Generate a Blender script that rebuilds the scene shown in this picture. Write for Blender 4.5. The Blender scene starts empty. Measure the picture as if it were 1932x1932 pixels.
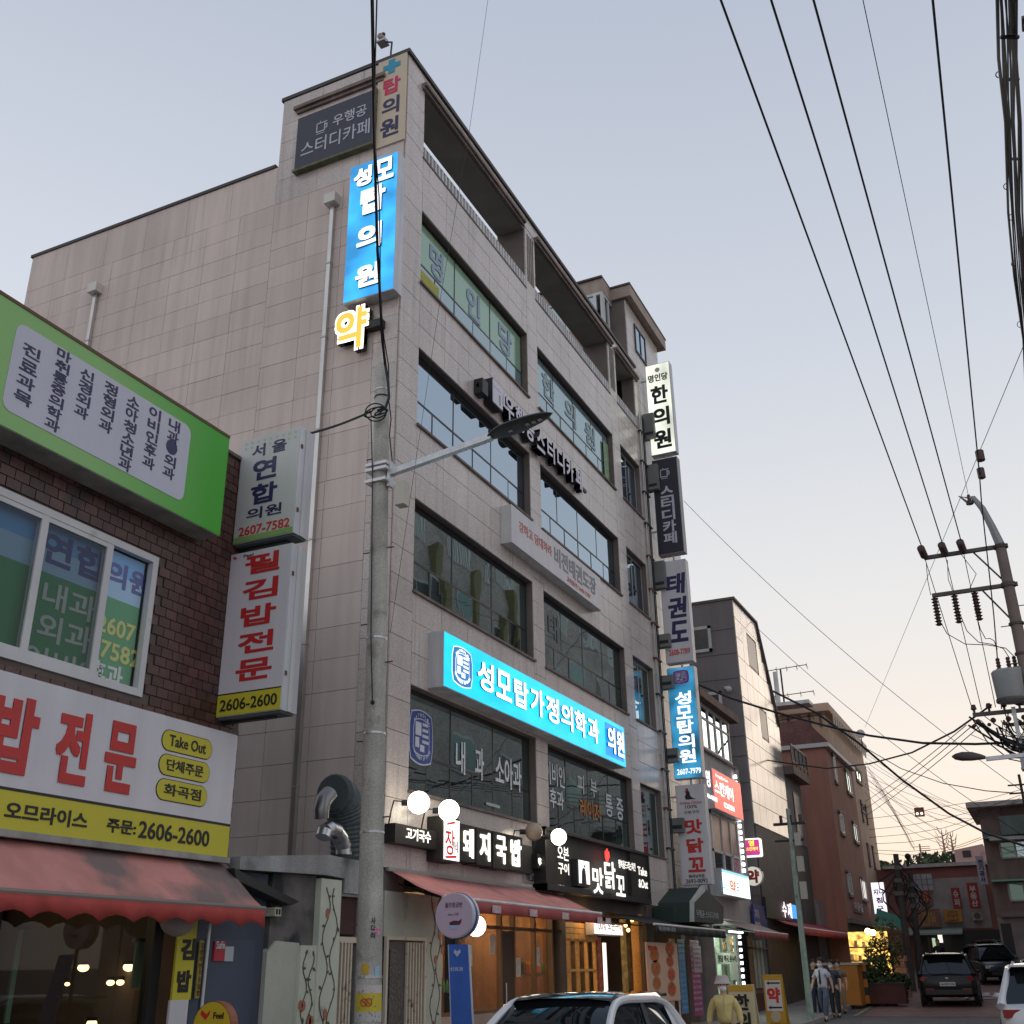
import bpy, bmesh, math, random
from mathutils import Vector, Matrix
random.seed(7)
rad = math.radians
SC = bpy.context.scene
COL = SC.collection
# ------------------------------------------------------------------ camera
CAM = Vector((-15.29, -9.5, 1.6))
_y, _p, _r = rad(24.927), rad(23.188), rad(-0.835)
_f = Vector((math.cos(_p)*math.cos(_y), math.cos(_p)*math.sin(_y), math.sin(_p)))
_rt = Vector((math.sin(_y), -math.cos(_y), 0)); _up = _rt.cross(_f)
RT = math.cos(_r)*_rt + math.sin(_r)*_up
UP = -math.sin(_r)*_rt + math.cos(_r)*_up
cd = bpy.data.cameras.new('camera'); cam = bpy.data.objects.new('camera', cd); COL.objects.link(cam)
M = Matrix((RT, UP, -_f)).transposed().to_4x4(); M.translation = CAM; cam.matrix_world = M
cd.sensor_width = 36; cd.lens = 37.7; cd.clip_start = 0.1; cd.clip_end = 4000
SC.camera = cam
# ------------------------------------------------------------------ sky: dusk, the sun has just gone down at the end of the street
W = bpy.data.worlds.new('World'); SC.world = W; W.use_nodes = True
nt = W.node_tree; N = nt.nodes; L = nt.links
bg = N['Background']
sky = N.new('ShaderNodeTexSky'); sky.sky_type = 'NISHITA'; sky.sun_disc = False
sky.sun_elevation = rad(2); sky.sun_rotation = rad(90-4); sky.dust_density = 2
tc = N.new('ShaderNodeTexCoord'); sep = N.new('ShaderNodeSeparateXYZ'); L.new(tc.outputs['Generated'], sep.inputs[0])
def ramp(stops):
    r = N.new('ShaderNodeValToRGB'); e = r.color_ramp.elements
    e[0].position, e[0].color = stops[0][0], (*stops[0][1], 1)
    e[1].position, e[1].color = stops[-1][0], (*stops[-1][1], 1)
    for p, c in stops[1:-1]:
        k = e.new(p); k.color = (*c, 1)
    L.new(sep.outputs['Z'], r.inputs[0]); return r
warm = ramp([(0, (.93, .68, .50)), (.06, (.92, .78, .65)), (.15, (.88, .82, .75)), (.30, (.78, .785, .79)), (.50, (.605, .645, .72)), (.72, (.45, .50, .605)), (1, (.33, .38, .50))])
cool = ramp([(0, (.70, .64, .64)), (.15, (.76, .75, .79)), (.35, (.75, .775, .835)), (.55, (.64, .68, .76)), (.75, (.48, .53, .635)), (1, (.33, .38, .50))])
mrx = N.new('ShaderNodeMapRange'); mrx.inputs['From Min'].default_value = .45; mrx.inputs['From Max'].default_value = 1.0
mrx.interpolation_type = 'SMOOTHSTEP'
L.new(sep.outputs['X'], mrx.inputs['Value'])
mx = N.new('ShaderNodeMixRGB'); L.new(mrx.outputs[0], mx.inputs[0]); L.new(cool.outputs[0], mx.inputs[1]); L.new(warm.outputs[0], mx.inputs[2])
sc_ = N.new('ShaderNodeMixRGB'); sc_.blend_type = 'MULTIPLY'; sc_.inputs[0].default_value = 1; sc_.inputs[2].default_value = (.1, .1, .1, 1)
L.new(sky.outputs[0], sc_.inputs[1])
m2 = N.new('ShaderNodeMixRGB'); m2.inputs[0].default_value = .06; L.new(mx.outputs[0], m2.inputs[1]); L.new(sc_.outputs[0], m2.inputs[2])
L.new(m2.outputs[0], bg.inputs[0]); bg.inputs[1].default_value = .82
sd = bpy.data.lights.new('sun', 'SUN'); sd.energy = .35; sd.angle = rad(25); sd.color = (1, .8, .62)
so = bpy.data.objects.new('sun', sd); COL.objects.link(so); so.rotation_euler = (0, rad(84), rad(-4)+math.pi*0)
so.rotation_euler = Vector((-math.cos(rad(10)), .05, -math.sin(rad(10)))).to_track_quat('-Z', 'Y').to_euler()
vs = SC.view_settings; vs.view_transform = 'Standard'; vs.look = 'None'; vs.exposure = .42; vs.gamma = 1
# ------------------------------------------------------------------ measured points -> world
def direction(u, v):            # picture point (of 1932) -> world direction
    return (RT*(u-966) - UP*(v-966) + _f*2023.0).normalized()
def on_front(u, v, y=0):        # meets a plane parallel to the street front
    r = direction(u, v); return CAM + r*((y-CAM.y)/r.y)
def on_side(u, v, x=0):
    r = direction(u, v); return CAM + r*((x-CAM.x)/r.x)
def at(u, v, dist):
    r = direction(u, v); return CAM + r*(dist/math.hypot(r.x, r.y))
def ground(x):
    return 0 if x < 15 else .28*((min(x, 78)-15)/16)**1.6
# ------------------------------------------------------------------ materials
MATS = {}
def mat(name, col, rough=.7, metal=0., var=0., vscale=1.5, spk=0., sscale=60., streak=0., bump=0., bscale=40., emit=0., rand=0., spec=None, drip=0, grime=None):
    if name in MATS: return MATS[name]
    m = bpy.data.materials.new(name); m.use_nodes = True; t = m.node_tree; n = t.nodes; l = t.links
    p = n['Principled BSDF']; p.inputs['Roughness'].default_value = rough; p.inputs['Metallic'].default_value = metal
    if spec is not None: p.inputs['Specular IOR Level'].default_value = spec
    if max(col) < .62 and not emit: col = tuple(min(x*1.17, .7) for x in col)
    c = n.new('ShaderNodeRGB'); c.outputs[0].default_value = (*col, 1); cur = c.outputs[0]
    g = n.new('ShaderNodeNewGeometry')
    def layer(scale, amt, stretch=None, detail=5, lo=.3, hi=.7):
        nonlocal cur
        v = g.outputs['Position']
        if stretch:
            mp = n.new('ShaderNodeMapping'); mp.inputs['Scale'].default_value = stretch; l.new(v, mp.inputs[0]); v = mp.outputs[0]
        x = n.new('ShaderNodeTexNoise'); x.inputs['Scale'].default_value = scale; x.inputs['Detail'].default_value = detail; l.new(v, x.inputs['Vector'])
        r = n.new('ShaderNodeMapRange'); r.inputs['From Min'].default_value = lo; r.inputs['From Max'].default_value = hi
        r.inputs['To Min'].default_value = 1-amt; r.inputs['To Max'].default_value = 1+amt*.6; l.new(x.outputs[0], r.inputs['Value'])
        h = n.new('ShaderNodeVectorMath'); h.operation = 'SCALE'; l.new(cur, h.inputs[0]); l.new(r.outputs[0], h.inputs['Scale']); cur = h.outputs[0]
    if var: layer(vscale, var)
    if spk: layer(sscale, spk, detail=2)
    if streak: layer(2.2, streak, (1.6, 1.6, .12))
    if drip: layer(2.0, drip, (3.2, 3.2, .16), 4, .24, .43)
    if rand:
        oi = n.new('ShaderNodeObjectInfo'); r = n.new('ShaderNodeMapRange'); r.inputs['To Min'].default_value = 1-rand; r.inputs['To Max'].default_value = 1+rand
        l.new(oi.outputs['Random'], r.inputs['Value']); h = n.new('ShaderNodeVectorMath'); h.operation = 'SCALE'; l.new(cur, h.inputs[0]); l.new(r.outputs[0], h.inputs['Scale']); cur = h.outputs[0]
    if grime:
        x = n.new('ShaderNodeTexNoise'); x.inputs['Scale'].default_value = grime[1]; x.inputs['Detail'].default_value = 8; l.new(g.outputs['Position'], x.inputs['Vector'])
        r = n.new('ShaderNodeMapRange'); r.inputs['From Min'].default_value = grime[2]; r.inputs['From Max'].default_value = grime[2]+.12; l.new(x.outputs[0], r.inputs['Value'])
        k = n.new('ShaderNodeMixRGB'); l.new(r.outputs[0], k.inputs[0]); l.new(cur, k.inputs[1]); k.inputs[2].default_value = (*grime[0], 1); cur = k.outputs[0]
    l.new(cur, p.inputs['Base Color'])
    if bump:
        x = n.new('ShaderNodeTexNoise'); x.inputs['Scale'].default_value = bscale; x.inputs['Detail'].default_value = 4; l.new(g.outputs['Position'], x.inputs['Vector'])
        b = n.new('ShaderNodeBump'); b.inputs['Strength'].default_value = bump; b.inputs['Distance'].default_value = .02; l.new(x.outputs[0], b.inputs['Height']); l.new(b.outputs[0], p.inputs['Normal'])
    if emit:
        l.new(cur, p.inputs['Emission Color']); p.inputs['Emission Strength'].default_value = emit
    MATS[name] = m; return m
def lit(name, col, strength, uneven=0., scale=(1, 1, 1), base=None, nscale=1.2):     # a back-lit sign face: tubes behind make it uneven
    if name in MATS: return MATS[name]
    m = bpy.data.materials.new(name); m.use_nodes = True; t = m.node_tree; n = t.nodes; l = t.links; p = n['Principled BSDF']
    p.inputs['Base Color'].default_value = (*(base or [c*.8 for c in col]), 1); p.inputs['Roughness'].default_value = .35
    p.inputs['Emission Color'].default_value = (*col, 1); p.inputs['Emission Strength'].default_value = strength
    if uneven:
        g = n.new('ShaderNodeNewGeometry'); mp = n.new('ShaderNodeMapping'); mp.inputs['Scale'].default_value = scale
        x = n.new('ShaderNodeTexNoise'); x.inputs['Scale'].default_value = nscale; x.inputs['Detail'].default_value = 1
        l.new(g.outputs['Position'], mp.inputs[0]); l.new(mp.outputs[0], x.inputs['Vector'])
        r = n.new('ShaderNodeMapRange'); r.inputs['From Min'].default_value = .3; r.inputs['From Max'].default_value = .7
        r.inputs['To Min'].default_value = strength*(1-uneven); r.inputs['To Max'].default_value = strength*(1+uneven)
        l.new(x.outputs[0], r.inputs['Value']); l.new(r.outputs[0], p.inputs['Emission Strength'])
    MATS[name] = m; return m
def schlick(n, l):               # reflectance of glass, the same from either side
    w = n.new('ShaderNodeLayerWeight'); w.inputs['Blend'].default_value = .5
    p = n.new('ShaderNodeMath'); p.operation = 'POWER'; p.inputs[1].default_value = 5; l.new(w.outputs['Facing'], p.inputs[0])
    q = n.new('ShaderNodeMath'); q.operation = 'MULTIPLY_ADD'; q.inputs[1].default_value = .96; q.inputs[2].default_value = .04; l.new(p.outputs[0], q.inputs[0]); return q
def glass(name, tint=(.75, .85, .95), refl=.5, dark=(.02, .03, .035), rough=.015, wobble=0.):   # coated window glass over a dim room
    if name in MATS: return MATS[name]
    m = bpy.data.materials.new(name); m.use_nodes = True; t = m.node_tree; n = t.nodes; l = t.links
    n.remove(n['Principled BSDF']); out = n['Material Output']
    a = n.new('ShaderNodeBsdfDiffuse'); a.inputs[0].default_value = (*dark, 1)
    b = n.new('ShaderNodeBsdfGlossy'); b.inputs['Color'].default_value = (*tint, 1); b.inputs['Roughness'].default_value = rough
    fr = schlick(n, l)
    ad = n.new('ShaderNodeMath'); ad.operation = 'MULTIPLY_ADD'; ad.inputs[1].default_value = 1-refl; ad.inputs[2].default_value = refl; l.new(fr.outputs[0], ad.inputs[0])
    x = n.new('ShaderNodeMixShader'); l.new(ad.outputs[0], x.inputs[0]); l.new(a.outputs[0], x.inputs[1]); l.new(b.outputs[0], x.inputs[2]); l.new(x.outputs[0], out.inputs[0])
    if wobble:
        g = n.new('ShaderNodeNewGeometry'); z = n.new('ShaderNodeTexNoise'); z.inputs['Scale'].default_value = 1.1; z.inputs['Detail'].default_value = 1; l.new(g.outputs['Position'], z.inputs['Vector'])
        bp = n.new('ShaderNodeBump'); bp.inputs['Strength'].default_value = wobble; bp.inputs['Distance'].default_value = .05; l.new(z.outputs[0], bp.inputs['Height']); l.new(bp.outputs[0], b.inputs['Normal'])
    MATS[name] = m; return m
def see_through(name, tint=(.9, .95, .93), refl=.08, rough=.02):      # clear pane one looks through
    if name in MATS: return MATS[name]
    m = bpy.data.materials.new(name); m.use_nodes = True; t = m.node_tree; n = t.nodes; l = t.links
    n.remove(n['Principled BSDF']); out = n['Material Output']
    a = n.new('ShaderNodeBsdfTransparent'); a.inputs[0].default_value = (*tint, 1)
    b = n.new('ShaderNodeBsdfGlossy'); b.inputs['Roughness'].default_value = rough
    fr = schlick(n, l)
    ad = n.new('ShaderNodeMath'); ad.operation = 'ADD'; ad.inputs[1].default_value = refl; l.new(fr.outputs[0], ad.inputs[0])
    x = n.new('ShaderNodeMixShader'); l.new(ad.outputs[0], x.inputs[0]); l.new(a.outputs[0], x.inputs[1]); l.new(b.outputs[0], x.inputs[2]); l.new(x.outputs[0], out.inputs[0])
    MATS[name] = m; return m
# ------------------------------------------------------------------ mesh builder
class MB:
    def __init__(s): s.v = []; s.f = []; s.mi = []; s.cur = 0
    def add(s, vs, fs):
        o = len(s.v); s.v += [tuple(p) for p in vs]; s.f += [tuple(i+o for i in f) for f in fs]; s.mi += [s.cur]*len(fs); return s
    def box(s, x0, x1, y0, y1, z0, z1):
        vs = [(x, y, z) for x in (x0, x1) for y in (y0, y1) for z in (z0, z1)]
        return s.add(vs, [(0, 1, 3, 2), (4, 6, 7, 5), (0, 4, 5, 1), (2, 3, 7, 6), (0, 2, 6, 4), (1, 5, 7, 3)])
    def obox(s, c, ax, ay, az):      # centre and three half-axis vectors
        c, ax, ay, az = map(Vector, (c, ax, ay, az))
        vs = [c+ax*i+ay*j+az*k for i in (-1, 1) for j in (-1, 1) for k in (-1, 1)]
        return s.add(vs, [(0, 1, 3, 2), (4, 6, 7, 5), (0, 4, 5, 1), (2, 3, 7, 6), (0, 2, 6, 4), (1, 5, 7, 3)])
    def beam(s, a, b, w, h, up=(0, 0, 1)):
        a, b = Vector(a), Vector(b); d = (b-a); ln = d.length; d.normalize(); u = Vector(up)
        sd_ = d.cross(u)
        if sd_.length < 1e-4: sd_ = d.cross(Vector((1, 0, 0)))
        sd_.normalize(); u = sd_.cross(d)
        return s.obox((a+b)/2, d*ln/2, sd_*w/2, u*h/2)
    def prism(s, poly, vec):         # planar polygon (3d points) pushed along vec
        n = len(poly); a = [Vector(p) for p in poly]; b = [p+Vector(vec) for p in a]
        fs = [tuple(range(n))[::-1], tuple(range(n, 2*n))] + [(i, (i+1) % n, n+(i+1) % n, n+i) for i in range(n)]
        return s.add(a+b, fs)
    def tube(s, pts, r, n=6, caps=True):
        pts = [Vector(p) for p in pts]; rs = r if isinstance(r, (list, tuple)) else [r]*len(pts)
        rings = []; prev = None
        for i, p in enumerate(pts):
            d = (pts[min(i+1, len(pts)-1)]-pts[max(i-1, 0)]).normalized()
            if prev is None:
                u = Vector((0, 0, 1)) if abs(d.z) < .9 else Vector((1, 0, 0)); e = d.cross(u).normalized()
            else: e = (prev - d*prev.dot(d)).normalized()
            prev = e; g = d.cross(e)
            rings.append([p + (e*math.cos(2*math.pi*k/n)+g*math.sin(2*math.pi*k/n))*rs[i] for k in range(n)])
        vs = [q for R_ in rings for q in R_]; fs = []
        for i in range(len(pts)-1):
            for k in range(n): fs.append((i*n+k, i*n+(k+1) % n, (i+1)*n+(k+1) % n, (i+1)*n+k))
        if caps: fs += [tuple(range(n))[::-1], tuple((len(pts)-1)*n+k for k in range(n))]
        return s.add(vs, fs)
    def sphere(s, c, r, nu=16, nv=10, sc=(1, 1, 1)):
        c = Vector(c); vs = [c+Vector((0, 0, r*sc[2]))]; fs = []
        for j in range(1, nv):
            a = math.pi*j/nv
            for k in range(nu):
                b = 2*math.pi*k/nu; vs.append(c+Vector((r*sc[0]*math.sin(a)*math.cos(b), r*sc[1]*math.sin(a)*math.sin(b), r*sc[2]*math.cos(a))))
        vs.append(c-Vector((0, 0, r*sc[2]))); e = len(vs)-1
        for k in range(nu):
            fs.append((0, 1+k, 1+(k+1) % nu)); fs.append((e, 1+(nv-2)*nu+(k+1) % nu, 1+(nv-2)*nu+k))
            for j in range(nv-2): fs.append((1+j*nu+k, 1+(j+1)*nu+k, 1+(j+1)*nu+(k+1) % nu, 1+j*nu+(k+1) % nu))
        return s.add(vs, fs)
    def quad(s, a, b, c, d): return s.add([a, b, c, d], [(0, 1, 2, 3)])
    def mesh(s, name, mats, smooth=False):
        me = bpy.data.meshes.new(name); me.from_pydata(s.v, [], s.f)
        for m in (mats if isinstance(mats, (list, tuple)) else [mats]): me.materials.append(m)
        if any(s.mi): me.polygons.foreach_set('material_index', s.mi)
        bm = bmesh.new(); bm.from_mesh(me); bmesh.ops.recalc_face_normals(bm, faces=bm.faces); bm.to_mesh(me); bm.free()
        if smooth:
            me.polygons.foreach_set('use_smooth', [True]*len(me.polygons))
            try: me.set_sharp_from_angle(angle=rad(40))
            except Exception: pass
        return me
def link(name, me, parent=None, loc=None):
    o = bpy.data.objects.new(name, me); COL.objects.link(o)
    w = Vector(loc) if loc is not None else Vector((0, 0, 0))
    if parent is not None:
        o.parent = parent; w = w - wloc(parent)
    o.location = w; return o
def wloc(o):
    v = o.location.copy()
    while o.parent: o = o.parent; v += o.location
    return v
def part(name, mb, m, parent, label=None, smooth=False, kind=None):   # mesh points are in world coordinates
    o = link(name, mb.mesh(name, m, smooth), parent)
    if label: o['label'] = label
    if kind: o['kind'] = kind
    return o
def thing(name, label, cat, loc=(0, 0, 0), group=None):
    o = bpy.data.objects.new(name, None); COL.objects.link(o); o.location = loc; o['label'] = label; o['category'] = cat; o.empty_display_size = .2
    if group: o['group'] = group
    return o
def solo(name, mb, m, label, cat, group=None, smooth=False):
    o = link(name, mb.mesh(name, m, smooth)); o['label'] = label; o['category'] = cat
    if group: o['group'] = group
    return o
def struct(name, mb, m, smooth=False):
    o = link(name, mb.mesh(name, m, smooth)); o['kind'] = 'structure'; return o
# ------------------------------------------------------------------ lettering
GL = {}
def glyphs(s, bold=.02, ext=.0, res=3, spacing=1.):
    k = (s, bold, ext, res, spacing)
    if k not in GL:
        c = bpy.data.curves.new('lettering', 'FONT'); c.body = s; c.offset = bold; c.extrude = ext; c.resolution_u = res; c.space_character = spacing
        c.align_x = 'LEFT'; o = bpy.data.objects.new('lettering', c); me = bpy.data.meshes.new_from_object(o)
        vs = [tuple(v.co) for v in me.vertices]; fs = [tuple(p.vertices) for p in me.polygons]
        bpy.data.objects.remove(o); bpy.data.curves.remove(c); bpy.data.meshes.remove(me); GL[k] = (vs, fs)
    return GL[k]
def write(mb, s, O, R, U, w, h, bold=.02, depth=.004, slant=0.):     # fit s in the box w x h whose lower left corner is O
    if bold > .014 and depth > 0:            # heavy strokes: the same outline struck four times, a hair apart
        e = (bold-.010)*min(w/max(len(s), 1), h)*1.0; R_, U_ = Vector(R).normalized(), Vector(U).normalized(); Nh = R_.cross(U_)
        for i, (a, b) in enumerate(((-1, -1), (1, 1), (-1, 1), (1, -1))):
            write(mb, s, Vector(O)+R_*(e+a*e)+U_*(e+b*e)-Nh*.0002*i, R, U, w-2*e, h-2*e, .010, depth+.0007*i, slant)
        return
    vs, fs = glyphs(s, bold, .5 if depth > 0 else 0)
    if not vs: return
    x0 = min(v[0] for v in vs); x1 = max(v[0] for v in vs); y0 = min(v[1] for v in vs); y1 = max(v[1] for v in vs)
    O, R, U = Vector(O), Vector(R).normalized(), Vector(U).normalized(); Nn = R.cross(U)
    kx = w/(x1-x0); ky = h/max(y1-y0, .05) if (y1-y0) > .25 else kx
    out = []
    for x, y, z in vs:
        a = (x-x0)*kx; b = (y-y0)*ky
        out.append(O + R*(a+slant*b) + U*b + Nn*((z+.5)*depth if depth > 0 else 0))
    mb.add(out, fs)
def column(mb, s, O, R, U, w, h, gap=.12, **k):      # characters one under another, O lower left of the column
    n = len(s); ch = h/(n+(n-1)*gap)
    for i, c in enumerate(s):
        if c != ' ': write(mb, c, Vector(O)+Vector(U)*((n-1-i)*ch*(1+gap)), R, U, w, ch, **k)
FX, FU = Vector((1, 0, 0)), Vector((0, 0, 1))        # frame of a face turned to the street
SX = Vector((0, -1, 0))                              # frame of a face turned down the street to the camera
def letters(parent, s, O, R, U, w, h, m, vertical=False, name='lettering', **k):
    mb = MB(); (column if vertical else write)(mb, s, O, R, U, w, h, **k)
    return part(name, mb, m, parent)
def fpoly(pts, O, R, U, off=0):
    O, R, U = Vector(O), Vector(R), Vector(U); Nn = R.cross(U); return [O+R*a+U*b+Nn*off for a, b in pts]
def rrect(w, h, r, n=5):
    P_ = []
    for cx, cy, a0 in ((w-r, h-r, 0), (r, h-r, 90), (r, r, 180), (w-r, r, 270)):
        for i in range(n+1):
            a = rad(a0+90*i/n); P_.append((cx+r*math.cos(a), cy+r*math.sin(a)))
    return P_
def plate(mb, pts, O, R, U, off=0, th=.004):
    Nn = Vector(R).cross(Vector(U)); return mb.prism(fpoly(pts, O, R, U, off), Nn*th)
def pane(parent, x0, x1, y, z0, z1, m, name='pane'):
    return part(name, MB().quad((x0, y, z0), (x1, y, z0), (x1, y, z1), (x0, y, z1)), m, parent)
def disc(cx, cy, r, n=24, ry=None): return [(cx+r*math.cos(2*math.pi*i/n), cy+(ry or r)*math.sin(2*math.pi*i/n)) for i in range(n)]
def rect(a, b, c, d): return [(a, c), (b, c), (b, d), (a, d)]
# measured regions of the picture (each enlarged view has its own origin and scale)
def view(ox, oy, s):
    return lambda x, y: ((ox+x/s)*.63889, (oy+y/s)*.63889)
c1 = view(0, 850, 1.932); c2 = view(0, 1900, 1.71886); c3 = view(700, 50, 2.415); c4 = view(1100, 700, 2.14667); c5 = view(1100, 1500, 1.932)
cb = view(1000, 2300, 2.6685); c7 = view(1600, 2300, 2.6685); c8 = view(2300, 2300, 2.6685); c9 = view(1650, 750, 4.83); cr = view(1950, 1700, 2.76)
cq = view(2000, 2450, 4.2933); cw = view(1700, 2700, 3.864); cl = view(0, 2550, 2.415); cs = view(1800, 1000, 1.932); cp = view(2624, 1400, 1.932); ct = view(2650, 2000, 3.219)
ck = view(900, 1000, 1.932)
# ------------------------------------------------------------------ shared materials
GRAN = mat('pale pink granite', (.525, .46, .425), .20, drip=.16, var=.12, vscale=.5, spk=.42, sscale=95, streak=.08, rand=.075, bump=.03, bscale=120)
GRAN2 = mat('lighter granite', (.53, .475, .43), .20, var=.08, spk=.35, sscale=95, rand=.05, streak=.1)
SIDEG = mat('brownish side cladding', (.57, .485, .435), .75, drip=.10, var=.12, vscale=.3, spk=.13, sscale=80, streak=.1, rand=.045)
JOINT = mat('dark joint mortar', (.15, .125, .115), .9, var=.2)
TRIM = mat('dark stone trim', (.17, .135, .12), .7, var=.2, spk=.3, streak=.3)
FRAME = mat('dark bronze frame', (.035, .03, .028), .4, metal=.3)
ALU = mat('aluminium frame', (.42, .41, .40), .4, metal=.6, var=.1)
WHT = mat('painted white metal', (.62, .62, .61), .5, var=.1, streak=.18)
WHTP = mat('white sign face', (.66, .645, .675), .4, var=.05, streak=.07)
SOFF = mat('dark soffit plaster', (.28, .28, .24), .9, var=.15, spk=.25)
PLAS = mat('plaster beige wall', (.34, .275, .23), .85, var=.15, spk=.1, streak=.15)
BLK = mat('black metal', (.018, .018, .02), .5)
CABLE = mat('black cable sheath', (.012, .012, .014), .6)
RUST = mat('rusty bolt', (.12, .05, .03), .8)
STEEL = mat('galvanised steel', (.50, .51, .52), .42, metal=.7, var=.15, vscale=8, spk=.2)
GLS = glass('reflecting window glass', (.66, .80, .93), .50, (.02, .027, .03), wobble=.05)
GLSD = glass('dim window glass', (.70, .88, .90), .46, (.016, .022, .024), wobble=.06)
FILM = glass('green film on glass', (.75, .9, .85), .13, (.30, .45, .32), rough=.12)
FILM2 = glass('pale film on glass', (.75, .9, .95), .28, (.20, .28, .29), rough=.05)
NAVY = mat('navy lettering', (.022, .02, .085), .45)
REDL = mat('red lettering', (.50, .028, .02), .45, var=.12)
PURP = mat('faded violet film', (.25, .33, .42), .5)
PALE = mat('pale film letters', (.72, .75, .77), .5)
WL = lit('lit white letter', (1, 1, 1), 1.9)
DIMW = mat('unlit white letter', (.62, .60, .68), .5)
SILVER = mat('pipe steel', (.62, .60, .57), .3, metal=.85, var=.15, streak=.2)
# ------------------------------------------------------------------ the six-storey clinic building
B = thing('clinic_building', 'tall six-storey granite clad clinic building with long window bands and rooftop terrace', 'building')
TOP = 20.45; XE = 19.0
SILLS = [4.45, 8.02, 11.44, 14.76]; HEADS = [6.27, 9.86, 13.18, 16.58]
BAYS = [(.74, 6.14), (6.77, 12.40), (13.08, 14.92)]
FD = .035                                  # cladding thickness
mb = MB()                                  # backing structure behind the cladding
mb.box(.0, .74, .0, .78, 0, TOP-.1)
for a, b in ((6.14, 6.77), (12.40, 13.08)): mb.box(a, b, 0, .78, 3.1, TOP-.1)
mb.box(14.92, XE, 0, .4, 3.1, TOP)
lo = 3.12
for s_, h_ in zip(SILLS, HEADS):
    for a, b in BAYS: mb.box(a, b, 0, .4, lo, s_)
    lo = h_
for a, b in BAYS: mb.box(a, b, 0, .3, 16.58, 17.98)
mb.box(.74, 14.92, 0, .78, 19.95, TOP-.1)
mb.box(0, .3, .78, 10.9, 0, 17.35); mb.box(0, .3, 3.32, 10.9, 17.35, 18.42)
mb.box(0, .3, .78, 3.3, 17.35, 18.0); mb.box(0, .3, .78, 3.3, 19.6, TOP-.1); mb.box(0, .3, 2.75, 3.3, 18.0, 19.6)
mb.box(.3, XE, 10.6, 10.9, 0, 18.4); mb.box(XE-.3, XE, .4, 10.6, 0, TOP)
mb.box(.3, XE-.3, .4, 10.6, 17.2, 17.5)
for z in (3.1, 6.7, 10.2, 13.6): mb.box(.3, XE-.3, .4, 10.6, z, z+.25)
mb.box(.3, XE-.3, 3.0, 3.2, 3.35, 17.2)
mb.box(15.42, XE, .28, 6, TOP, 23.42); mb.box(14.55, 15.42, .78, 5, 17.5, 22.0)
part('wall', mb, JOINT, B)
# cladding panels: every panel its own piece, the largest three hundred as objects
CELLS = []
def clad(kind, u0, u1, z0, z1, nu, nz, m, x=0, y=0):
    du = (u1-u0)/nu; dz = (z1-z0)/nz
    for i in range(nu):
        for j in range(nz): CELLS.append((kind, u0+i*du, u0+(i+1)*du, z0+j*dz, z0+(j+1)*dz, m, x, y))
NR = 31
clad('f', 0, .74, 3.15, TOP-.12, 1, NR, GRAN)
for a, b in ((6.14, 6.77), (12.40, 13.08)):
    clad('f', a, b, 3.15, 18.0, 1, 26, GRAN); clad('f', a, b, 18.0, 19.95, 1, 3, GRAN2)
for bi, (a, b) in enumerate(BAYS):
    n = (5, 5, 2)[bi]
    clad('f', a, b, 3.15, SILLS[0], n, 2, GRAN)
    for k in range(3): clad('f', a, b, HEADS[k], SILLS[k+1], n, 3, GRAN)
    clad('f', a, b, HEADS[3], 17.98, n, 3, GRAN)
clad('f', 0.74, 14.92, 19.97, TOP-.12, 13, 1, GRAN)
clad('f', 14.92, XE, 3.15, TOP, 4, 29, GRAN2)
clad('f', 15.42, XE, TOP, 23.4, 4, 5, GRAN2, y=.28)
clad('s', 3.3, 10.9, 10.2, 17.36, 8, 14, SIDEG); clad('s', 3.3, 10.9, 17.36, 18.42, 6, 1, SIDEG)
clad('s', .56, 3.3, 10.2, 16.6, 3, 13, SIDEG)
clad('s', .56, 10.9, 2.6, 10.2, 11, 13, SIDEG)
clad('s', .56, 3.3, 16.6, 17.35, 3, 1, SIDEG)
clad('s', 0, .56, 3.15, 17.35, 1, 26, GRAN)
clad('s', 0, 3.3, 17.35, 18.0, 3, 1, GRAN); clad('s', 0, 3.3, 19.62, TOP-.12, 3, 1, GRAN)
clad('s', 2.75, 3.3, 18.0, 19.62, 1, 3, GRAN); clad('s', 0, .72, 18.0, 19.62, 1, 3, GRAN)
def seen(c):
    k, u0, u1, z0, z1, m, x, y = c
    p = Vector(((u0+u1)/2, y, (z0+z1)/2)) if k == 'f' else Vector((x, (u0+u1)/2, (z0+z1)/2))
    d = p-CAM; n = abs(d.y) if k == 'f' else abs(d.x)
    return (u1-u0)*(z1-z0)*n/d.length**3 * (1 if (k == 'f' or p.z > 4) else .2)
CELLS.sort(key=seen, reverse=True)
PM = {}; rest = {}
for i, c in enumerate(CELLS):
    k, u0, u1, z0, z1, m, x, y = c; g = .0055 if k == 'f' else .004; w = (u1-u0)/2-g; h = (z1-z0)/2-g
    j = random.uniform(0, .004)
    if i < 300:
        key = (k, round(w, 3), round(h, 3), m.name)
        if key not in PM:
            b_ = MB(); b_.box(-w, w, -FD, .002, -h, h) if k == 'f' else b_.box(-FD, .002, -w, w, -h, h); PM[key] = b_.mesh('panel', m)
        link('panel', PM[key], B, (((u0+u1)/2, y-j, (z0+z1)/2) if k == 'f' else (x-j, (u0+u1)/2, (z0+z1)/2)))
    else:
        r_ = rest.setdefault(m.name, (MB(), m))[0]; cu, cz = (u0+u1)/2, (z0+z1)/2
        r_.box(cu-w, cu+w, y-FD-j, y, cz-h, cz+h) if k == 'f' else r_.box(x-FD-j, x, cu-w, cu+w, cz-h, cz+h)
for nm, (r_, m) in rest.items(): part('small_panels', r_, m, B, kind='stuff')
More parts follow.
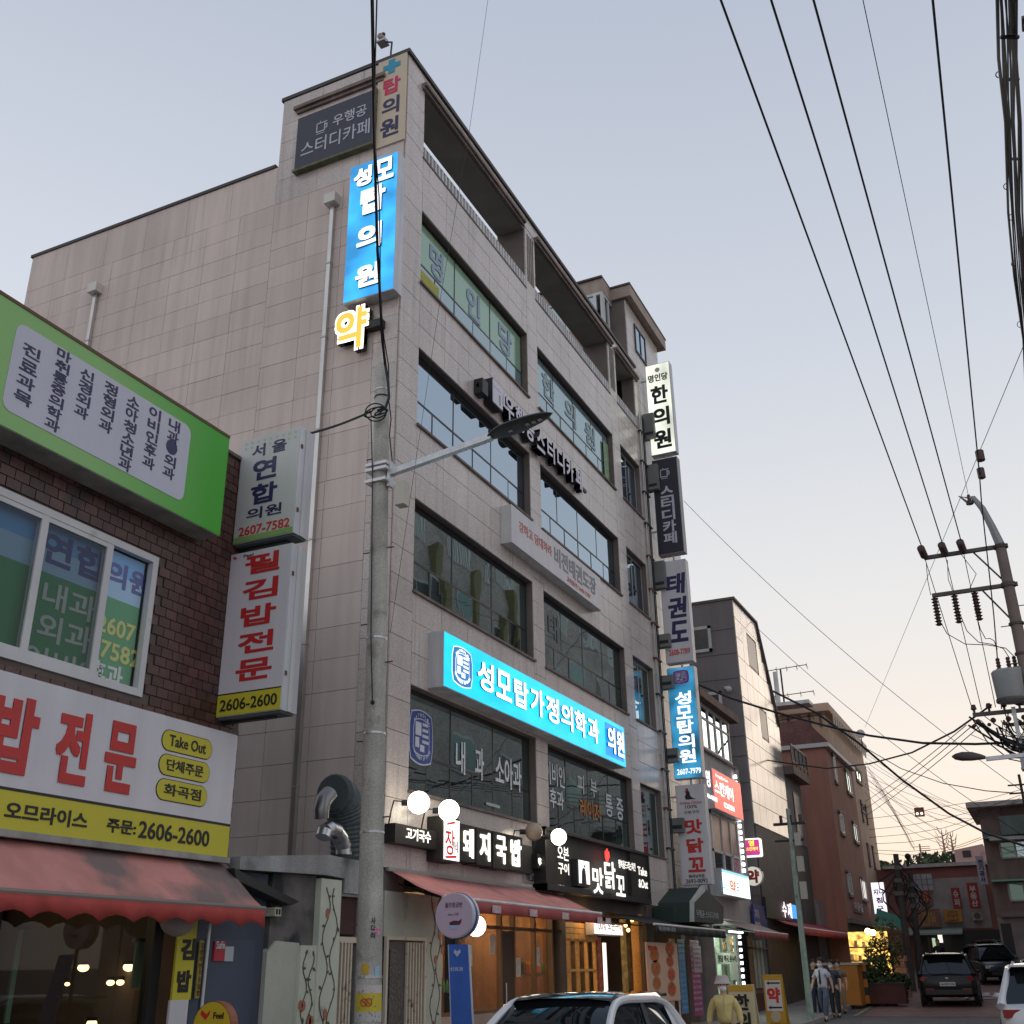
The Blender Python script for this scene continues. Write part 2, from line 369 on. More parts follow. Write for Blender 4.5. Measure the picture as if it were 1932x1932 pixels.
# roof edge caps, cornices, sills
mb = MB(); e = .06
mb.box(-e, 15.12, -e-.03, .82, TOP-.1, TOP); mb.box(-e, .36, .82, 3.36, TOP-.1, TOP); mb.box(-e-.01, .36, 3.36, 10.95, 18.42, 18.5)
mb.box(15.25, 19.45, -.02, 6.1, 23.9, 23.97); mb.box(14.42, 15.25, .72, 5, 23.9, 23.97)
part('parapet_cap', mb, mat('dark roof edging', (.06, .05, .045), .6, var=.2), B)
mb = MB()
mb.box(15.30, 19.40, .0, 6, 23.45, 23.9)
part('eave', mb, PLAS, B)
mb = MB()
for a, b in ((.60, 6.0), (6.75, 12.72), (13.02, 15.2)):
    mb.box(a, b, -.16, 0-FD, 19.93, 20.02); mb.box(a, b, -.10, 0-FD, 19.86, 19.93)
mb.box(-.16, -FD, .5, 2.92, 19.84, 19.93); mb.box(-.10, -FD, .55, 2.87, 19.76, 19.84)
part('cornice', mb, mat('brown moulded stone', (.20, .16, .14), .8, var=.2, streak=.3), B)
mb = MB(); mb.box(.74, 6.14, .0, .78, 19.90, 19.95); mb.box(6.77, 12.4, 0, .78, 19.90, 19.95); mb.box(13.08, 14.92, 0, .78, 19.90, 19.95)
part('soffit', mb, SOFF, B)
mb = MB()
for a, b in ((6.14, 6.77), (12.40, 13.08)):
    for k in range(4): mb.box(a+.13+k*.11, a+.17+k*.11, -.05, -.03, 18.3, 19.8)
part('pilaster_fluting', mb, TRIM, B)
for s_ in SILLS:
    for a, b in BAYS:
        mb = MB(); mb.box(a-.03, b+.03, -.085, .14, s_-.05, s_); part('sill', mb, TRIM, B)
for a, b in BAYS:
    mb = MB(); mb.box(a-.03, b+.03, -.05, .3, 17.98, 18.03); part('terrace_ledge', mb, TRIM, B)
# terrace rails
for a, b in BAYS:
    mb = MB(); mb.box(a, b, -.03, .0, 18.325, 18.345); part('handrail', mb, mat('cream rail', (.55, .48, .40), .6), B)
BALM = MB().box(-.035, .035, -.03, .03, 0, .295).mesh('baluster', WHT)
for a, b in BAYS:
    n = int((b-a)/.155)
    for i in range(n): link('baluster', BALM, B, (a+(i+.5)*(b-a)/n, -.015, 18.03))
# terrace interior: rear wall glimpsed, penthouse windows
mb = MB(); mb.box(6.9, 14.5, 2.6, 2.8, 17.5, 19.2); part('terrace_rear_wall', mb, PLAS, B)
mb = MB(); mb.box(7.2, 11.5, 2.56, 2.6, 18.1, 19.1); part('terrace_window', mb, glass('teal glass', (.4, .7, .7), .35, (.02, .09, .09)), B)
mb = MB(); mb.box(14.5, 15.42, .73, 3.5, 23.35, 23.9); mb.box(14.5, 15.42, .73, 3.5, 21.2, 22.05); part('penthouse_wall', mb, PLAS, B)
mb = MB()
for z in (22.05, 23.25): mb.box(14.5, 15.42, .75, 3.5, z, z+.1)
for y_ in (.75, 1.0, 2.2, 3.4): mb.box(14.5, 14.6, y_, y_+.1, 22.15, 23.25)
for x_ in (14.62, 15.05): mb.box(x_, x_+.08, .75, .85, 22.15, 23.25)
pw = part('penthouse_window', mb, WHT, B)
for a, b in ((1.1, 2.2), (2.3, 3.4)): part('pane', MB().box(14.54, 14.56, a, b, 22.15, 23.25), GLSD, pw)
part('pane', MB().box(14.7, 15.05, .79, .81, 22.15, 23.25), GLSD, pw)
fm = MB(); fm.box(16.25, 17.42, .20, .26, 22.83, 22.9); fm.box(16.25, 17.42, .20, .26, 21.75, 21.82); fm.box(16.25, 16.31, .20, .26, 21.82, 22.83); fm.box(17.36, 17.42, .2, .26, 21.82, 22.83); fm.box(16.8, 16.86, .2, .26, 21.82, 22.83)
w_ = part('penthouse_window', fm, FRAME, B); part('pane', MB().box(16.31, 17.36, .225, .24, 21.82, 22.83), GLS, w_)
# windows
WY = .14
def window(x0, x1, z0, z1, tops, rail, lows, gm, lowm=None, root=None, y=WY, fr=None, label=None):
    fr = fr or FRAME; root = root or B; t = .022
    f = MB(); Y0, Y1 = y-.007, y+.03
    f.box(x0, x1, Y0, Y1, z0, z0+.05); f.box(x0, x1, Y0, Y1, z1-.09, z1); f.box(x0, x0+.04, Y0, Y1, z0+.05, z1-.09); f.box(x1-.04, x1, Y0, Y1, z0+.05, z1-.09)
    xs = [x0+(x1-x0)*i/tops for i in range(tops+1)]; zr = z0+rail if rail else z0+.05
    if rail: f.box(x0+.04, x1-.04, Y0, Y1, zr-.022, zr+.022)
    for x in xs[1:-1]: f.box(x-.016, x+.016, Y0, Y1, zr+(.022 if rail else 0), z1-.09)
    xl = [x0+(x1-x0)*i/lows for i in range(lows+1)] if rail else []
    for x in xl[1:-1]: f.box(x-.016, x+.016, Y0, Y1, z0+.05, zr-.022)
    w = part('window', f, fr, root, label)
    for a, b in zip(xs, xs[1:]):
        p = MB(); dy = random.uniform(-.004, .004); p.add([(a+.016, y+dy, zr), (b-.016, y-dy, zr), (b-.016, y-dy*.5, z1-.09), (a+.016, y+dy*.3, z1-.09)], [(0, 1, 2, 3)])
        p.add([(a+.016, y+.02, zr), (b-.016, y+.02, zr), (b-.016, y+.02, z1-.09), (a+.016, y+.02, z1-.09)], [(0, 1, 2, 3)]); part('pane', p, gm, w)
    for a, b in zip(xl, xl[1:]):
        p = MB(); dy = random.uniform(-.005, .005); p.add([(a+.016, y+dy, z0+.05), (b-.016, y-dy, z0+.05), (b-.016, y-dy, zr-.022), (a+.016, y, zr-.022)], [(0, 1, 2, 3)]); part('pane', p, lowm or gm, w)
    r = MB(); r.box(x0, x1, y+.06, y+.09, z0, z1); part('window_blind', r, mat('dim room', (.02, .022, .024), .9), w)  # flat near-black sheet, its colour stands for the unlit room behind the panes
    rv = MB(); rv.box(x1-.004, x1+.0, -.02, y-.035, z0, z1); part('reveal', rv, TRIM, w)
    return w
for k, (s_, h_) in enumerate(zip(SILLS, HEADS)):
    gm = [GLSD, GLSD, GLS, FILM][k]; lm = [GLSD, GLSD, GLS, FILM2][k]
    W1 = window(*BAYS[0], s_, h_, 3, .68, 6, gm, lm)
    W2 = window(*BAYS[1], s_, h_, 4, .68, 6, FILM2 if k == 3 else gm, lm)
    W3 = window(*BAYS[2], s_, h_, 2, 0, 0, GLS if k > 1 else GLSD, fr=ALU)
    if k == 3:
        y = WY-.010
        for ch, (a, b) in zip('명인당', (((355, 20), (455, 260)), ((590, 280), (690, 540)), ((795, 510), (890, 755)))):
            p0 = on_front(*c4(a[0], a[1]+150), y); p1 = on_front(*c4(b[0], b[1]), y)
            letters(W1, ch, (p0.x+.05, y, 15.5), FX, FU, p1.x-p0.x-.1, .78, PURP, bold=.035, depth=.003)
        for ch, x in zip('한의원', (7.45, 9.0, 10.5)): letters(W2, ch, (x, y, 15.55), FX, FU, .8, .72, mat('faint blue film', (.26, .37, .38), .5), bold=.03, depth=.003)
        part('window_banner', MB().box(.78, 1.75, .09, .12, 14.85, 15.25), mat('yellow green banner', (.30, .33, .05), .6, grime=((.5, .42, .02), 9, .48)), W1)
        part('window_poster', MB().box(11.9, 12.3, .09, .10, 14.95, 16.2), mat('green poster', (.15, .26, .12), .5, grime=((.4, .45, .35), 12, .5)), W2)
    if k == 1:
        letters(W2, '태', (7.4, .130, 8.9), FX, FU, .62, .62, mat('faint film', (.10, .13, .14), .6), bold=.03, depth=.002)
    if k == 0:
        y = .130
        for ch, (x, z, w, h) in zip('내과', ((2.75, 5.05, .38, .62), (3.55, 5.05, .38, .62))): letters(W1, ch, (x, y, z), FX, FU, w, h, PALE, bold=.02)
        letters(W1, '소아과', (4.45, y, 5.05), FX, FU, 1.25, .62, PALE, bold=.02)
        letters(W2, '이비인', (6.95, y, 5.45), FX, FU, 1.15, .50, PALE, bold=.015)
        letters(W2, '후과', (7.2, y, 4.95), FX, FU, .8, .42, PALE, bold=.015)
        letters(W2, '피', (8.9, y, 5.5), FX, FU, .4, .42, PALE, bold=.015); letters(W2, '부', (9.75, y, 5.5), FX, FU, .42, .42, PALE, bold=.015)
        letters(W2, '레이저', (9.0, y, 4.95), FX, FU, 1.35, .42, mat('orange film', (.42, .16, .03), .5), bold=.02)
        letters(W2, '통', (10.75, y, 5.15), FX, FU, .5, .55, PALE, bold=.015); letters(W2, '증', (11.55, y, 5.15), FX, FU, .5, .55, PALE, bold=.015)
        bl = MB()
        for i in range(11): bl.box(6.85, 8.12, .19, .205, 4.95+i*.105, 5.0+i*.105)
        part('slat_blind', bl, mat('blind slats', (.25, .34, .32), .6), W2)
        part('window_strip', MB().box(4.0, 4.6, .11, .115, 4.6, 4.66), mat('pale paper', (.35, .4, .36), .6), W1)  # thin pale paper strip in front of the lower panes
def badge(parent, O, R, U, w, h, ring, ground_, mark, off=0, th=.003):
    # barrel shaped crest: outer ring, inner field, open book strokes, lettering round the rim
    def barrel(k, dz=0):
        p = []
        for i in range(13): a = -1+i/6; p.append((w/2+a*w/2*k*.86, h/2+h/2*k*(.86+.14*math.cos(a*math.pi/2))))
        for i in range(13): a = 1-i/6; p.append((w/2+a*w/2*k*.86, h/2-h/2*k*(.86+.14*math.cos(a*math.pi/2))))
        n = len(p); q = p[:13]+[(w/2+w/2*k, h/2+h*.2*k), (w/2+w/2*k, h/2-h*.2*k)]+p[13:]+[(w/2-w/2*k, h/2-h*.2*k), (w/2-w/2*k, h/2+h*.2*k)]
        return q
    O = Vector(O); Nn = Vector(R).cross(Vector(U))
    b0 = MB(); plate(b0, barrel(1), O, R, U, off, th); e_ = part('crest', b0, mark, parent)
    b1 = MB(); plate(b1, barrel(.95), O, R, U, off+th, th); part('crest_field', b1, ring, e_)
    b2 = MB(); plate(b2, barrel(.68), O, R, U, off+2*th, th); part('crest_field', b2, mark, e_)
    b3 = MB(); plate(b3, barrel(.64), O, R, U, off+3*th, th); part('crest_field', b3, ground_, e_)
    s = MB()
    for i in range(4): plate(s, rect(w*.53, w*(.80-.015*i), h*(.40+.105*i), h*(.455+.105*i)), O, R, U, off+4*th, th)
    plate(s, rect(w*.24, w*.48, h*.52, h*.76), O, R, U, off+4*th, th); plate(s, rect(w*.24, w*.40, h*.30, h*.48), O, R, U, off+4*th, th)
    plate(s, rect(w*.44, w*.62, h*.24, h*.36), O, R, U, off+4*th, th)
    part('crest_mark', s, mark, e_)
    t_ = MB(); k = 7
    for i, ch in enumerate('CATHOLIC'):
        a = rad(140-i*100/7); px, pz = w/2+w*.405*math.cos(a), h*.53+h*.36*math.sin(a)
        write(t_, ch, O+Vector(R)*(px-w*.03)+Vector(U)*(pz-h*.02)+Nn*(off+4*th), R, U, w*.06, h*.07, bold=.03, depth=th)
    for i, ch in enumerate('UNIVERSITY OF KOREA'):
        if ch == ' ': continue
        a = rad(212+i*116/18); px, pz = w/2+w*.41*math.cos(a), h*.47+h*.37*math.sin(a)
        write(t_, ch, O+Vector(R)*(px-w*.02)+Vector(U)*(pz-h*.02)+Nn*(off+4*th), R, U, w*.04, h*.06, bold=.03, depth=th)
    part('crest_lettering', t_, mark, e_, kind='stuff')
CRB = mat('crest blue', (.03, .06, .25), .5)
w2w = [o for o in B.children if o.name.startswith('window')][0]
badge(w2w, (1.0, .128, 4.98), FX, FU, .85, .98, CRB, CRB, mat('crest white', (.6, .62, .66), .5))
# ground floor front: side pier, shop recess
mb = MB()
for a, b in ((7.32, 7.52), (12.95, 13.5), (15.9, 16.3)): mb.box(a, b, -.02, .35, 0, 3.1)
mb.box(1.95, XE, .0, .3, 2.78, 3.12)
part('shop_pier', mb, mat('dark shop pier', (.07, .055, .045), .6, var=.3, spk=.2), B)
mb = MB(); mb.box(.1, 7.32, -.09, -.035, 3.10, 3.16); part('lintel_strip', mb, ALU, B)
# ------------------------------------------------------------------ signs on the clinic building
def box_sign(name, label, cat, x0, x1, y0, y1, z0, z1, body, face=None, side='s', group=None, inset=.0):
    """a sign cabinet; side 's' = face toward the camera down the street (-x), 'f' = face toward the road (-y)"""
    t = thing(name, label, cat, ((x0+x1)/2, (y0+y1)/2, z0), group)
    part('cabinet', MB().box(x0, x1, y0, y1, z0, z1), body, t)
    f = MB(); i = inset
    if side == 's': f.box(x0-.008, x0, y0+i, y1-i, z0+i, z1-i)
    else: f.box(x0+i, x1-i, y0-.008, y0, z0+i, z1-i)
    part('face', f, face or body, t)
    return t
SIGNB = mat('sign cabinet aluminium', (.50, .51, .53), .45, metal=.2, var=.1, streak=.25)
DKSIGN = mat('dark slate sign face', (.035, .038, .055), .5)
# dark study cafe banner in the roof opening
t = thing('banner_sign', 'dark slate rooftop banner with a cup mark, in the opening left of the cream panel', 'sign', (-.1, 1.7, 18.05))
mb = MB(); mb.box(-.16, -.04, .72, 2.75, 18.02, 19.5); part('board', mb, DKSIGN, t)
mb = MB(); mb.box(-.19, -.02, .70, 2.78, 17.96, 18.02); mb.box(-.17, -.03, .68, .72, 18.02, 19.55); part('frame', mb, mat('mossy steel', (.13, .14, .08), .8, var=.4, vscale=6), t)
LP = mat('pale lavender print', (.55, .54, .62), .5)
letters(t, '우행공', (-.162, 1.78, 18.86), SX, FU, .88, .32, LP, bold=.01)
letters(t, '스터디카페', (-.162, 2.60, 18.30), SX, FU, 1.80, .42, LP, bold=.005)
mb = MB()
def cup(mb, O, R, U, s, th=.003, off=0):
    w = .09*s
    for a in (rect(0, w, .0, .75*s), rect(.7*s, .7*s+w, 0, .75*s), rect(w, .7*s, 0, w), rect(0, .95*s, .80*s, .80*s+w), rect(.79*s, .97*s, .55*s, .55*s+w), rect(.79*s, .97*s, .2*s, .2*s+w), rect(.9*s, .9*s+w, .29*s, .55*s), rect(.05*s, .75*s, -.18*s, -.12*s), rect(.30*s, .36*s, .88*s, 1.05*s)):
        plate(mb, a, O, R, U, off, th)
cup(mb, (-.162, 2.22, 18.86), SX, FU, .3); part('cup_mark', mb, LP, t)
# cream panel with cross
t = thing('panel_sign', 'cream corner panel with a teal cross, high on the roof edge', 'sign', (-.04, .33, 17.88))
CR_ = mat('cream sign panel', (.66, .55, .40), .5, var=.05)
part('board', MB().box(-.075, -.04, -.03, .70, 17.88, 20.33), CR_, t)
mb = MB(); O = (-.076, .70, 17.88)
plate(mb, [(.27, 2.0), (.43, 2.0), (.43, 2.13), (.57, 2.13), (.57, 2.27), (.43, 2.27), (.43, 2.40), (.27, 2.40), (.27, 2.27), (.13, 2.27), (.13, 2.13), (.27, 2.13)], O, SX, FU, 0, .01)
part('cross', mb, mat('teal print', (.02, .28, .42), .5), t)
letters(t, '탑', (-.076, .55, 19.28), SX, FU, .44, .46, mat('crimson print', (.55, .02, .09), .5), bold=.035)
letters(t, '의', (-.076, .56, 18.70), SX, FU, .44, .48, NAVY, bold=.03)
letters(t, '원', (-.076, .58, 18.10), SX, FU, .46, .50, NAVY, bold=.03)
# blue lit projecting sign
t = thing('projecting_sign', 'tall lit sky-blue sign with five white letters, beside the upper corner', 'sign', (-.2, .7, 14.1))
BLUEL = lit('lit blue face', (.03, .36, .80), .80, .5, (.5, 1.3, 1.6), nscale=1.1)
part('cabinet', MB().box(-.33, -.05, -.07, 1.11, 13.9, 17.33), SIGNB, t)
part('face', MB().box(-.338, -.33, -.05, 1.10, 13.92, 17.31), BLUEL, t)
LS = mat('letter side', (.03, .07, .12), .5); WL2 = lit('white lit letter soft', (.93, .95, 1), .88)
def cletter(parent, ch, O, R, U, w, h, side, face, d=.05, bold=.03, name='letter'):   # channel letter: dark returns, glowing front
    a = MB(); write(a, ch, O, R, U, w, h, bold=bold, depth=d); o = part(name, a, side, parent)
    Nn = Vector(R).cross(Vector(U)); b_ = MB(); write(b_, ch, Vector(O)+Nn*d, R, U, w, h, bold=bold, depth=.004); part('letter_face', b_, face, o); return o
for ch, xl, xr, yt, yb in (('성', 838, 955, 1095, 1215), ('모', 985, 1112, 1030, 1170), ('탑', 885, 1050, 1230, 1400), ('의', 858, 1022, 1500, 1665), ('원', 848, 1012, 1785, 1925)):
    xm = (xl+xr)/2; a, b, c, d = on_side(*c3(xl, yb), -.338), on_side(*c3(xr, yb), -.338), on_side(*c3(xm, yt), -.338), on_side(*c3(xm, yb), -.338)
    cletter(t, ch, (-.338, a.y, d.z), SX, FU, a.y-b.y+.03, c.z-d.z+.04, LS, WL2, .04, bold=.045)
# yellow pharmacy letter
t = thing('letter_sign', 'glowing yellow cut-out letter under the blue sign at the corner', 'sign', (-.15, 1, 12.85))
mb = MB(); write(mb, '약', (-.10, 1.34, 12.80), SX, FU, .80, 1.03, bold=.085, depth=.13); part('letter_side', mb, BLK, t)
mb = MB(); write(mb, '약', (-.23, 1.34, 12.80), SX, FU, .80, 1.03, bold=.085, depth=.012); part('letter_edge', mb, lit('warm white edge', (1, .93, .78), 1.25), t)
mb = MB(); write(mb, '약', (-.247, 1.30, 12.85), SX, FU, .71, .93, bold=.03, depth=.006); part('letter_face', mb, lit('amber face', (.80, .48, .06), .8), t)
part('bracket', MB().box(-.2, -.03, .28, .62, 13.25, 13.42), BLK, t)
# study cafe channel letters over the fourth floor
t = thing('letter_row_sign', 'row of dark-sided white letters with a cup box between the fourth and fifth floors', 'sign', (6, -.2, 13.4))
y = -.24; LAV = mat('white acrylic', (.70, .67, .76), .4)
p0 = on_front(*c4(835, 990), y); p1 = on_front(*c4(1330, 1570), y)
zc = 13.42
mb = MB(); mb.box(3.15, 9.6, -.17, -.11, zc+.05, zc+.14); part('rail', mb, BLK, t)
mb = MB(); mb.box(3.15, 3.42, -.26, -.05, zc-.1, zc+.26); part('end_box', mb, BLK, t)
cup_ = MB(); plate(cup_, rrect(.55, .66, .05), (3.62, -.06, zc-.13), FX, FU, 0, .2); co = part('cup_box', cup_, BLK, t)
cm = MB(); plate(cm, rrect(.50, .60, .04), (3.645, -.262, zc-.1), FX, FU, 0, .012); plate(cm, rect(.54, .62, .15, .45), (3.645, -.262, zc-.1), FX, FU, 0, .012); part('cup_face', cm, LAV, co)
cm = MB(); write(cm, '우행공', (3.95, -.275, zc-.05), FX, FU, .08, .28, bold=.01, depth=.003); plate(cm, rect(.03, .42, .42, .43), (3.645, -.275, zc-.1), FX, FU, 0, .003); part('cup_mark', cm, mat('grey print', (.28, .28, .32), .5), co)
XS = [4.32, 4.90, 5.48, 6.12, 6.75, 7.38, 8.0, 8.62]
for ch, x in zip('우행공스터디카페', XS):
    w = .47
    cletter(t, ch, (x, -.08, zc-.14), FX, FU, w, .60, BLK, LAV, .17, bold=.03)
# grey taekwondo sign
t = box_sign('wall_sign', 'long unlit grey white sign with faded red and grey letters above the third floor', 'sign', 4.45, 9.95, -.30, -.04, 10.22, 11.12, WHT, WHTP, 'f')
FR_ = mat('faded red print', (.55, .16, .12), .5); FG = mat('faded grey print', (.22, .22, .25), .5)
letters(t, '강하고 담대하라', (4.85, -.309, 10.62), FX, FU, 1.85, .26, FR_, bold=.02)
letters(t, '비전태권도장', (6.85, -.309, 10.50), FX, FU, 2.75, .48, FG, bold=.03)
letters(t, '교육문의 2608-7789', (7.6, -.309, 10.30), FX, FU, 1.55, .14, FR_, bold=.02)
# big blue lit sign
y0 = -.36; a = on_front(*c5(405, 850), y0).x; b = on_front(*c5(1438, 1350), y0).x; zt = on_front(*c5(405, 697), y0).z; zb = on_front(*c5(400, 1015), y0).z
t = thing('wall_sign', 'very long lit cyan clinic sign with a crest and white letters above the second floor', 'sign', ((a+b)/2, y0, zb))
part('cabinet', MB().box(a, b, y0, -.04, zb, zt), SIGNB, t)
CY = lit('lit cyan face', (.0, .50, .80), 1.0, .16, (.6, 1, 1.5), nscale=1.5)
part('face', MB().box(a+.02, b-.01, y0-.01, y0, zb+.02, zt-.02), CY, t)
part('face_patch', MB().box(b-1.42, b-.15, y0-.014, y0-.01, zb+.12, zt-.12), lit('lit blue patch', (.0, .24, .66), .9), t)
WB_ = lit('bright white letter', (1, 1, 1), .95); H = zt-zb
xa = on_front(*c5(590, 950), y0).x; xb = on_front(*c5(1283, 1290), y0).x; s_ = '성모탑가정의학과'; st = (xb-xa+.12)/8
for i, ch in enumerate(s_): cletter(t, ch, (xa+i*st, y0-.010, zb+H*.25), FX, FU, st-.13, H*.55, mat('letter return blue', (.02, .06, .2), .5), WB_, .03, bold=.025)
for i, ch in enumerate('의원'): cletter(t, ch, (b-1.34+i*.63, y0-.014, zb+H*.20), FX, FU, .52, H*.62, MATS['letter return blue'], WB_, .03, bold=.03)
badge(t, (a+.30, y0-.012, zb+.13), FX, FU, .82, H-.28, lit('lit crest ring', (.02, .16, .42), .7), lit('lit crest field', (.03, .2, .5), .7), WL2)
# column of five projecting signs
X0, X1, ya, yb = 15.78, 16.10, -1.06, -.20
def srow(a, b): return on_side(*a, X0), on_side(*b, X0)
def proj(u1, v1, u2, v2, label, body, face):
    tl, br = on_side(u1, v1, X0), on_side(u2, v2, X0)
    t = box_sign('projecting_sign', label, 'sign', X0, X1, ya, yb, br.z, tl.z, body, face, 's', 'column of projecting signs', .02)
    return t, br.z, tl.z
GW = lit('lit greenish white face', (.80, .84, .70), .72, .45, (1, 1.2, .8))
t, zb, zt = proj(1217, 692, 1280, 850, 'topmost projecting sign of the column, glowing greenish white with black letters', SIGNB, GW)
INK = mat('black print', (.012, .012, .014), .5); h = zt-zb
letters(t, '명인당', (X0-.009, yb-.08, zb+h*.80), SX, FU, .70, h*.085, INK, bold=.035)
for i, ch in enumerate('한의원'): letters(t, ch, (X0-.009, yb-.14, zb+h*(.55-.245*i)), SX, FU, .60, h*.20, INK, bold=.04)
mb = MB(); plate(mb, disc(.43, h*.93, .09, 12), (X0-.009, yb, zb), SX, FU, 0, .003); part('seal_mark', mb, mat('pink grey print', (.42, .36, .34), .5), t)
t, zb, zt = proj(1229, 870, 1292, 1040, 'black projecting sign with a cup outline and white letters, below the glowing white one', mat('dark cabinet', (.25, .25, .26), .5), mat('blackish sign face', (.022, .022, .035), .4)); h = zt-zb
letters(t, '스터디카페', (X0-.009, yb-.22, zb+h*.10), SX, FU, .44, h*.60, LP, vertical=True, gap=.02, bold=.03)
mb = MB(); cup(mb, (X0-.009, yb-.26, zb+h*.80), SX, FU, .32); part('cup_mark', mb, LP, t)
t, zb, zt = proj(1243, 1062, 1308, 1246, 'pale unlit projecting sign with navy letters and red phone number, middle of the column', SIGNB, WHTP); h = zt-zb
for i, ch in enumerate('태권도'): letters(t, ch, (X0-.009, yb-.16, zb+h*(.66-.235*i)), SX, FU, .60, h*.205, NAVY, bold=.045, slant=.1)
letters(t, '2608-7789', (X0-.009, yb-.12, zb+h*.07), SX, FU, .66, h*.055, REDL, bold=.03)
B2 = lit('lit steel blue face', (.03, .23, .42), .62, .8, (1, 1.4, 1.1), nscale=1.3)
t, zb, zt = proj(1258, 1262, 1325, 1466, 'lit blue projecting sign with a violet crest, fourth down the column', SIGNB, B2); h = zt-zb
for i, ch in enumerate('성모탑의원'): letters(t, ch, (X0-.009, yb-.20, zb+h*(.655-.130*i)), SX, FU, .50, h*.118, WL2, bold=.03)
letters(t, '2607-7979', (X0-.009, yb-.10, zb+h*.035), SX, FU, .72, h*.05, WL2, bold=.02)
badge(t, (X0-.009, yb-.17, zb+h*.84), SX, FU, .52, h*.135, mat('violet print', (.18, .08, .36), .5), mat('violet print', (.2, .1, .4), .5), LP)
t, zb, zt = proj(1279, 1482, 1336, 1668, 'grey white projecting sign with a black hen and red letters, lowest of the column', SIGNB, WHTP); h = zt-zb
for i, ch in enumerate('맛닭꼬'): letters(t, ch, (X0-.009, yb-.22, zb+h*(.50-.19*i)), SX, FU, .50, h*.145, REDL, bold=.04)
letters(t, '화곡남부점', (X0-.009, yb-.22, zb+h*.065), SX, FU, .45, h*.035, INK, bold=.02)
letters(t, '2693-0092', (X0-.009, yb-.12, zb+h*.015), SX, FU, .64, h*.042, INK, bold=.02)
letters(t, '100%', (X0-.009, yb-.26, zb+h*.755), SX, FU, .36, h*.035, INK, bold=.01); letters(t, '오븐구이', (X0-.009, yb-.22, zb+h*.70), SX, FU, .44, h*.035, INK, bold=.01)
letters(t, 'Huttieta Chicken', (X0-.009, yb-.12, zb+h*.80), SX, FU, .64, h*.03, REDL, bold=.01)
mb = MB(); hen = [(.30, .02), (.62, .02), (.50, .06), (.44, .12), (.42, .24), (.36, .28), (.30, .24), (.32, .18), (.27, .10)]
plate(mb, [(a, b_*1.0) for a, b_ in hen], (X0-.009, yb, zb+h*.84), SX, FU, 0, .003); part('hen_mark', mb, INK, t)
mb = MB(); plate(mb, disc(.35, .30, .045, 8), (X0-.009, yb, zb+h*.84), SX, FU, 0, .003); plate(mb, disc(.29, .25, .02, 8), (X0-.009, yb, zb+h*.84), SX, FU, 0, .003); part('hen_comb', mb, REDL, t)
# steel supports, pipes and air conditioners along the end of the facade
t = thing('sign_mast', 'steel mast and brackets carrying the column of projecting signs', 'mast', (16, -.6, 3.6))
part('post', MB().box(15.92, 15.98, -.68, -.62, 3.5, 20.6), STEEL, t)
for z in (4.4, 6.2, 7.4, 9.6, 11, 13.2, 14.6, 16.8, 18.2, 20.2): part('bracket', MB().box(15.86, 15.92, -.62, -.03, z, z+.05), STEEL, t)
t = thing('pipe_bundle', 'ladder-like bundle of pipes and cables climbing the facade behind the sign column', 'pipes', (15.2, -.1, 3))
for x, r_ in ((15.05, .025), (15.22, .018), (15.34, .03), (15.5, .015)):
    part('pipe', MB().tube([(x, -.10, 3.2), (x+.02, -.10, 9), (x-.01, -.10, 14), (x, -.10, 18.6)], r_, 6), (ALU if x < 15.3 else CABLE), t)
for z in [3.6+1.1*i for i in range(14)]: part('clamp', MB().box(15.0, 15.56, -.14, -.04, z, z+.05), RUST if random.random() < .3 else BLK, t)
for z in (5.2, 7.2, 9.4, 10.7, 12.6, 16.0, 17.9):
    t = thing('service_box', 'small grey service box behind the ' + {5.2: 'hen sign', 7.2: 'lower end of the lit blue column sign', 9.4: 'upper end of the lit blue column sign', 10.7: 'foot of the navy lettered column sign', 12.6: 'top of the navy lettered column sign', 16.0: 'black column sign', 17.9: 'glowing white column sign'}[z], 'service box', (15.6, -.15, z), 'service boxes behind the sign column')
    hh = .9 if z in (16.0, 12.6, 17.9) else .4
    part('casing', MB().box(15.58, 15.85, -.42, -.04, z, z+hh), mat('box grey', (.16, .17, .16), .7, var=.2), t); part('vent', MB().box(15.572, 15.58, -.38, -.1, z+.1, z+.2), BLK, t)
# rain pipes with hopper heads on the side wall
for yy, zt_, lab in ((1.68, 16.95, 'square steel rain pipe with hopper head, near the blue corner sign'), (8.37, 16.75, 'square steel rain pipe with hopper head, far left on the side wall')):
    t = thing('rain_pipe', lab, 'pipe', (-.1, yy, 2.9), 'rain pipes on the side wall')
    mb = MB(); mb.box(-.13, -.045, yy-.045, yy+.045, 2.95, zt_-.2); part('pipe', mb, SILVER, t)
    part('hopper', MB().box(-.25, -.036, yy-.14, yy+.14, zt_-.24, zt_), mat('hopper metal', (.55, .52, .48), .5, metal=.3, var=.1), t)
    for z in (4.5, 7.0, 9.0, 11.3, 13.4, 15.2): part('joint_band', MB().box(-.14, -.04, yy-.055, yy+.055, z, z+.04), ALU, t)
# rooftop camera
t = thing('security_camera', 'small weathered security camera on a bent pole at the roof corner', 'camera', (.1, .4, TOP))
part('pole', MB().tube([(.1, .42, TOP), (.0, .44, TOP+.1), (.0, .42, TOP+.45), (.0, .62, TOP+.55)], .022, 6), BLK, t)
part('mount', MB().box(-.1, .12, .56, .78, TOP+.52, TOP+.57), ALU, t); part('body', MB().tube([(-.12, .68, TOP+.66), (.14, .68, TOP+.70)], .07, 10), mat('rusty cream', (.35, .27, .22), .6, grime=((.12, .06, .03), 20, .5)), t)
part('head', MB().sphere((.0, .66, TOP+.80), .05, 10, 6), BLK, t)
ce = view(640, 2560, 3.5778)
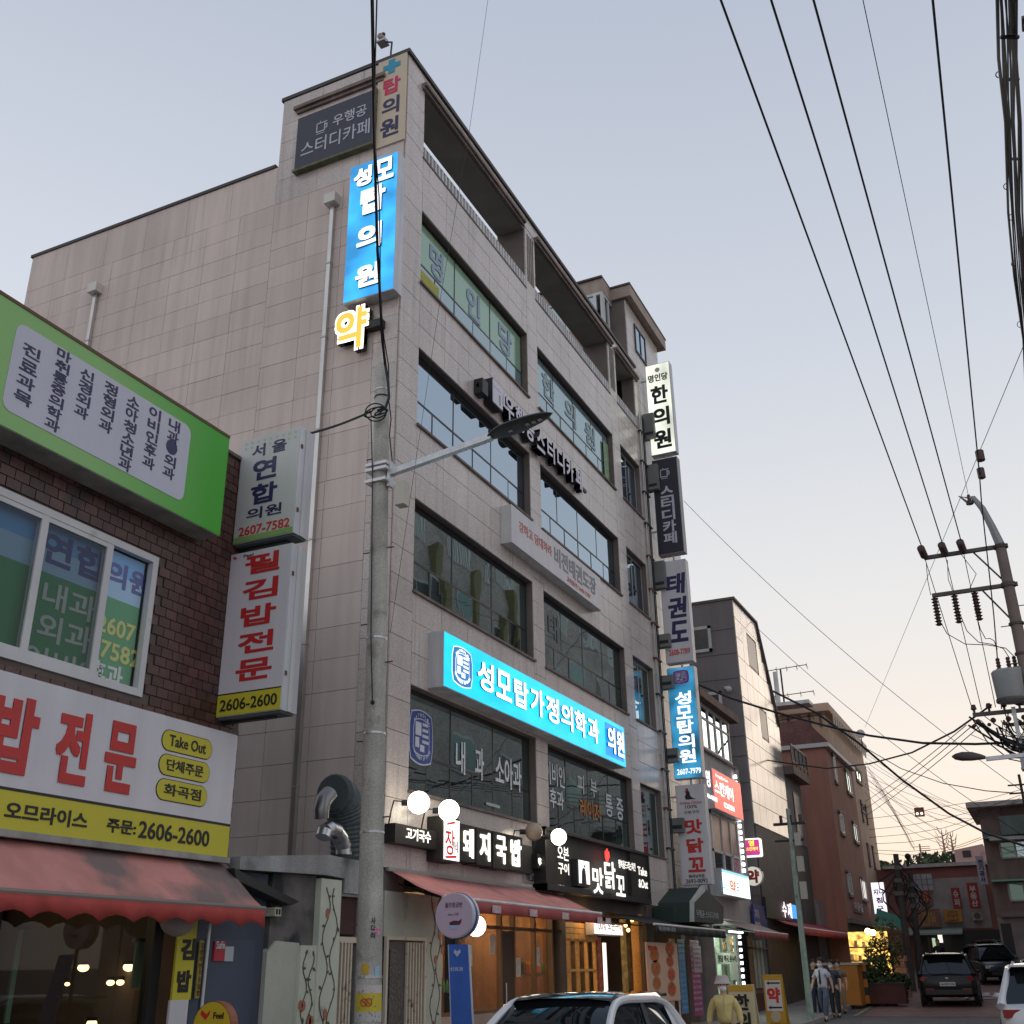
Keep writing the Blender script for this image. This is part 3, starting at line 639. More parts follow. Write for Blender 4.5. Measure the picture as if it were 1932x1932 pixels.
# ------------------------------------------------------------------ ground floor shops of the clinic building
WARMG = see_through('shop glass', (.85, .87, .85), .10)
DARKB = mat('black sign board', (.022, .019, .017), .6, var=.3, vscale=6)
WLET = lit('warm white lit letter', (1, .97, .88), .92)
# --- soup shop sign row
t = thing('shop_sign', 'black board row with four lit white letters over the pink awning', 'sign', (3.5, -.2, 3.4))
yb_ = -.22; yf = -.34
part('board', MB().box(.02, 2.3, yf+.1, -.04, 3.52, 3.82), DARKB, t); part('board', MB().box(5.62, 6.45, yf+.1, -.04, 3.52, 3.80), DARKB, t)
part('back_rail', MB().box(2.3, 5.62, -.12, -.04, 3.40, 3.95), DARKB, t)
mb = MB(); y = yf+.098
letters(t, '고기국수', (on_front(*cb(530, 500), y).x, y, 3.60), FX, FU, .82, .19, WLET, bold=.02)
letters(t, '돼지김치 두루치기', (5.66, y, 3.58), FX, FU, .72, .15, WLET, bold=.02)
letters(t, 'TEL:2603-6262', (5.40, -.075, 3.28), FX, FU, .92, .12, INK, bold=.01); part('plate', MB().box(5.30, 6.42, -.07, -.04, 3.24, 3.44), ALU, t)
x0 = on_front(*cb(828, 500), yf).x; x1 = on_front(*cb(950, 500), yf).x
part('box', MB().box(x0-.06, x1, yf, -.05, 3.34, 4.08), DARKB, t)
part('box_face', MB().box(x0, x1, yf-.006, yf, 3.37, 4.05), lit('lit white panel', (1, .98, .95), .9), t)
letters(t, '장', (x0+.04, yf-.007, 3.45), FX, FU, .34, .42, lit('lit red print', (.5, .01, .01), .6), bold=.01); letters(t, '가네', (x0+.30, yf-.007, 3.50), FX, FU, .20, .2, INK, bold=.0)
mb = MB(); plate(mb, [(.02, .05), (.45, .09), (.45, .05), (.1, .02)], (x0, yf-.006, 3.37), FX, FU, 0, .004); plate(mb, [(.1, .6), (.4, .66), (.38, .62), (.1, .57)], (x0, yf-.006, 3.37), FX, FU, 0, .004); part('brush_mark', mb, MATS['lit red print'], t)
cols = [(980, 1065), (1110, 1195), (1240, 1322), (1355, 1440)]
for ch, (a, b) in zip('돼지국밥', cols):
    xa = on_front(*cb(a, 540), yf).x; xb = on_front(*cb(b, 580), yf).x
    bx = part('letter_box', MB().box(xa-.12, xb+.06, yf, -.05, 3.38+random.uniform(-.02, .02), 4.02), DARKB, t)
    letters(bx, ch, (xa, yf-.004, 3.46), FX, FU, xb-xa-.03, .50, WLET, name='letter', bold=.03, depth=.015)
# --- chicken shop sign
t = thing('shop_sign', 'large black framed lit sign with a white hen mark over the second shop', 'sign', (10, -.25, 3.2))
yf = -.34; L_ = on_front(*c7(30, 600), yf).x; R_ = on_front(*c7(855, 800), yf).x; zb, zt = 3.12, 4.36
part('board', MB().box(L_+.7, R_-.9, yf+.14, -.04, zb+.1, zt-.02), mat('slate tiles behind letters', (.05, .045, .045), .6, var=.3), t)
fr_ = MB(); fr_.box(L_, R_, yf, -.04, zt-.06, zt); fr_.box(L_, R_, yf, -.04, zb, zb+.12); fr_.box(L_, L_+.06, yf, -.04, zb, zt); fr_.box(R_-.05, R_, yf, -.04, zb, zt); part('frame', fr_, BLK, t)
part('end_panel', MB().box(L_+.06, L_+1.1, yf+.04, -.05, zb+.12, zt-.06), DARKB, t); part('end_panel', MB().box(R_-1.35, R_-.05, yf+.04, -.05, zb+.12, zt-.06), DARKB, t)
y = yf+.035
def fx_(q, y): return on_front(*q, y)
def fit(s, qa, qb, y, m, parent, **k):      # lettering between two measured corners (lower left, upper right)
    a, b = on_front(*qa, y), on_front(*qb, y); return letters(parent, s, (a.x, y, a.z), FX, FU, b.x-a.x, b.z-a.z, m, **k)
fit('오븐', c7(125, 632), c7(210, 545), y, WLET, t, bold=.012); fit('구이', c7(130, 745), c7(212, 670), y, WLET, t, bold=.012)
fit('가맹문의 1587-9392', c7(125, 872), c7(235, 850), y, WLET, t, bold=.012)
fit('Take', c7(757, 755), c7(825, 705), y, WLET, t, bold=.012); fit('&Out', c7(765, 855), c7(832, 800), y, WLET, t, bold=.012)
fit('화곡남부점 2693-0092', c7(757, 968), c7(852, 950), y, WLET, t, bold=.012)
y = yf-.02
fit('맛', c7(405, 900), c7(480, 705), y, WLET, t, bold=.02); fit('닭', c7(500, 860), c7(575, 660), y, WLET, t, bold=.02); fit('꼬', c7(590, 920), c7(652, 770), y, WLET, t, bold=.02)
fit('행복을드리는치킨', c7(605, 700), c7(735, 665), y, WLET, t, bold=.012)
a, b = on_front(*c7(295, 820), y), on_front(*c7(370, 655), y)
h_ = part('hen_box', MB().box(a.x-.06, b.x, y+.004, -.1, a.z-.06, b.z+.02), BLK, t)
mb = MB(); w = b.x-a.x; hh = b.z-a.z
plate(mb, [(0, 0), (.2*w, 0), (.24*w, hh*.5), (.35*w, hh*.68), (.62*w, hh*.68), (.68*w, hh*.4), (.72*w, 0), (w, 0), (w, hh), (0, hh)], (a.x, y, a.z), FX, FU, 0, .01); part('hen_plate', mb, lit('lit white plate', (1, .98, .93), .92), h_)
mb = MB(); plate(mb, [(.42*w, .70*hh), (.52*w, .86*hh), (.60*w, .72*hh)], (a.x, y-.012, a.z), FX, FU, 0, .004); part('comb', mb, REDL, h_)
a = on_front(*c7(510, 640), y); mb = MB(); plate(mb, [(0, -.05), (.14, .08), (.12, .20), (.05, .15), (.02, .26), (-.04, .17), (-.10, .20), (-.1, .06)], (a.x, y, a.z), FX, FU, 0, .03); part('heart_flame', mb, lit('lit red flame', (.9, .05, .04), 1.3), t)
# --- globe lamps
GLB = lit('glowing globe', (1.0, .93, .76), 4.5); GOFF = mat('unlit smoky globe', (.36, .28, .20), .3, var=.1)
def globe(u, v, dia, on, lab, zfoot=3.8, y=-.5):
    p = on_front(u, v, y); t = thing('globe_lamp', lab, 'lamp', (p.x-.3, -.2, zfoot), 'globe lamps above the shop signs')
    part('arm', MB().tube([(p.x-.42, -.20, zfoot), (p.x-.42, -.24, p.z-.15), (p.x-.38, -.26, p.z), (p.x-.12, y+.24, p.z+.02)], .014, 6), BLK, t)
    part('cap', MB().tube([(p.x-.12, y+.25, p.z), (p.x-.06, y+.13, p.z)], .05, 8), BLK, t)
    part('globe', MB().sphere((p.x, y, p.z), dia/2, 24, 16), GLB if on else GOFF, t, smooth=True)
    if on:
        ld = bpy.data.lights.new('globe_light', 'POINT'); ld.energy = 17; ld.color = (1, .84, .58); ld.shadow_soft_size = .18
        lo_ = bpy.data.objects.new('globe_light', ld); COL.objects.link(lo_); lo_.location = Vector((p.x, y, p.z))-wloc(t); lo_.parent = t; lo_.visible_camera = False
globe(790, 1514, .36, True, 'lit globe lamp farthest left above the shop signs'); globe(847, 1529, .36, True, 'lit globe lamp above the red and white sign box')
globe(1007, 1569, .35, False, 'unlit smoky globe lamp above the black letter boxes'); globe(1054, 1579, .33, True, 'lit globe lamp at the corner of the chicken shop sign', y=-.6)
# window lit globe inside
t = thing('globe_lamp', 'lit globe lamp hanging under the awning behind the round sign', 'lamp', (2.7, -.3, 2.3), 'globe lamps above the shop signs')
p = on_front(898, 1747, -.3); part('globe', MB().sphere(p, .175, 24, 16), GLB, t, smooth=True); part('stem', MB().tube([p+Vector((0, 0, .16)), p+Vector((0, 0, .6))], .012, 6), BLK, t)
ld = bpy.data.lights.new('globe_light', 'POINT'); ld.energy = 5; ld.color = (1, .78, .5); ld.shadow_soft_size = .17; o = bpy.data.objects.new('globe_light', ld); COL.objects.link(o); o.parent = t; o.location = p-wloc(t)
# --- awnings
def awning(label, x0, x1, ya, za, yb, zb, drop, m, mv, scallop=0., name='awning', trim=None, cat='awning', folds=5):
    t = thing(name, label, cat, ((x0+x1)/2, (ya+yb)/2, zb))
    mb = MB(); n = 24
    for i in range(n+1):
        x = x0+(x1-x0)*i/n
        for j in range(5):
            s = j/4; sag = -.03*math.sin(math.pi*s)*(1+.4*math.sin(i*1.7)) ; mb.v.append((x, ya+(yb-ya)*s, za+(zb-za)*s+sag+.012*math.sin(i*2.3+j*1.9)*math.sin(math.pi*s)))
    for i in range(n):
        for j in range(4): mb.f.append((i*5+j, (i+1)*5+j, (i+1)*5+j+1, i*5+j+1)); mb.mi.append(0)
    o = part('canvas', mb, m, t, smooth=True); sm = o.modifiers.new('t', 'SOLIDIFY'); sm.thickness = .006
    mb = MB(); N_ = 60
    for i in range(N_+1):
        x = x0+(x1-x0)*i/N_; d = drop + (scallop*(1-abs(math.sin(math.pi*i/N_*folds))) if scallop else 0); w = .012*math.sin(i*.9)
        mb.v += [(x, yb-.02, zb-.02), (x, yb-.02+w, zb-drop*.5), (x, yb-.02+w*1.6, zb-d)]
    for i in range(N_):
        for j in range(2): mb.f.append((i*3+j, (i+1)*3+j, (i+1)*3+j+1, i*3+j+1)); mb.mi.append(0)
    o = part('valance', mb, mv, t, smooth=True); sm = o.modifiers.new('t', 'SOLIDIFY'); sm.thickness = .004
    part('front_bar', MB().tube([(x0-.02, yb, zb), (x1+.02, yb, zb)], .028, 8), trim or WHT, t)
    for x in (x0+.3, x1-.3): part('folding_arm', MB().tube([(x, ya, za-.2), (x+.15, (ya+yb)/2, (za+zb)/2-.15), (x, yb, zb-.03)], .018, 6), BLK, t)
    return t
PINK = mat('faded pink canvas', (.50, .20, .18), .85, var=.12, vscale=2, streak=.12, grime=((.24, .15, .14), 1.6, .58)); MARO = mat('maroon valance', (.32, .07, .065), .85, var=.15)
t = awning('long faded pink awning over the soup restaurant front', .18, 6.98, -.06, 3.12, -1.05, 2.68, .20, PINK, MARO)
for a in (1215, 1510, 1765):
    p = on_front(*cb(a, 1060), -1.1); part('patch', MB().box(p.x, p.x+.32, -1.10, -1.088, 2.50, 2.62), mat('pale patch', (.5, .38, .38), .7, var=.3, vscale=14), t)
for xx in (7.25, 7.75):
    part('patch', MB().box(xx-.6, xx-.32, -1.10, -1.088, 2.48, 2.60), MATS['pale patch'], t)
# --- shop interiors: floor, back wall, warm lamps
t = thing('soup_restaurant', 'warmly lit restaurant front with wooden frames under the pink awning', 'restaurant', (4.5, .3, 0))
WOODW = mat('warm wood wall', (.22, .11, .05), .7, var=.25, vscale=3, streak=.3); WOODF = mat('brown wood frame', (.16, .085, .04), .55, var=.3, streak=.3)
part('back_wall', MB().box(2.0, 7.3, 2.8, 2.9, 0, 3.0), WOODW, t); part('floor', MB().box(1.95, 7.3, .3, 2.9, .02, .1), WOODF, t); part('ceiling', MB().box(1.95, 7.3, .3, 2.9, 2.9, 2.98), mat('dim ceiling', (.2, .14, .1), .8), t)
mb = MB()
for x in (2.0, 3.1, 4.7, 5.3, 6.3, 7.2): mb.box(x, x+.07, .16, .26, .1, 2.78)
for z in (.1, .9, 2.35, 2.70): mb.box(2.07, 7.2, .18, .24, z, z+.06)
part('window_frame', mb, WOODF, t)
for a, b in ((2.07, 3.1), (3.17, 4.7), (5.37, 6.3), (6.37, 7.2)): pane(t, a, b, .205, .96, 2.35, WARMG)
part('low_wall', MB().box(2.0, 7.3, .17, .25, .1, .9), mat('pinkish tile', (.35, .25, .21), .6, var=.2), t)
d_ = part('door', MB().box(4.77, 5.3, .18, .23, .12, 2.33), mat('dark glass door', (.08, .05, .035), .15), t); part('handle', MB().tube([(4.88, .14, .9), (4.88, .14, 1.4)], .015, 6), SILVER, d_)
for x, yy, e in ((3.2, 1.6, 26), (5.8, 1.6, 26)):
    ld = bpy.data.lights.new('ceiling_light', 'POINT'); ld.energy = e*1.7; ld.color = (1, .66, .34); ld.shadow_soft_size = .2; o = bpy.data.objects.new('ceiling_light', ld); COL.objects.link(o); o.parent = t; o.location = Vector((x, yy, 2.5))-wloc(t)
    part('ceiling_lamp', MB().sphere((x, yy, 2.72), .1, 12, 8), lit('warm bulb', (1, .7, .35), 6), t)
for i in range(7): part('wall_picture', MB().box(2.5+i*.7, 2.5+i*.7+.4, 2.74, 2.8, 1.5+.1*(i % 2), 2.1+.1*(i % 3)), mat('pinned menu paper', (.55, .45, .3), .8, rand=.4, var=.3, vscale=7), t)
for i in range(5): part('glass_notice', MB().box(2.2+i*1.05, 2.2+i*1.05+.22+.1*(i % 2), .195, .202, 1.5+.2*(i % 3), 1.85+.2*(i % 3)), mat('window paper', (.5, .46, .38), .8, var=.2, vscale=11), t)
for i in range(12): part('bottle', MB().tube([(5.4+i*.15, 2.6, 1.2), (5.4+i*.15, 2.6, 1.36), (5.4+i*.15, 2.6, 1.46)], [.035, .035, .012], 7), mat('soju green', (.05, .16, .08), .2), t)
t2 = thing('table_row', 'dim dining tables seen through the warm restaurant glass', 'table', (4, 1.3, .1))
for x in (2.6, 3.9, 5.9, 6.8):
    tp = part('tabletop', MB().box(x-.35, x+.35, .9, 1.5, .80, .84), WOODF, t2); part('leg', MB().box(x-.04, x+.04, 1.16, 1.24, .1, .80), BLK, tp)
# chicken shop
t = thing('chicken_shop', 'narrow shop with golden tiled canopy and glowing square windows beside the pier', 'shop', (10, .3, 0))
part('back_wall', MB().box(7.5, 12.9, 2.4, 2.5, 0, 3.0), WOODW, t); part('floor', MB().box(7.52, 12.95, .3, 2.4, .02, .1), WOODF, t); part('ceiling', MB().box(7.52, 12.95, .3, 2.4, 2.92, 2.98), MATS['dim ceiling'], t)
GOLD = mat('golden wood slats', (.50, .28, .08), .5, var=.2, spk=.2, sscale=20)
tb = MB()
for i in range(9):
    for j in range(3): tb.box(7.56+i*.235, 7.56+i*.235+.225, .08, .12, 2.24+j*.115, 2.24+j*.115+.105)
part('canopy_tiles', tb, GOLD, t, kind='stuff')
mb = MB()
for x in (7.55, 8.1, 8.62, 9.15, 9.66): mb.box(x, x+.05, .14, .22, .1, 2.24)
for z in (.9, 1.58, 2.2): mb.box(7.55, 9.71, .15, .21, z, z+.05)
part('window_frame', mb, GOLD, t)
for a in (7.6, 8.15, 8.67, 9.2):
    pane(t, a, a+.46, .175, 1.63, 2.2, WARMG); pane(t, a, a+.46, .175, .95, 1.58, WARMG)
part('low_wall', MB().box(7.55, 9.7, .15, .22, .1, .9), WOODF, t)
part('shelf', MB().box(7.7, 9.6, 1.2, 1.6, 1.50, 1.54), WOODF, t)
for i in range(10): part('bottle', MB().tube([(7.8+i*.19, 1.4, 1.54), (7.8+i*.19, 1.4, 1.74), (7.8+i*.19, 1.4, 1.82)], [.035, .035, .012], 8), mat('amber bottle', (.3, .12, .03), .2) if i % 3 else mat('green bottle', (.05, .12, .05), .2), t)
a, b = on_front(*c7(412, 1225), -.15), on_front(*c7(635, 1150), -.15)
s = part('lightbox', MB().box(a.x, b.x, -.15, .05, a.z, b.z), SIGNB, t); part('lightbox_face', MB().box(a.x+.02, b.x-.02, -.158, -.15, a.z+.02, b.z-.02), lit('lit white face', (1, .97, .93), 1.0), s)
letters(s, '100%', (a.x+.15, -.160, a.z+.1), FX, FU, .6, .2, mat('pale print', (.6, .4, .35), .5), bold=.01); letters(s, '오븐구이', (a.x+.85, -.160, a.z+.1), FX, FU, 1.0, .22, INK, bold=.01)
part('column', MB().box(12.35, 12.62, -.02, .2, .0, 2.9), GOLD, t); part('column', MB().box(11.55, 11.85, .05, .2, .0, 2.75), mat('olive poster column', (.16, .14, .06), .6, grime=((.35, .3, .12), 6, .5)), t)
part('door_panel', MB().box(9.75, 10.0, .12, .2, .1, 2.3), mat('red poster panel', (.28, .05, .03), .5, grime=((.4, .2, .1), 7, .5)), t)
part('light_strip', MB().box(10.25, 10.42, .3, .33, 1.0, 2.2), lit('poster light', (1, .93, .82), .9), t); part('light_strip', MB().box(10.62, 10.80, .3, .33, 1.0, 2.2), MATS['poster light'], t)
for x, e in ((8.6, 30), (11.2, 22)):
    ld = bpy.data.lights.new('ceiling_light', 'POINT'); ld.energy = e*1.5; ld.color = (1, .62, .27); ld.shadow_soft_size = .15; o = bpy.data.objects.new('ceiling_light', ld); COL.objects.link(o); o.parent = t; o.location = Vector((x, 1.3, 2.6))-wloc(t)
ld = bpy.data.lights.new('canopy_light', 'POINT'); ld.energy = 4; ld.color = (1, .55, .2); ld.shadow_soft_size = .05; o = bpy.data.objects.new('canopy_light', ld); COL.objects.link(o); o.parent = t; o.location = Vector((8.6, -.2, 2.66))-wloc(t)
for q in ((645, 65), (570, 125), (600, 180)):
    p = on_front(*cw(*q), -.3); part('spot_lamp', MB().sphere(p, .045, 8, 6), lit('orange bulb', (1, .5, .15), 5), t)
# menu board with dishes
def quadboard(t, qs, y, m, name='board', th=.03):
    P_ = [on_front(*q, y) for q in qs]; mb = MB(); mb.prism(P_, (0, th, 0)); return part(name, mb, m, t), P_
t = thing('menu_board', 'tall cream menu banner printed with red dishes standing by the chicken shop', 'menu board', (12.2, -.9, 0))
x0, x1, zb, zt = 10.55, 12.1, .75, 2.22; y = -.85
a, b = on_front(*c7(822, 1285), y), on_front(*c7(1100, 1740), y)
x0, zt, x1, zb = a.x, a.z, b.x-.05, b.z
part('board', MB().box(x0, x1, y, y+.04, zb, zt), mat('cream banner', (.62, .40, .27), .6, var=.06), t); part('lower_board', MB().box(x0+.05, x1+.1, y+.05, y+.08, 0.15, zb), MATS['cream banner'], t)
for x in (x0+.5, x1-.35): part('leg', MB().box(x, x+.07, y-.03, y+.05, .0, zb-.02), BLK, t)
letters(t, '맛닭꼬 메뉴', (x0+.1, y-.002, zt-.18), FX, FU, .7, .11, REDL, bold=.04)
DISHM = [mat('dish red', (.42, .06, .015), .5, var=.5, vscale=16, grime=((.50, .26, .10), 24, .56)), mat('dish brown', (.40, .12, .025), .5, var=.5, vscale=16, grime=((.5, .10, .03), 20, .55)), mat('dish cream', (.55, .38, .2), .5, var=.2, vscale=18)]
PLT = mat('dish plate', (.33, .17, .10), .5)
for i, (fx, fz, r_) in enumerate(((.74, .90, .21), (.23, .79, .20), (.72, .68, .17), (.25, .56, .21), (.74, .45, .18), (.25, .31, .18), (.72, .20, .20), (.24, .07, .18))):
    cx, cz = x0+fx*(x1-x0), zb+fz*(zt-zb); rr_ = random.Random(i); blob = lambda a, b: [(p_[0]*rr_.uniform(.86, 1.12), p_[1]*rr_.uniform(.86, 1.12)) for p_ in disc(0, 0, a, 16, b)]; mb = MB(); plate(mb, disc(0, 0, r_*1.75, 18, r_*.86), (cx, y, cz), FX, FU, 0, .003); d_ = part('dish_print', mb, PLT, t)
    mb = MB(); plate(mb, blob(r_*1.42, r_*.66), (cx, y-.003, cz), FX, FU, 0, .003); part('dish_food', mb, DISHM[i % 2], d_)
# --- entrance gable canopy, dark awning, posters at the stair entrance
t = thing('entrance_canopy', 'dark green gabled entrance canopy with a pale edge and lettering beside the chicken shop', 'canopy', (15.3, -.8, 2.8))
y0 = -1.0; P_ = [on_front(*q, y0) for q in (c7(1190, 1125), c7(1190, 965), c7(1275, 850), c7(1432, 1010), c7(1432, 1140))]
mb = MB(); mb.prism(P_, (0, .04, 0)); part('gable', mb, mat('green black board', (.035, .045, .045), .6, var=.2), t)
q = [p+Vector((0, .04, 0)) for p in P_]; mb = MB(); mb.prism([P_[0]+Vector((-.02, -.02, 0)), P_[1]+Vector((-.02, -.02, 0)), P_[2]+Vector((-.02, -.02, .03)), P_[2]+Vector((.1, -.02, -.10)), P_[1]+Vector((.07, -.02, -.03)), P_[0]+Vector((.07, -.02, 0))], (0, .10, 0)); part('edge', mb, mat('pale green edge', (.42, .46, .42), .5, streak=.2), t)
mb = MB(); mb.prism(P_, (0, 1.0, 0)); 
for v_ in range(len(mb.v)): mb.v[v_] = (mb.v[v_][0], mb.v[v_][1]+.05, mb.v[v_][2]-.01)
part('hood', mb, mat('dark green canvas', (.02, .035, .03), .8), t)
letters(t, '우행공 스터디카페', (P_[0].x+.35, y0-.004, P_[0].z+.12), FX, FU, 2.2, .2, mat('dim white print', (.28, .3, .3), .5), bold=.02)
mb = MB(); mb.box(13.5, 16.2, -.6, -.05, 2.72, 3.1); part('hood_side', mb, MATS['dark green canvas'], t)
GRC = mat('black canvas', (.016, .018, .018), .8)
t = awning('black awning with a pale front bar before the stair entrance', 10.0, 16.2, -.05, 2.85, -1.2, 2.56, .20, GRC, GRC, trim=mat('pale bar', (.5, .48, .46), .5))
letters(t, '학원 공부방 헤어 스튜디오', (10.2, -1.24, 2.42), FX, FU, 1.3, .1, mat('grey print dim', (.3, .3, .3), .5), bold=.02)
# posters
def posterset(x0, x1, y, items):
    for x_a, x_b, z_a, z_b, col, lab, g in items:
        y -= .016
        t = thing('poster', lab, 'poster', (x_a, y, z_a)); part('sheet', MB().box(x_a, x_b, y, y+.012, z_a, z_b), mat('poster %s' % lab[:18], col, .5, var=.12, vscale=5), t)
        nl = max(2, int((z_b-z_a)/.14)); tx = ['스터디카페', '24시간 운영', '무인카페', '독서실', '회원모집', '할인행사', '정기권', '1일권 특가', '단체석', '예약문의', '상담환영', '주차가능', '화곡점', '오픈']
        for q_ in range(nl): letters(t, tx[(q_*3+len(lab)) % 14], (x_a+.04, y-.003, z_b-.12-q_*(z_b-z_a-.1)/nl), FX, FU, (x_b-x_a)*.8, .07, mat('poster print %s' % lab[:6], g, .5), bold=.012)
posterset(0, 0, -.08, [(14.55, 15.1, 1.9, 2.35, (.50, .42, .05), 'yellow poster high beside the stair entrance', (.7, .6, .3)), (14.5, 15.15, .3, 1.85, (.42, .43, .46), 'grey text poster below the yellow poster', (.2, .2, .22)), (15.2, 15.8, .5, 2.35, (.06, .22, .42), 'tall blue poster beside the stair entrance', (.25, .4, .5)), (16.3, 17.2, .4, 2.35, (.28, .06, .14), 'tall crimson flyer display beside the stair entrance', (.5, .42, .46)), (16.5, 17.3, 1.5, 2.2, (.40, .28, .30), 'pinkish paper notice over the crimson flyers', (.25, .2, .3))])
# ------------------------------------------------------------------ painted wall and gate at the corner
t = thing('gate_wall', 'pale green plaster wall with a cream barred gate at the building corner', 'wall', (1, -.05, 0))
PG = mat('pale green plaster', (.42, .43, .36), .85, var=.12, spk=.1, grime=((.10, .09, .075), .9, .62))
mb = MB(); mb.box(.06, 1.95, -.06, .04, 2.13, 2.80); mb.box(1.36, 1.95, -.06, .04, 0, 2.13); part('plaster', mb, PG, t)
CRM = mat('cream painted steel', (.52, .46, .36), .5, grime=((.2, .08, .03), 7, .60))
mb = MB(); mb.box(.1, 1.36, -.1, -.05, 2.08, 2.13); mb.box(1.30, 1.36, -.1, -.05, 0, 2.08); mb.box(.1, .16, -.1, -.05, 0, 2.08); part('gate_frame', mb, CRM, t)
for i in range(6): part('bar', MB().box(.74+i*.092, .74+i*.092+.028, -.10, -.06, 0, 2.05), CRM, t)
part('obscure_pane', MB().box(.28, .70, -.06, -.03, 0, 1.95), mat('hammered glass', (.10, .09, .08), .25, spk=.5, sscale=30, bump=.6, bscale=60), t)
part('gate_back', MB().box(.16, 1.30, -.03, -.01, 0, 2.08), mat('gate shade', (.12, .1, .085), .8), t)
VG = mat('painted vine', (.10, .085, .05), .8); VR = mat('painted rose', (.36, .13, .09), .8)
def vine(t, x0, x1, z0, z1, y, seed):
    rnd = random.Random(seed); mb = MB(); rb = MB(); w = x1-x0
    for s in range(2):
        pts = []; n = 26
        for i in range(n+1):
            z = z0+(z1-z0)*i/n; pts.append((x0+w*(.30+.42*s)+w*.17*math.sin(i*.8+s*2+seed), y-.003, z))
        for a, b in zip(pts, pts[1:]): mb.beam(a, b, .016, .006, (0, 1, 0))
        for i in range(1, n, 2):
            p = Vector(pts[i]); a = rnd.uniform(0, 6.28); l = rnd.uniform(.05, .10); d = Vector((math.cos(a), 0, math.sin(a))); e = Vector((-d.z, 0, d.x))
            mb.prism([p, p+d*l*.5+e*l*.25, p+d*l, p+d*l*.5-e*l*.25], (0, -.004, 0))
            if rnd.random() < .16:
                p2 = p+d*l*1.2; rb.prism([p2+Vector((math.cos(k)*.05, 0, math.sin(k)*.07)) for k in [j*.9 for j in range(7)]], (0, -.005, 0))
    part('painted_vine', mb, VG, t, kind='stuff'); part('painted_roses', rb, VR, t, kind='stuff')
vine(t, 1.50, 1.93, .05, 2.78, -.062, 3)
# ------------------------------------------------------------------ gap between the two buildings
t = thing('lean_to_shed', 'low concrete-roofed shed with rose-painted piers filling the gap between buildings', 'shed', (-1.9, 0, 0))
CONC = mat('weathered concrete', (.30, .30, .295), .9, var=.22, spk=.25, streak=.25, bump=.3, grime=((.08, .085, .08), 1.3, .60))
a = on_front(*c2(1190, 1100), 0); mb = MB()
mb.prism([(-3.62, -.12, 2.86), (-3.62, -.12, 3.02), (-1.66, -.12, 3.20), (-.45, -.12, 3.17), (-.45, -.12, 2.70), (-1.18, -.12, 2.70), (-1.18, -.12, 2.90), (-1.66, -.12, 2.92)], (0, .5, 0)); part('roof_slab', mb, CONC, t)
mb = MB(); mb.box(-3.55, -.05, .35, 4, 2.85, 3.05); part('roof_deck', mb, CONC, t)
mb = MB(); mb.prism([(-2.80, -.03, 0), (-2.80, -.03, 1.88), (-2.62, -.03, 2.02), (-2.1, -.03, 2.0), (-2.1, -.03, 0)], (0, .2, 0)); part('painted_wall', mb, PG, t)
part('pier', MB().box(-1.74, -1.22, -.10, .1, 0, 2.87), mat('pale mint paint', (.50, .53, .43), .8, var=.1, grime=((.12, .11, .09), 2.2, .64)), t)
part('pier', MB().box(-2.12, -1.74, -.08, .1, 0, 1.97), MATS['pale mint paint'], t)
part('grimy_wall', MB().box(-2.75, -1.74, .0, .15, 1.88, 2.9), mat('black stained plaster', (.13, .12, .115), .9, var=.4, vscale=3, grime=((.03, .035, .035), 1.6, .50)), t)
vine(t, -1.72, -1.24, .05, 2.75, -.103, 8); vine(t, -2.10, -1.76, .05, 1.9, -.083, 5)
part('door_panel', MB().box(-1.18, -.62, .02, .06, 2.14, 2.68), mat('dark red panel', (.055, .02, .018), .6), t)
mb = MB(); mb.box(-.62, -.45, -.06, .06, 0, 2.70); mb.box(-1.22, -.62, -.06, .04, 2.66, 2.70); part('door_frame', mb, ALU, t)
mb = MB(); mb.box(-1.20, -.55, -.07, .0, 2.02, 2.10); part('gate_rail', mb, CRM, t)
for i, x in enumerate((-1.19, -1.10, -1.01, -.93, -.85)): part('bar', MB().box(x, x+.035, -.07, -.03, 0, 2.02), CRM, t)
part('gate_back', MB().box(-1.2, -.5, .02, .05, 0, 2.02), MATS['hammered glass'], t)
# exhaust ducts
t = thing('flexible_duct', 'fat dark ribbed exhaust duct arching from the shed roof beside the pole', 'duct', (-1.3, .4, 3.1))
DUCT = mat('dark ribbed rubber', (.075, .09, .092), .7, var=.2)
pts = [on_front(*c2(*q), .25) for q in ((1780, 1120), (1775, 1000), (1765, 900), (1745, 820), (1715, 770), (1685, 765))]
P2 = []; R2 = []
for i in range(len(pts)-1):
    for k in range(9): P2.append(pts[i].lerp(pts[i+1], k/9)); R2.append(.40 if (len(R2) % 2) else .375)
mb = MB(); mb.tube(P2, [r*.78 for r in R2], 18); part('hose', mb, DUCT, t, smooth=False)
mb = MB(); q = [on_front(*c2(*s), .15) for s in ((1672, 765), (1640, 800), (1630, 850), (1632, 890))]; mb.tube(q, [.135, .13, .12, .11], 16); part('mouth', mb, mat('dull duct metal', (.22, .22, .22), .35, metal=.8, var=.2), t, smooth=True)
t = thing('metal_elbow_duct', 'shiny segmented metal elbow duct in front of the dark ribbed duct', 'duct', (-1.4, 0, 3.1))
q = [on_front(*c2(*s), .1) for s in ((1640, 985), (1650, 955), (1675, 942), (1705, 955), (1728, 990), (1742, 1030), (1745, 1075))]
CH = mat('shiny galvanised duct', (.48, .49, .50), .32, metal=1., var=.1, bump=.2, bscale=9)
for i in range(len(q)-1): part('segment', MB().tube([q[i], q[i+1]+(q[i+1]-q[i])*.08], [.115, .122], 18), CH, t, smooth=True)
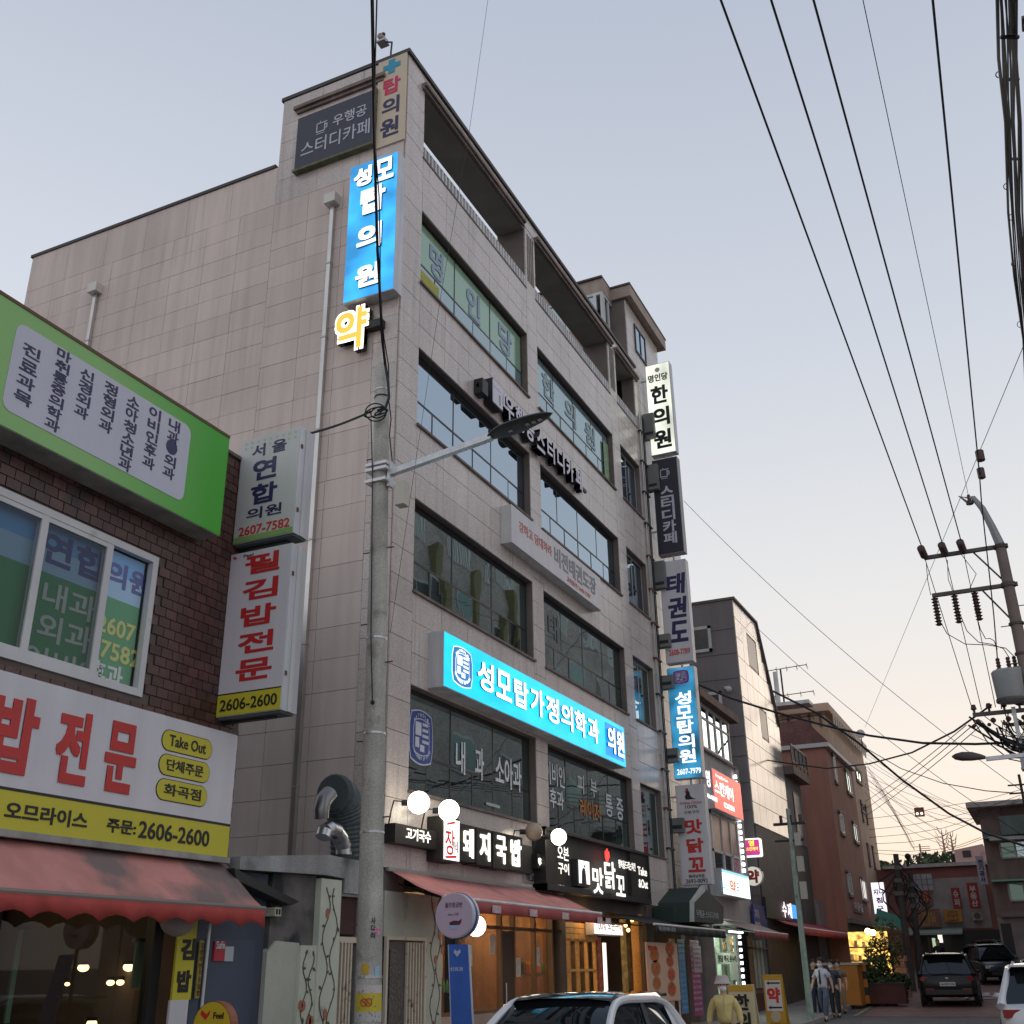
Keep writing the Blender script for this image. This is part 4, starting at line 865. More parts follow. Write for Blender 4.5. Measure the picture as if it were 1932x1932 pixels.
part('collar', MB().tube([q[-1], q[-1]-Vector((0, 0, .25))], .17, 18), BLK, t)
# ------------------------------------------------------------------ brick shop building on the left
t = LB = thing('brick_building', 'two-storey dark brown brick shop building with a green clinic sign at the left edge', 'building', (-7, 1, 0))
BRM = mat('dark brown glazed brick', (.08, .037, .030), .38, var=.3, vscale=5, spk=.2, rand=.30, grime=((.03, .022, .02), 1.5, .60))
MORT = mat('brick mortar', (.115, .09, .08), .95, var=.2)
XR, XL, YB = -3.62, -15.5, .10
WX0, WX1, WZ0, WZ1 = -10.0, -5.50, 4.74, 6.56
mb = MB()
mb.box(XL, XR, YB, .4, WZ1, 8.55); mb.box(XL, XR, YB, .4, 2.7, WZ0); mb.box(WX1, XR, YB, .4, WZ0, WZ1); mb.box(XL, WX0, YB, .4, WZ0, WZ1)
mb.box(XR-.3, XR, .4, 9, 0, 8.55); mb.box(XL, XR, .4, 9, 8.2, 8.4); mb.box(XL, XL+.3, .4, 9, 0, 8.5); mb.box(XL, XR, 8.8, 9, 0, 8.5)
part('wall', mb, MORT, t)
part('parapet_cap', MB().box(XL, XR+.03, YB-.05, .45, 8.55, 8.6), TRIM, t)
bw, bh = .205, .128; cells = []
z = 2.75; row = 0
while z < 8.5:
    x = XR-bw+(row % 2)*bw/2 if (row % 2) else XR-bw
    while x > -15.3:
        cx, cz = x+bw/2, z+bh/2
        if not (WX0-.08 < cx < WX1+.10 and WZ0-.08 < cz < WZ1+.08) and cx < XR-.05:
            cells.append((cx, cz))
        x -= bw
    z += bh; row += 1
def vis(c):
    x, z = c; s = 1
    if 7.1 < z and x < -4.55: s = .01
    if 2.9 < z < 4.75-.12 and x < -3.8: s = .02
    if z < 3.3: s = .05
    if x < -8.6: s = .001
    return s/(Vector((x, YB, z))-CAM).length
cells.sort(key=vis, reverse=True)
BK = MB().box(-bw/2+.006, bw/2-.006, -.02, .004, -bh/2+.006, bh/2-.006).mesh('brick', BRM); rest = MB()
for i, (x, z) in enumerate(cells):
    j = random.uniform(0, .005)
    if i < 300: link('brick', BK, t, (x, YB-j, z))
    else: rest.box(x-bw/2+.006, x+bw/2-.006, YB-.02-j, YB+.004, z-bh/2+.006, z+bh/2-.006)
part('small_bricks', rest, BRM, t, kind='stuff')
sb = MB()
for k in range(60):
    for j in range(18):
        y_ = YB+.03+j*bw; zz = 2.8+k*bh
        if zz < 8.4: sb.box(XR-.004, XR+.02, y_+(k % 2)*.1, y_+(k % 2)*.1+bw-.012, zz, zz+bh-.012)
part('side_bricks', sb, BRM, t, kind='stuff')
# window with clinic banner behind the glass
WUP = mat('white upvc frame', (.62, .62, .62), .4, var=.06, streak=.06, grime=((.4, .4, .4), 3, .66))
w = part('window', MB().box(WX0, WX1, YB-.03, YB+.06, WZ0, WZ0+.09).box(WX0, WX1, YB-.03, YB+.06, WZ1-.09, WZ1).box(WX1-.09, WX1, YB-.03, YB+.06, WZ0+.09, WZ1-.09).box(WX0, WX0+.09, YB-.03, YB+.06, WZ0+.09, WZ1-.09), WUP, t)
def pxx(q, y=YB): return on_front(*q, y).x
m1 = pxx(c1(225, 1500)); m2 = pxx(c1(600, 1650))
sash = MB()
for x in (m1, m2): sash.box(x-.05, x+.05, YB-.025, YB+.05, WZ0+.09, WZ1-.09)
for a, b in ((WX0+.09, m1-.05), (m1+.05, m2-.05)): sash.box(a, b, YB-.02, YB+.03, WZ0+.09, WZ0+.15); sash.box(a, b, YB-.02, YB+.03, WZ1-.15, WZ1-.09)
part('sash', sash, WUP, w)
BANB = mat('blue gradient banner', (.12, .42, .85), .5); BANG = mat('green banner', (.015, .26, .09), .5); BANS = mat('pale blue banner', (.38, .60, .85), .5)
zm = WZ0+(WZ1-WZ0)*.62
part('banner', MB().box(WX0+.1, WX1-.1, YB+.10, YB+.12, WZ0+.1, zm), BANG, w); part('banner', MB().box(WX0+.1, WX1-.1, YB+.10, YB+.12, zm, zm+.3), BANS, w); part('banner', MB().box(WX0+.1, WX1-.1, YB+.10, YB+.12, zm+.3, WZ1-.1), BANB, w)
y = YB+.097; WP = mat('white vinyl', (.66, .68, .66), .5); YP = mat('yellow vinyl', (.62, .60, .12), .5); NB = mat('deep blue vinyl', (.015, .03, .25), .5)
x = m2+.12
letters(w, '의원', (x-.02, y, zm+.15), FX, FU, .74, .32, NB, bold=.03)
letters(w, '2607', (x-.05, y, zm-.46), FX, FU, .62, .22, YP, bold=.03); letters(w, '-7582', (x-.06, y, zm-.76), FX, FU, .76, .22, YP, bold=.03)
letters(w, '후과', (x-.08, y, zm-1.08), FX, FU, .54, .28, WP, bold=.03)
x = m1+.1
letters(w, '연합', (x, y, zm+.12), FX, FU, 1.0, .38, NB, bold=.03); letters(w, '내과', (x+.12, y, zm-.40), FX, FU, .8, .32, WP, bold=.02); letters(w, '외과', (x+.12, y, zm-.78), FX, FU, .8, .32, WP, bold=.02); letters(w, '이비인', (x, y, zm-1.13), FX, FU, 1.15, .28, WP, bold=.02)
letters(w, '울', (m1-1.0, y, zm+.12), FX, FU, .5, .4, NB, bold=.03)
dusty = see_through('dusty screen glass', (.55, .60, .60), .0)
pane(w, WX0+.09, m1-.05, YB+.0, WZ0+.15, WZ1-.15, dusty); pane(w, m1+.05, m2-.05, YB+.0, WZ0+.15, WZ1-.15, dusty)
pane(w, m2+.05, WX1-.09, YB+.04, WZ0+.09, WZ1-.09, see_through('clean glass', (.93, .96, .96), .03))
part('room_back', MB().box(WX0, WX1, YB+.16, YB+.2, WZ0, WZ1), MATS['dim room'], w)
# green rooftop sign
gy = -.28
def gx(q): return on_front(*q, gy)
gL, gR = -10.5, gx((425, 900)).x; gz1 = gx((425, 822)).z; gz0 = gx((411, 1011)).z
t = thing('wall_sign', 'large green clinic sign with a lavender panel of seven vertical text columns', 'sign', (-6, gy, gz0))
GRN = mat('green sign film', (.045, .24, .02), .5, var=.04)
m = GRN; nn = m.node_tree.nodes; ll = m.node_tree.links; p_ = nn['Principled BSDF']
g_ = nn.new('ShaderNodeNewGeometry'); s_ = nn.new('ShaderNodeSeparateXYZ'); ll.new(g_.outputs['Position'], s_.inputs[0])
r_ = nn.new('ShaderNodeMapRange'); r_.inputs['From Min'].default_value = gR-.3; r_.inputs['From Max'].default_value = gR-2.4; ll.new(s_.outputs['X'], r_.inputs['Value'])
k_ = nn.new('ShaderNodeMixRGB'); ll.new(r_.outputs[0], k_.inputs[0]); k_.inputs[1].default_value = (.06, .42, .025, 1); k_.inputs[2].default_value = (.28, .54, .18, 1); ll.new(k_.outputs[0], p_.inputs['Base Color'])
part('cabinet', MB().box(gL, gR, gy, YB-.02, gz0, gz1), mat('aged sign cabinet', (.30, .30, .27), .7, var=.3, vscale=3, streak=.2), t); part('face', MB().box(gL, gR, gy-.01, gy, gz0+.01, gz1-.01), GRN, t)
part('edge_trim', MB().box(gL, gR, gy-.02, gy+.05, gz1-.01, gz1+.03), mat('rust trim', (.14, .08, .05), .8), t)
pz0, pz1 = gz0+.20, gz1-.20; pR = gx(c1(1065, 1000)).x; pL = gx(c1(45, 460)).x
mb = MB(); plate(mb, rrect(pR-pL, pz1-pz0, .12), (pL, gy-.01, pz0), FX, FU, 0, .006); part('text_panel', mb, mat('lavender panel', (.51, .51, .58), .5, var=.04, streak=.05), t)
cols = [('진료과목', 185, 345, 115, 650, 1.0), ('마취통증의학과', 370, 380, 280, 800, .6), ('신경외과', 500, 480, 450, 730, .6), ('정형외과', 635, 555, 590, 810, .6), ('소아청소년과', 760, 640, 700, 1030, .6), ('이비인후과', 885, 700, 835, 1020, .6), ('내과·외과', 990, 765, 955, 1080, .6)]
y = gy-.017; hp = pz1-pz0
for s, xa, za, xb, zb_, k in cols:
    a = gx(c1(xa, za)); b = gx(c1(xb, zb_)); cx = (a.x+b.x)/2; hh = a.z-b.z; wid = .24 if k == 1 else .205
    n = len(s); letters(t, s, (cx-wid/2, y, b.z-hh/(n)*.5*.3), FX, FU, wid, hh*1.06, NAVY, vertical=True, gap=.30 if k == 1 else .10, bold=.02)
# white gimbap sign
sy = -.06
def sx(q): return on_front(*q, sy)
sL, sR = -10.5, sx((438, 1500)).x; sz1 = sx((443, 1386)).z; sz0 = sx((430, 1622)).z; szm = sx(c2(1150, 922)).z
t = thing('wall_sign', 'big white shop sign with red letters, three yellow pills and a yellow lower band', 'sign', (-6, sy, sz0))
part('cabinet', MB().box(sL, sR, sy, YB-.02, sz0, sz1), SIGNB, t); part('face', MB().box(sL, sR, sy-.01, sy, szm+.015, sz1-.01), WHTP, t)
YEL = mat('yellow sign film', (.50, .45, .03), .45, var=.04); part('yellow_band', MB().box(sL, sR, sy-.01, sy, sz0+.02, szm-.015), YEL, t); part('black_line', MB().box(sL, sR, sy-.014, sy, szm-.015, szm+.015), INK, t)
part('lower_ledge', MB().box(sL, sR, sy-.06, sy+.02, sz0-.05, sz0+.02), mat('dirty ledge', (.33, .32, .3), .7, var=.3, streak=.3), t)
RL = mat('red raised letter', (.46, .022, .02), .4, var=.1)
for ch, qa, qb in (('밥', c2(0, 610), c2(225, 270)), ('전', c2(258, 660), c2(475, 340)), ('문', c2(510, 705), c2(708, 405))):
    a, b = sx(qa), sx(qb); zc_ = szm+.20
    mb = MB(); write(mb, ch, (a.x if ch != '밥' else b.x-.62, sy-.014, szm+.15), FX, FU, (b.x-a.x) if ch != '밥' else .60, .80, bold=.05, depth=.008); part('letter', mb, RL, t)
for ch, x in (('김', sx(c2(0, 600)).x-.62-.45),): letters(t, ch, (x-.25, sy-.014, szm+.22), FX, FU, .60, .68, RL, bold=.055, depth=.02)
for s, qa, qb in (('Take Out', c2(812, 520), c2(1075, 520)), ('단체주문', c2(795, 655), c2(1060, 655)), ('화곡점', c2(780, 795), c2(1045, 795))):
    a, b = sx(qa), sx(qb); i = ('Take Out', '단체주문', '화곡점').index(s); zc_ = szm+.70-.295*i+.05; wd = b.x-a.x
    mb = MB(); plate(mb, rrect(wd, .26, .128, 8), (a.x, sy-.01, zc_), FX, FU, 0, .006); pl_ = part('pill', mb, INK, t)
    mb = MB(); plate(mb, rrect(wd-.02, .24, .118, 8), (a.x+.01, sy-.017, zc_+.01), FX, FU, 0, .004); part('pill_face', mb, YEL, pl_)
    letters(pl_, s, (a.x+wd*.14, sy-.022, zc_+.065), FX, FU, wd*.72, .14, INK, bold=.02, name='lettering')
bh_ = szm-sz0
letters(t, '오므라이스', (sx(c2(15, 880)).x, sy-.012, sz0+bh_*.30), FX, FU, sx(c2(440, 900)).x-sx(c2(15, 880)).x, bh_*.42, INK, bold=.03)
letters(t, '주문:', (sx(c2(535, 950)).x, sy-.012, sz0+bh_*.32), FX, FU, sx(c2(685, 950)).x-sx(c2(535, 950)).x, bh_*.36, INK, bold=.03)
letters(t, '2606-2600', (sx(c2(700, 950)).x, sy-.012, sz0+bh_*.28), FX, FU, sx(c2(1062, 950)).x-sx(c2(700, 950)).x, bh_*.46, INK, bold=.025)
# projecting signs on the brick corner
X = -4.12
def vx(q): return on_side(*q, X)
def psign(label, tl, br, face):
    a, b = vx(tl), vx(br); t = thing('projecting_sign', label, 'sign', (X, a.y, b.z), 'pair of projecting signs on the brick corner')
    part('cabinet', MB().box(X, X+.34, b.y, a.y, b.z, a.z), SIGNB, t); part('face', MB().box(X-.008, X, b.y+.01, a.y-.01, b.z+.01, a.z-.01), face, t)
    part('centre_seam', MB().box(X+.13, X+.21, b.y-.012, b.y, b.z, a.z), WHT, t)
    part('under_tray', MB().box(X+.02, X+.3, b.y+.02, a.y-.02, b.z-.03, b.z), DUCT, t)
    for z in (.2, .8): part('latch', MB().box(X+.03, X+.07, b.y-.01, b.y, b.z+(a.z-b.z)*z, b.z+(a.z-b.z)*z+.06), RUST, t)
    part('wall_bracket', MB().box(X+.12, X+.2, b.y+.2, YB, b.z-.06, b.z-.02), BLK, t)
    return t, b.y, a.y, b.z, a.z
GW2 = mat('pale green to white film', (.48, .50, .47), .45, var=.08, vscale=.9, streak=.08)
t, y0, y1, z0, z1 = psign('upper pale green projecting clinic sign with navy letters and a red phone number', c1(1385, 875), c1(1675, 1395), GW2); w = y1-y0; h = z1-z0
letters(t, '서', (X-.009, y1-w*.20, z0+h*.80), SX, FU, w*.22, h*.12, NAVY, bold=.02); letters(t, '울', (X-.009, y1-w*.54, z0+h*.80), SX, FU, w*.24, h*.12, NAVY, bold=.02)
letters(t, '연', (X-.009, y1-w*.24, z0+h*.565), SX, FU, w*.40, h*.20, NAVY, bold=.03); letters(t, '합', (X-.009, y1-w*.24, z0+h*.335), SX, FU, w*.44, h*.19, NAVY, bold=.03)
letters(t, '의원', (X-.009, y1-w*.20, z0+h*.20), SX, FU, w*.58, h*.105, NAVY, bold=.02); letters(t, '2607-7582', (X-.009, y1-w*.09, z0+h*.06), SX, FU, w*.84, h*.085, REDL, bold=.02)
part('green_foot', MB().box(X-.0095, X-.008, y0+.015, y1-.015, z0+.012, z0+.09), mat('light green film', (.20, .36, .10), .5, var=.1), t)
mb = MB()
for i in range(9):
    for j in range(2): plate(mb, disc(w*(.08+.105*i), h*(.955-.05*j), .022, 8), (X-.0085, y1, z0), SX, FU, 0, .002)
part('dot_pattern', mb, mat('faint green dots', (.35, .43, .31), .5), t, kind='stuff')
t, y0, y1, z0, z1 = psign('lower tall white projecting sign with red brush letters and a yellow foot', c1(1320, 1525), c2(1425, 335), WHTP); w = y1-y0; h = z1-z0
for i, ch in enumerate('필김밥전문'): letters(t, ch, (X-.009, y1-w*.26, z0+h*(.845-.163*i)), SX, FU, w*.56, h*.125, mat('brush red', (.45, .02, .02), .45), bold=.035)
part('yellow_foot', MB().box(X-.010, X-.008, y0+.01, y1-.01, z0+.01, z0+h*.125), YEL, t); part('black_line', MB().box(X-.011, X-.008, y0+.01, y1-.01, z0+h*.125, z0+h*.133), INK, t)
letters(t, '2606-2600', (X-.012, y1-w*.06, z0+h*.03), SX, FU, w*.88, h*.068, INK, bold=.015)
letters(t, 'Feel', (X-.009, y1-w*.22, z0+h*.965), SX, FU, w*.16, h*.018, INK, bold=.01)
mb = MB()
for s in (0, 1): plate(mb, [(w*(.09+.04*s), h*.957), (w*(.04+.1*s), h*.972), (w*(.05+.12*s), h*.985), (w*(.11+.03*s), h*.972)], (X-.009, y1, z0), SX, FU, 0, .002)
part('leaf_mark', mb, REDL, t)
t = thing('junction_box', 'small grey cable boxes fixed to the brick corner beside the tall white sign', 'box', (-3.9, 0, 5)); part('casing', MB().box(-4.0, -3.68, -.05, YB-.02, 5.55, 6.05), mat('grey box', (.25, .25, .27), .6, var=.2), t); part('conduit', MB().tube([(-3.8, .02, 5.55), (-3.82, .03, 5.0), (-3.8, .05, 4.7)], .012, 6), CABLE, t)
# red awning
a = on_front(498, 1714, -.65)
REDC = mat('sun-faded red canvas', (.50, .22, .19), .85, var=.15, vscale=1.6, streak=.1, grime=((.21, .155, .145), .9, .50)); REDV = mat('red valance', (.36, .055, .045), .85, var=.2, vscale=4)
t = awning('scalloped red awning, faded pink on top, over the shop window at the left', -10.5, a.x, .06, 2.98, -.65, a.z, .16, REDC, REDV, scallop=.07, trim=mat('dark awning bar', (.20, .17, .15), .7), folds=15)
# shop front under the red awning
t = thing('snack_shop', 'dark glazed snack shop front under the red awning', 'shop', (-6.5, .2, 0))
part('back_wall', MB().box(-12, -4.4, 3.2, 3.3, 0, 2.7), mat('brown interior', (.07, .06, .04), .8, var=.3), t); part('ceiling', MB().box(-12, -4.2, .3, 3.3, 2.66, 2.7), mat('dark ceiling', (.04, .035, .03), .8), t)
part('floor', MB().box(-12, -4.2, .3, 3.3, 0, .05), WOODF, t)
mb = MB()
for x in (-8.2, -7.15, -4.78): mb.box(x, x+.16, .12, .25, 0, 2.66)
mb.box(-12, -4.2, .12, .25, 2.55, 2.7); part('frame', mb, BLK, t)
for a_, b_ in ((-12, -8.2), (-8.04, -7.15), (-6.99, -4.78)): pane(t, a_, b_, .18, 0, 2.55, see_through('dark shop pane', (.6, .66, .6), .0))
t_ = thing('door_curtain', 'pale green curtain behind the shop glass at the far left edge', 'curtain', (-7.6, .4, 0))
mb = MB()
for i in range(8): mb.box(-8.0+i*.11, -8.0+i*.11+.09, .40+.03*(i % 2), .43+.03*(i % 2), .1, 2.4)
part('cloth', mb, mat('pale green curtain', (.16, .22, .17), .9, var=.2), t_, kind='stuff')
for xa_, xb_, za_, zb_2, lab in ((940, 1060, 890, 560, 'narrow pale green curtain panel behind the right half of the snack shop glass'), (30, 170, 1140, 470, 'wide pale green curtain behind the far left snack shop glass')):
    a = on_front(*cl(xa_, za_), .55); b = on_front(*cl(xb_, zb_2), .55); tc_ = thing('door_curtain', lab, 'curtain', (a.x, .55, a.z)); part('cloth', MB().box(a.x, b.x, .55, .58, max(a.z, .1), b.z), mat('green grey cloth', (.20, .27, .21), .9, var=.2), tc_); part('rail', MB().box(a.x-.05, b.x+.05, .53, .6, b.z, b.z+.04), BLK, tc_)
t_ = thing('hanging_lantern', 'round unlit paper lantern half hidden by the red scalloped awning', 'lantern', (-5.6, -.1, 2.2)); p = on_front(336, 1735, -.1)
part('shade', MB().sphere(p, .21, 20, 12, (1, 1, .9)), mat('dull paper shade', (.34, .30, .27), .8), t_, smooth=True); part('cord', MB().tube([p+Vector((0, 0, .18)), p+Vector((0, 0, .6))], .008, 5), CABLE, t_)
BULB = lit('amber downlight', (1, .62, .28), 4)
for i, (q, r_, lab) in enumerate((((595, 742), .055, 'small amber ceiling light at the left of the upper pair in the snack shop'), ((920, 738), .06, 'amber ceiling light at the right of the upper pair in the snack shop'), ((788, 850), .04, 'small amber light low in the shop, left of a pair'), ((858, 848), .04, 'small amber light low in the shop, right of a pair'), ((480, 860), .025, 'tiny amber light low at the left in the shop'), ((655, 1140), .05, 'amber light at the bottom edge of the shop window'))):
    p = on_front(*cl(*q), 1.25); o_ = thing('downlight', lab, 'lamp', p, 'amber lights inside the snack shop'); part('bulb', MB().sphere(p, r_*1.25, 10, 6, (1, 1, .7)), BULB, o_); part('rim', MB().tube([p+Vector((0, 0, .03)), p+Vector((0, 0, .07))], r_*1.3, 10), BLK, o_)
ld = bpy.data.lights.new('shop_light', 'POINT'); ld.energy = 14; ld.color = (1, .7, .4); ld.shadow_soft_size = .2; o = bpy.data.objects.new('shop_light', ld); COL.objects.link(o); o.parent = t; o.location = Vector((-6, 2, 2.3))-wloc(t)
# dark blue door and wall right of it
t = thing('side_door', 'dark navy steel door and wall panel with a red sticker between shop and shed', 'door', (-3.4, .05, 0))
part('panel', MB().box(-4.15, -2.80, .04, .10, 0, 2.86), mat('navy steel', (.045, .06, .085), .5, var=.2), t); part('door_leaf', MB().box(-3.98, -3.0, .02, .04, 0, 2.02), mat('navy door', (.05, .068, .098), .45, var=.15), t)
def F0(q, y=0): return on_front(*q, y)
a, b = F0(cl(1520, 695)), F0(cl(1610, 555)); part('sticker', MB().box(a.x, b.x, -.005, .018, a.z, b.z), mat('red security sticker', (.40, .03, .05), .5), t); letters(t, 'Safe', (a.x+.02, -.008, a.z+.14), FX, FU, (b.x-a.x)*.8, .09, WP, bold=.03)
a, b = F0(cl(1598, 697)), F0(cl(1670, 592)); part('notice', MB().box(a.x, b.x, 0, .018, a.z, b.z), mat('grey notice', (.38, .42, .44), .6), t)
t_ = thing('security_lamp', 'small pale double sensor box under the shed roof corner', 'sensor', (-2.9, -.1, 2.4)); a = F0(ce(630, 470), -.1)
part('body', MB().box(a.x-.07, a.x+.07, -.13, .05, a.z-.06, a.z+.05), mat('cream plastic', (.42, .44, .33), .5), t_)
for s in (-.03, .03): part('lens', MB().box(a.x+s-.018, a.x+s+.018, -.135, -.13, a.z-.04, a.z+.03), DARKB, t_)
t_ = thing('slanted_canopy', 'dark sloping canopy sheet between the red awning and the shed', 'canopy', (-3.2, 0, 2.6))
pts = [F0(c2(1190, 1140), -.2), F0(c2(1520, 1310), -.2), F0(c2(1480, 1330), -.2), F0(c2(1200, 1200), -.2)]; part('sheet', MB().prism([p for p in pts], (0, .5, 0)), BLK, t_)
# yellow gimbap banner, menu strip, round yellow stand
t = thing('shop_banner', 'yellow vertical banner with two black letters and a white foot', 'banner', (-4.3, -.2, 1)); y = -.12
a, b = F0(cl(1225, 975), y), F0(cl(1410, 435), y); part('sheet', MB().box(a.x, b.x, y, y+.03, a.z, b.z+.1), YEL, t); part('white_foot', MB().box(a.x-.02, b.x-.03, y, y+.03, .3, a.z), WHTP, t)
letters(t, '김', (a.x+.07, y-.003, a.z+.43), FX, FU, .24, .24, INK, bold=.05); letters(t, '밥', (a.x+.05, y-.003, a.z+.08), FX, FU, .24, .24, INK, bold=.05)
a, b = F0(cl(1385, 960), 0), F0(cl(1450, 550), 0); part('menu_strip', MB().box(a.x, b.x, -.02, 0, a.z, b.z), mat('dull yellow strip', (.36, .30, .06), .5), t)
letters(t, '김밥라면우동덮밥', (a.x+.01, -.025, a.z+.02), FX, FU, .05, .6, mat('brown print', (.12, .06, .02), .5), vertical=True, bold=.02)
t_ = thing('awning_pole', 'thin white steel pole standing at the corner of the red awning', 'pole', (-3.9, -.5, 0)); a, b = F0(cl(1500, 420), -.5), F0(cl(1430, 1050), -.5)
part('tube', MB().tube([(a.x, -.5, a.z), (b.x, -.5, 0)], .016, 8), WHT, t_); part('foot', MB().tube([(b.x, -.5, 0), (b.x, -.5, .03)], .08, 10), WHT, t_)
t_ = thing('round_stand_sign', 'round yellow and brown standing sign with a small red leaf mark', 'sign', (-3.6, -1, 0)); p = at(399, 1938, 12.6)
part('drum', MB().tube([(p.x, p.y, p.z), (p.x+.12, p.y, p.z)], .245, 28), mat('rusty rim', (.22, .07, .03), .6, var=.3), t_); part('face', MB().tube([(p.x-.006, p.y, p.z), (p.x, p.y, p.z)], .236, 28), mat('stand yellow', (.50, .36, .02), .5), t_)
part('post', MB().box(p.x+.03, p.x+.09, p.y-.03, p.y+.03, 0, p.z-.3), BLK, t_)
letters(t_, 'Feel', (p.x-.008, p.y-.02, p.z+.08), SX, FU, .13, .06, INK, bold=.02); letters(t_, '두부찌개', (p.x-.008, p.y+.16, p.z-.04), SX, FU, .32, .07, mat('orange brown print', (.30, .06, .01), .5), bold=.01)
mb = MB()
for s in (0, 1): plate(mb, [(.04+.0*s, 0), (-.03+.12*s, .05), (-.02+.11*s, .09), (.05, .05)], (p.x-.008, p.y+.12, p.z+.07), SX, FU, 0, .003)
part('leaf_mark', mb, REDL, t_)
# ------------------------------------------------------------------ concrete pole with street lamp
PX, PY = -1.97, -1.12
t = thing('utility_pole', 'concrete utility pole in front of the clinic corner with posters at its foot', 'pole', (PX, PY, 0))
CP = mat('stained pole concrete', (.43, .42, .375), .9, var=.2, vscale=2, spk=.25, sscale=50, streak=.25, bump=.3, grime=((.28, .26, .225), 2.5, .60))
ptop = at(727, 682, math.hypot(PX-CAM.x, PY-CAM.y)).z
def pr(z): return .185-.065*z/ptop
def pc(z): return Vector((PX-.0*z, PY+.016*z, z))
part('shaft', MB().tube([pc(0), pc(3), pc(6), pc(9), pc(ptop-.05), pc(ptop)], [pr(0), pr(3), pr(6), pr(9), pr(ptop), .09], 24), CP, t, smooth=True)
for v, col in ((742, STEEL), (755, BLK), (1210, STEEL), (1388, STEEL), (1573, STEEL), (1843, STEEL)):
    z = at(720, v, 15.9).z; c = pc(z); part('band', MB().tube([c-Vector((0, 0, .015)), c+Vector((0, 0, .015))], pr(z)+.008, 20), col, t)
for i, v in enumerate((868, 905, 1045, 1040, 1180, 1255, 1400, 1545, 1745)):
    z = at(720, v, 15.9).z; c = pc(z); s = 1 if i % 2 else -1; part('step_bolt', MB().tube([c+Vector((.02*s, -s*pr(z)*.8, 0)), c+Vector((.03*s, -s*(pr(z)+.12), 0))], .011, 5), RUST, t)
# arm and lamp
x = PX; az_ = on_side(735, 893, x); tip = on_side(928, 824, x); base = pc(az_.z)
part('arm', MB().beam(base+Vector((0, -.2, 0)), tip, .10, .10), STEEL, t)
for dz in (-.17, .03, .12): part('clamp', MB().box(base.x-.17, base.x+.17, base.y-.2, base.y+.19, base.z+dz, base.z+dz+.05), mat('zinc white clamp', (.6, .6, .6), .4, metal=.4), t)
part('flange', MB().box(base.x-.07, base.x+.07, base.y-.22, base.y-.17, base.z-.25, base.z+.18), STEEL, t)
bx = at(744, 930, 15.9); part('control_box', MB().box(PX-.09, PX+.09, PY-.36, PY-.19, base.z-.62, base.z-.22), mat('cream control box', (.5, .47, .38), .5, var=.1), t)
end = on_side(1044, 780, x)
st = thing('street_lamp', 'dark flat LED street lamp head on the arm of the concrete pole', 'street lamp', tip)
d = (end-tip); ln = d.length; d.normalize(); sd_ = Vector((1, 0, 0)); up_ = sd_.cross(d); up_ = up_ if up_.z > 0 else -up_
mb = MB(); n = 14; prof = [0, .07, .13, .17, .195, .205, .205, .20, .19, .18, .165, .145, .115, .07, .0]
vt = []
for i, w_ in enumerate(prof):
    c = tip-d*.12+d*(ln+.12)*i/n
    for a_ in range(12):
        an = math.tau*a_/12; zz = math.sin(an); vt.append(c+sd_*math.cos(an)*w_+up_*(zz*(.075 if zz > 0 else .03)*(w_/.2)**.6+(.012)))
fs = []
for i in range(n):
    for a_ in range(12): fs.append((i*12+a_, i*12+(a_+1) % 12, (i+1)*12+(a_+1) % 12, (i+1)*12+a_))
mb.add(vt, fs); part('head', mb, mat('dark lamp casting', (.05, .055, .058), .5, metal=.3, var=.15), st, smooth=True)
for k in (.30, .58, .68, .78):
    c = tip+d*ln*k-up_*.025; part('led_window', MB().obox(c, sd_*(.035 if k > .4 else .02), d*.030, up_*.004), mat('led lens', (.42, .40, .36), .3), st)
# posters on the pole: curved sheets
def wrap(name, z0, z1, a0, a1, m, off=.006):
    mb = MB(); n = 10; c0, c1_ = pc(z0), pc(z1)
    for i in range(n+1):
        a = rad(a0+(a1-a0)*i/n); dr = Vector((math.cos(a), math.sin(a), 0)); mb.v += [c0+dr*(pr(z0)+off), c1_+dr*(pr(z1)+off)]
    for i in range(n): mb.f.append((2*i, 2*i+2, 2*i+3, 2*i+1)); mb.mi.append(0)
    return part(name, mb, m, t)
def pz(v): return at(705, v, 15.8).z
wrap('poster', pz(1908), pz(1873), 150, 290, mat('yellow notice', (.50, .42, .04), .6, grime=((.12, .08, .03), 22, .60)))
wrap('poster', pz(1873), pz(1858), 150, 290, mat('white notice', (.5, .47, .45), .6, grime=((.5, .08, .08), 20, .56))); wrap('poster', pz(1927), pz(1908), 150, 290, mat('grey notice sheet', (.45, .44, .42), .6, grime=((.2, .2, .2), 25, .55)))
for a_ in (196, 214):
    cc = pc(pz(1890)); dr = Vector((math.cos(rad(a_)), math.sin(rad(a_)), 0)); tg = Vector((-dr.y, dr.x, 0)); mb = MB()
    ring = [cc+dr*(pr(1.2)+.010)+tg*math.cos(k*math.tau/14)*.045+Vector((0, 0, math.sin(k*math.tau/14)*.045)) for k in range(15)]
    mb.tube(ring, .006, 5, False); mb.tube([cc+dr*(pr(1.2)+.01)+tg*.03+Vector((0, 0, -.03)), cc+dr*(pr(1.2)+.01)-tg*.03+Vector((0, 0, .03))], .006, 5); part('ban_mark', mb, REDL, t)
wrap('sticker', pz(1765), pz(1752), 225, 268, mat('pink sticker', (.5, .15, .25), .6, grime=((.6, .55, .55), 30, .5))); wrap('sticker', pz(1843), pz(1823), 238, 262, mat('blue sticker', (.25, .45, .58), .6)); wrap('sticker', pz(1838), pz(1818), 180, 212, mat('torn yellow', (.5, .32, .03), .6))
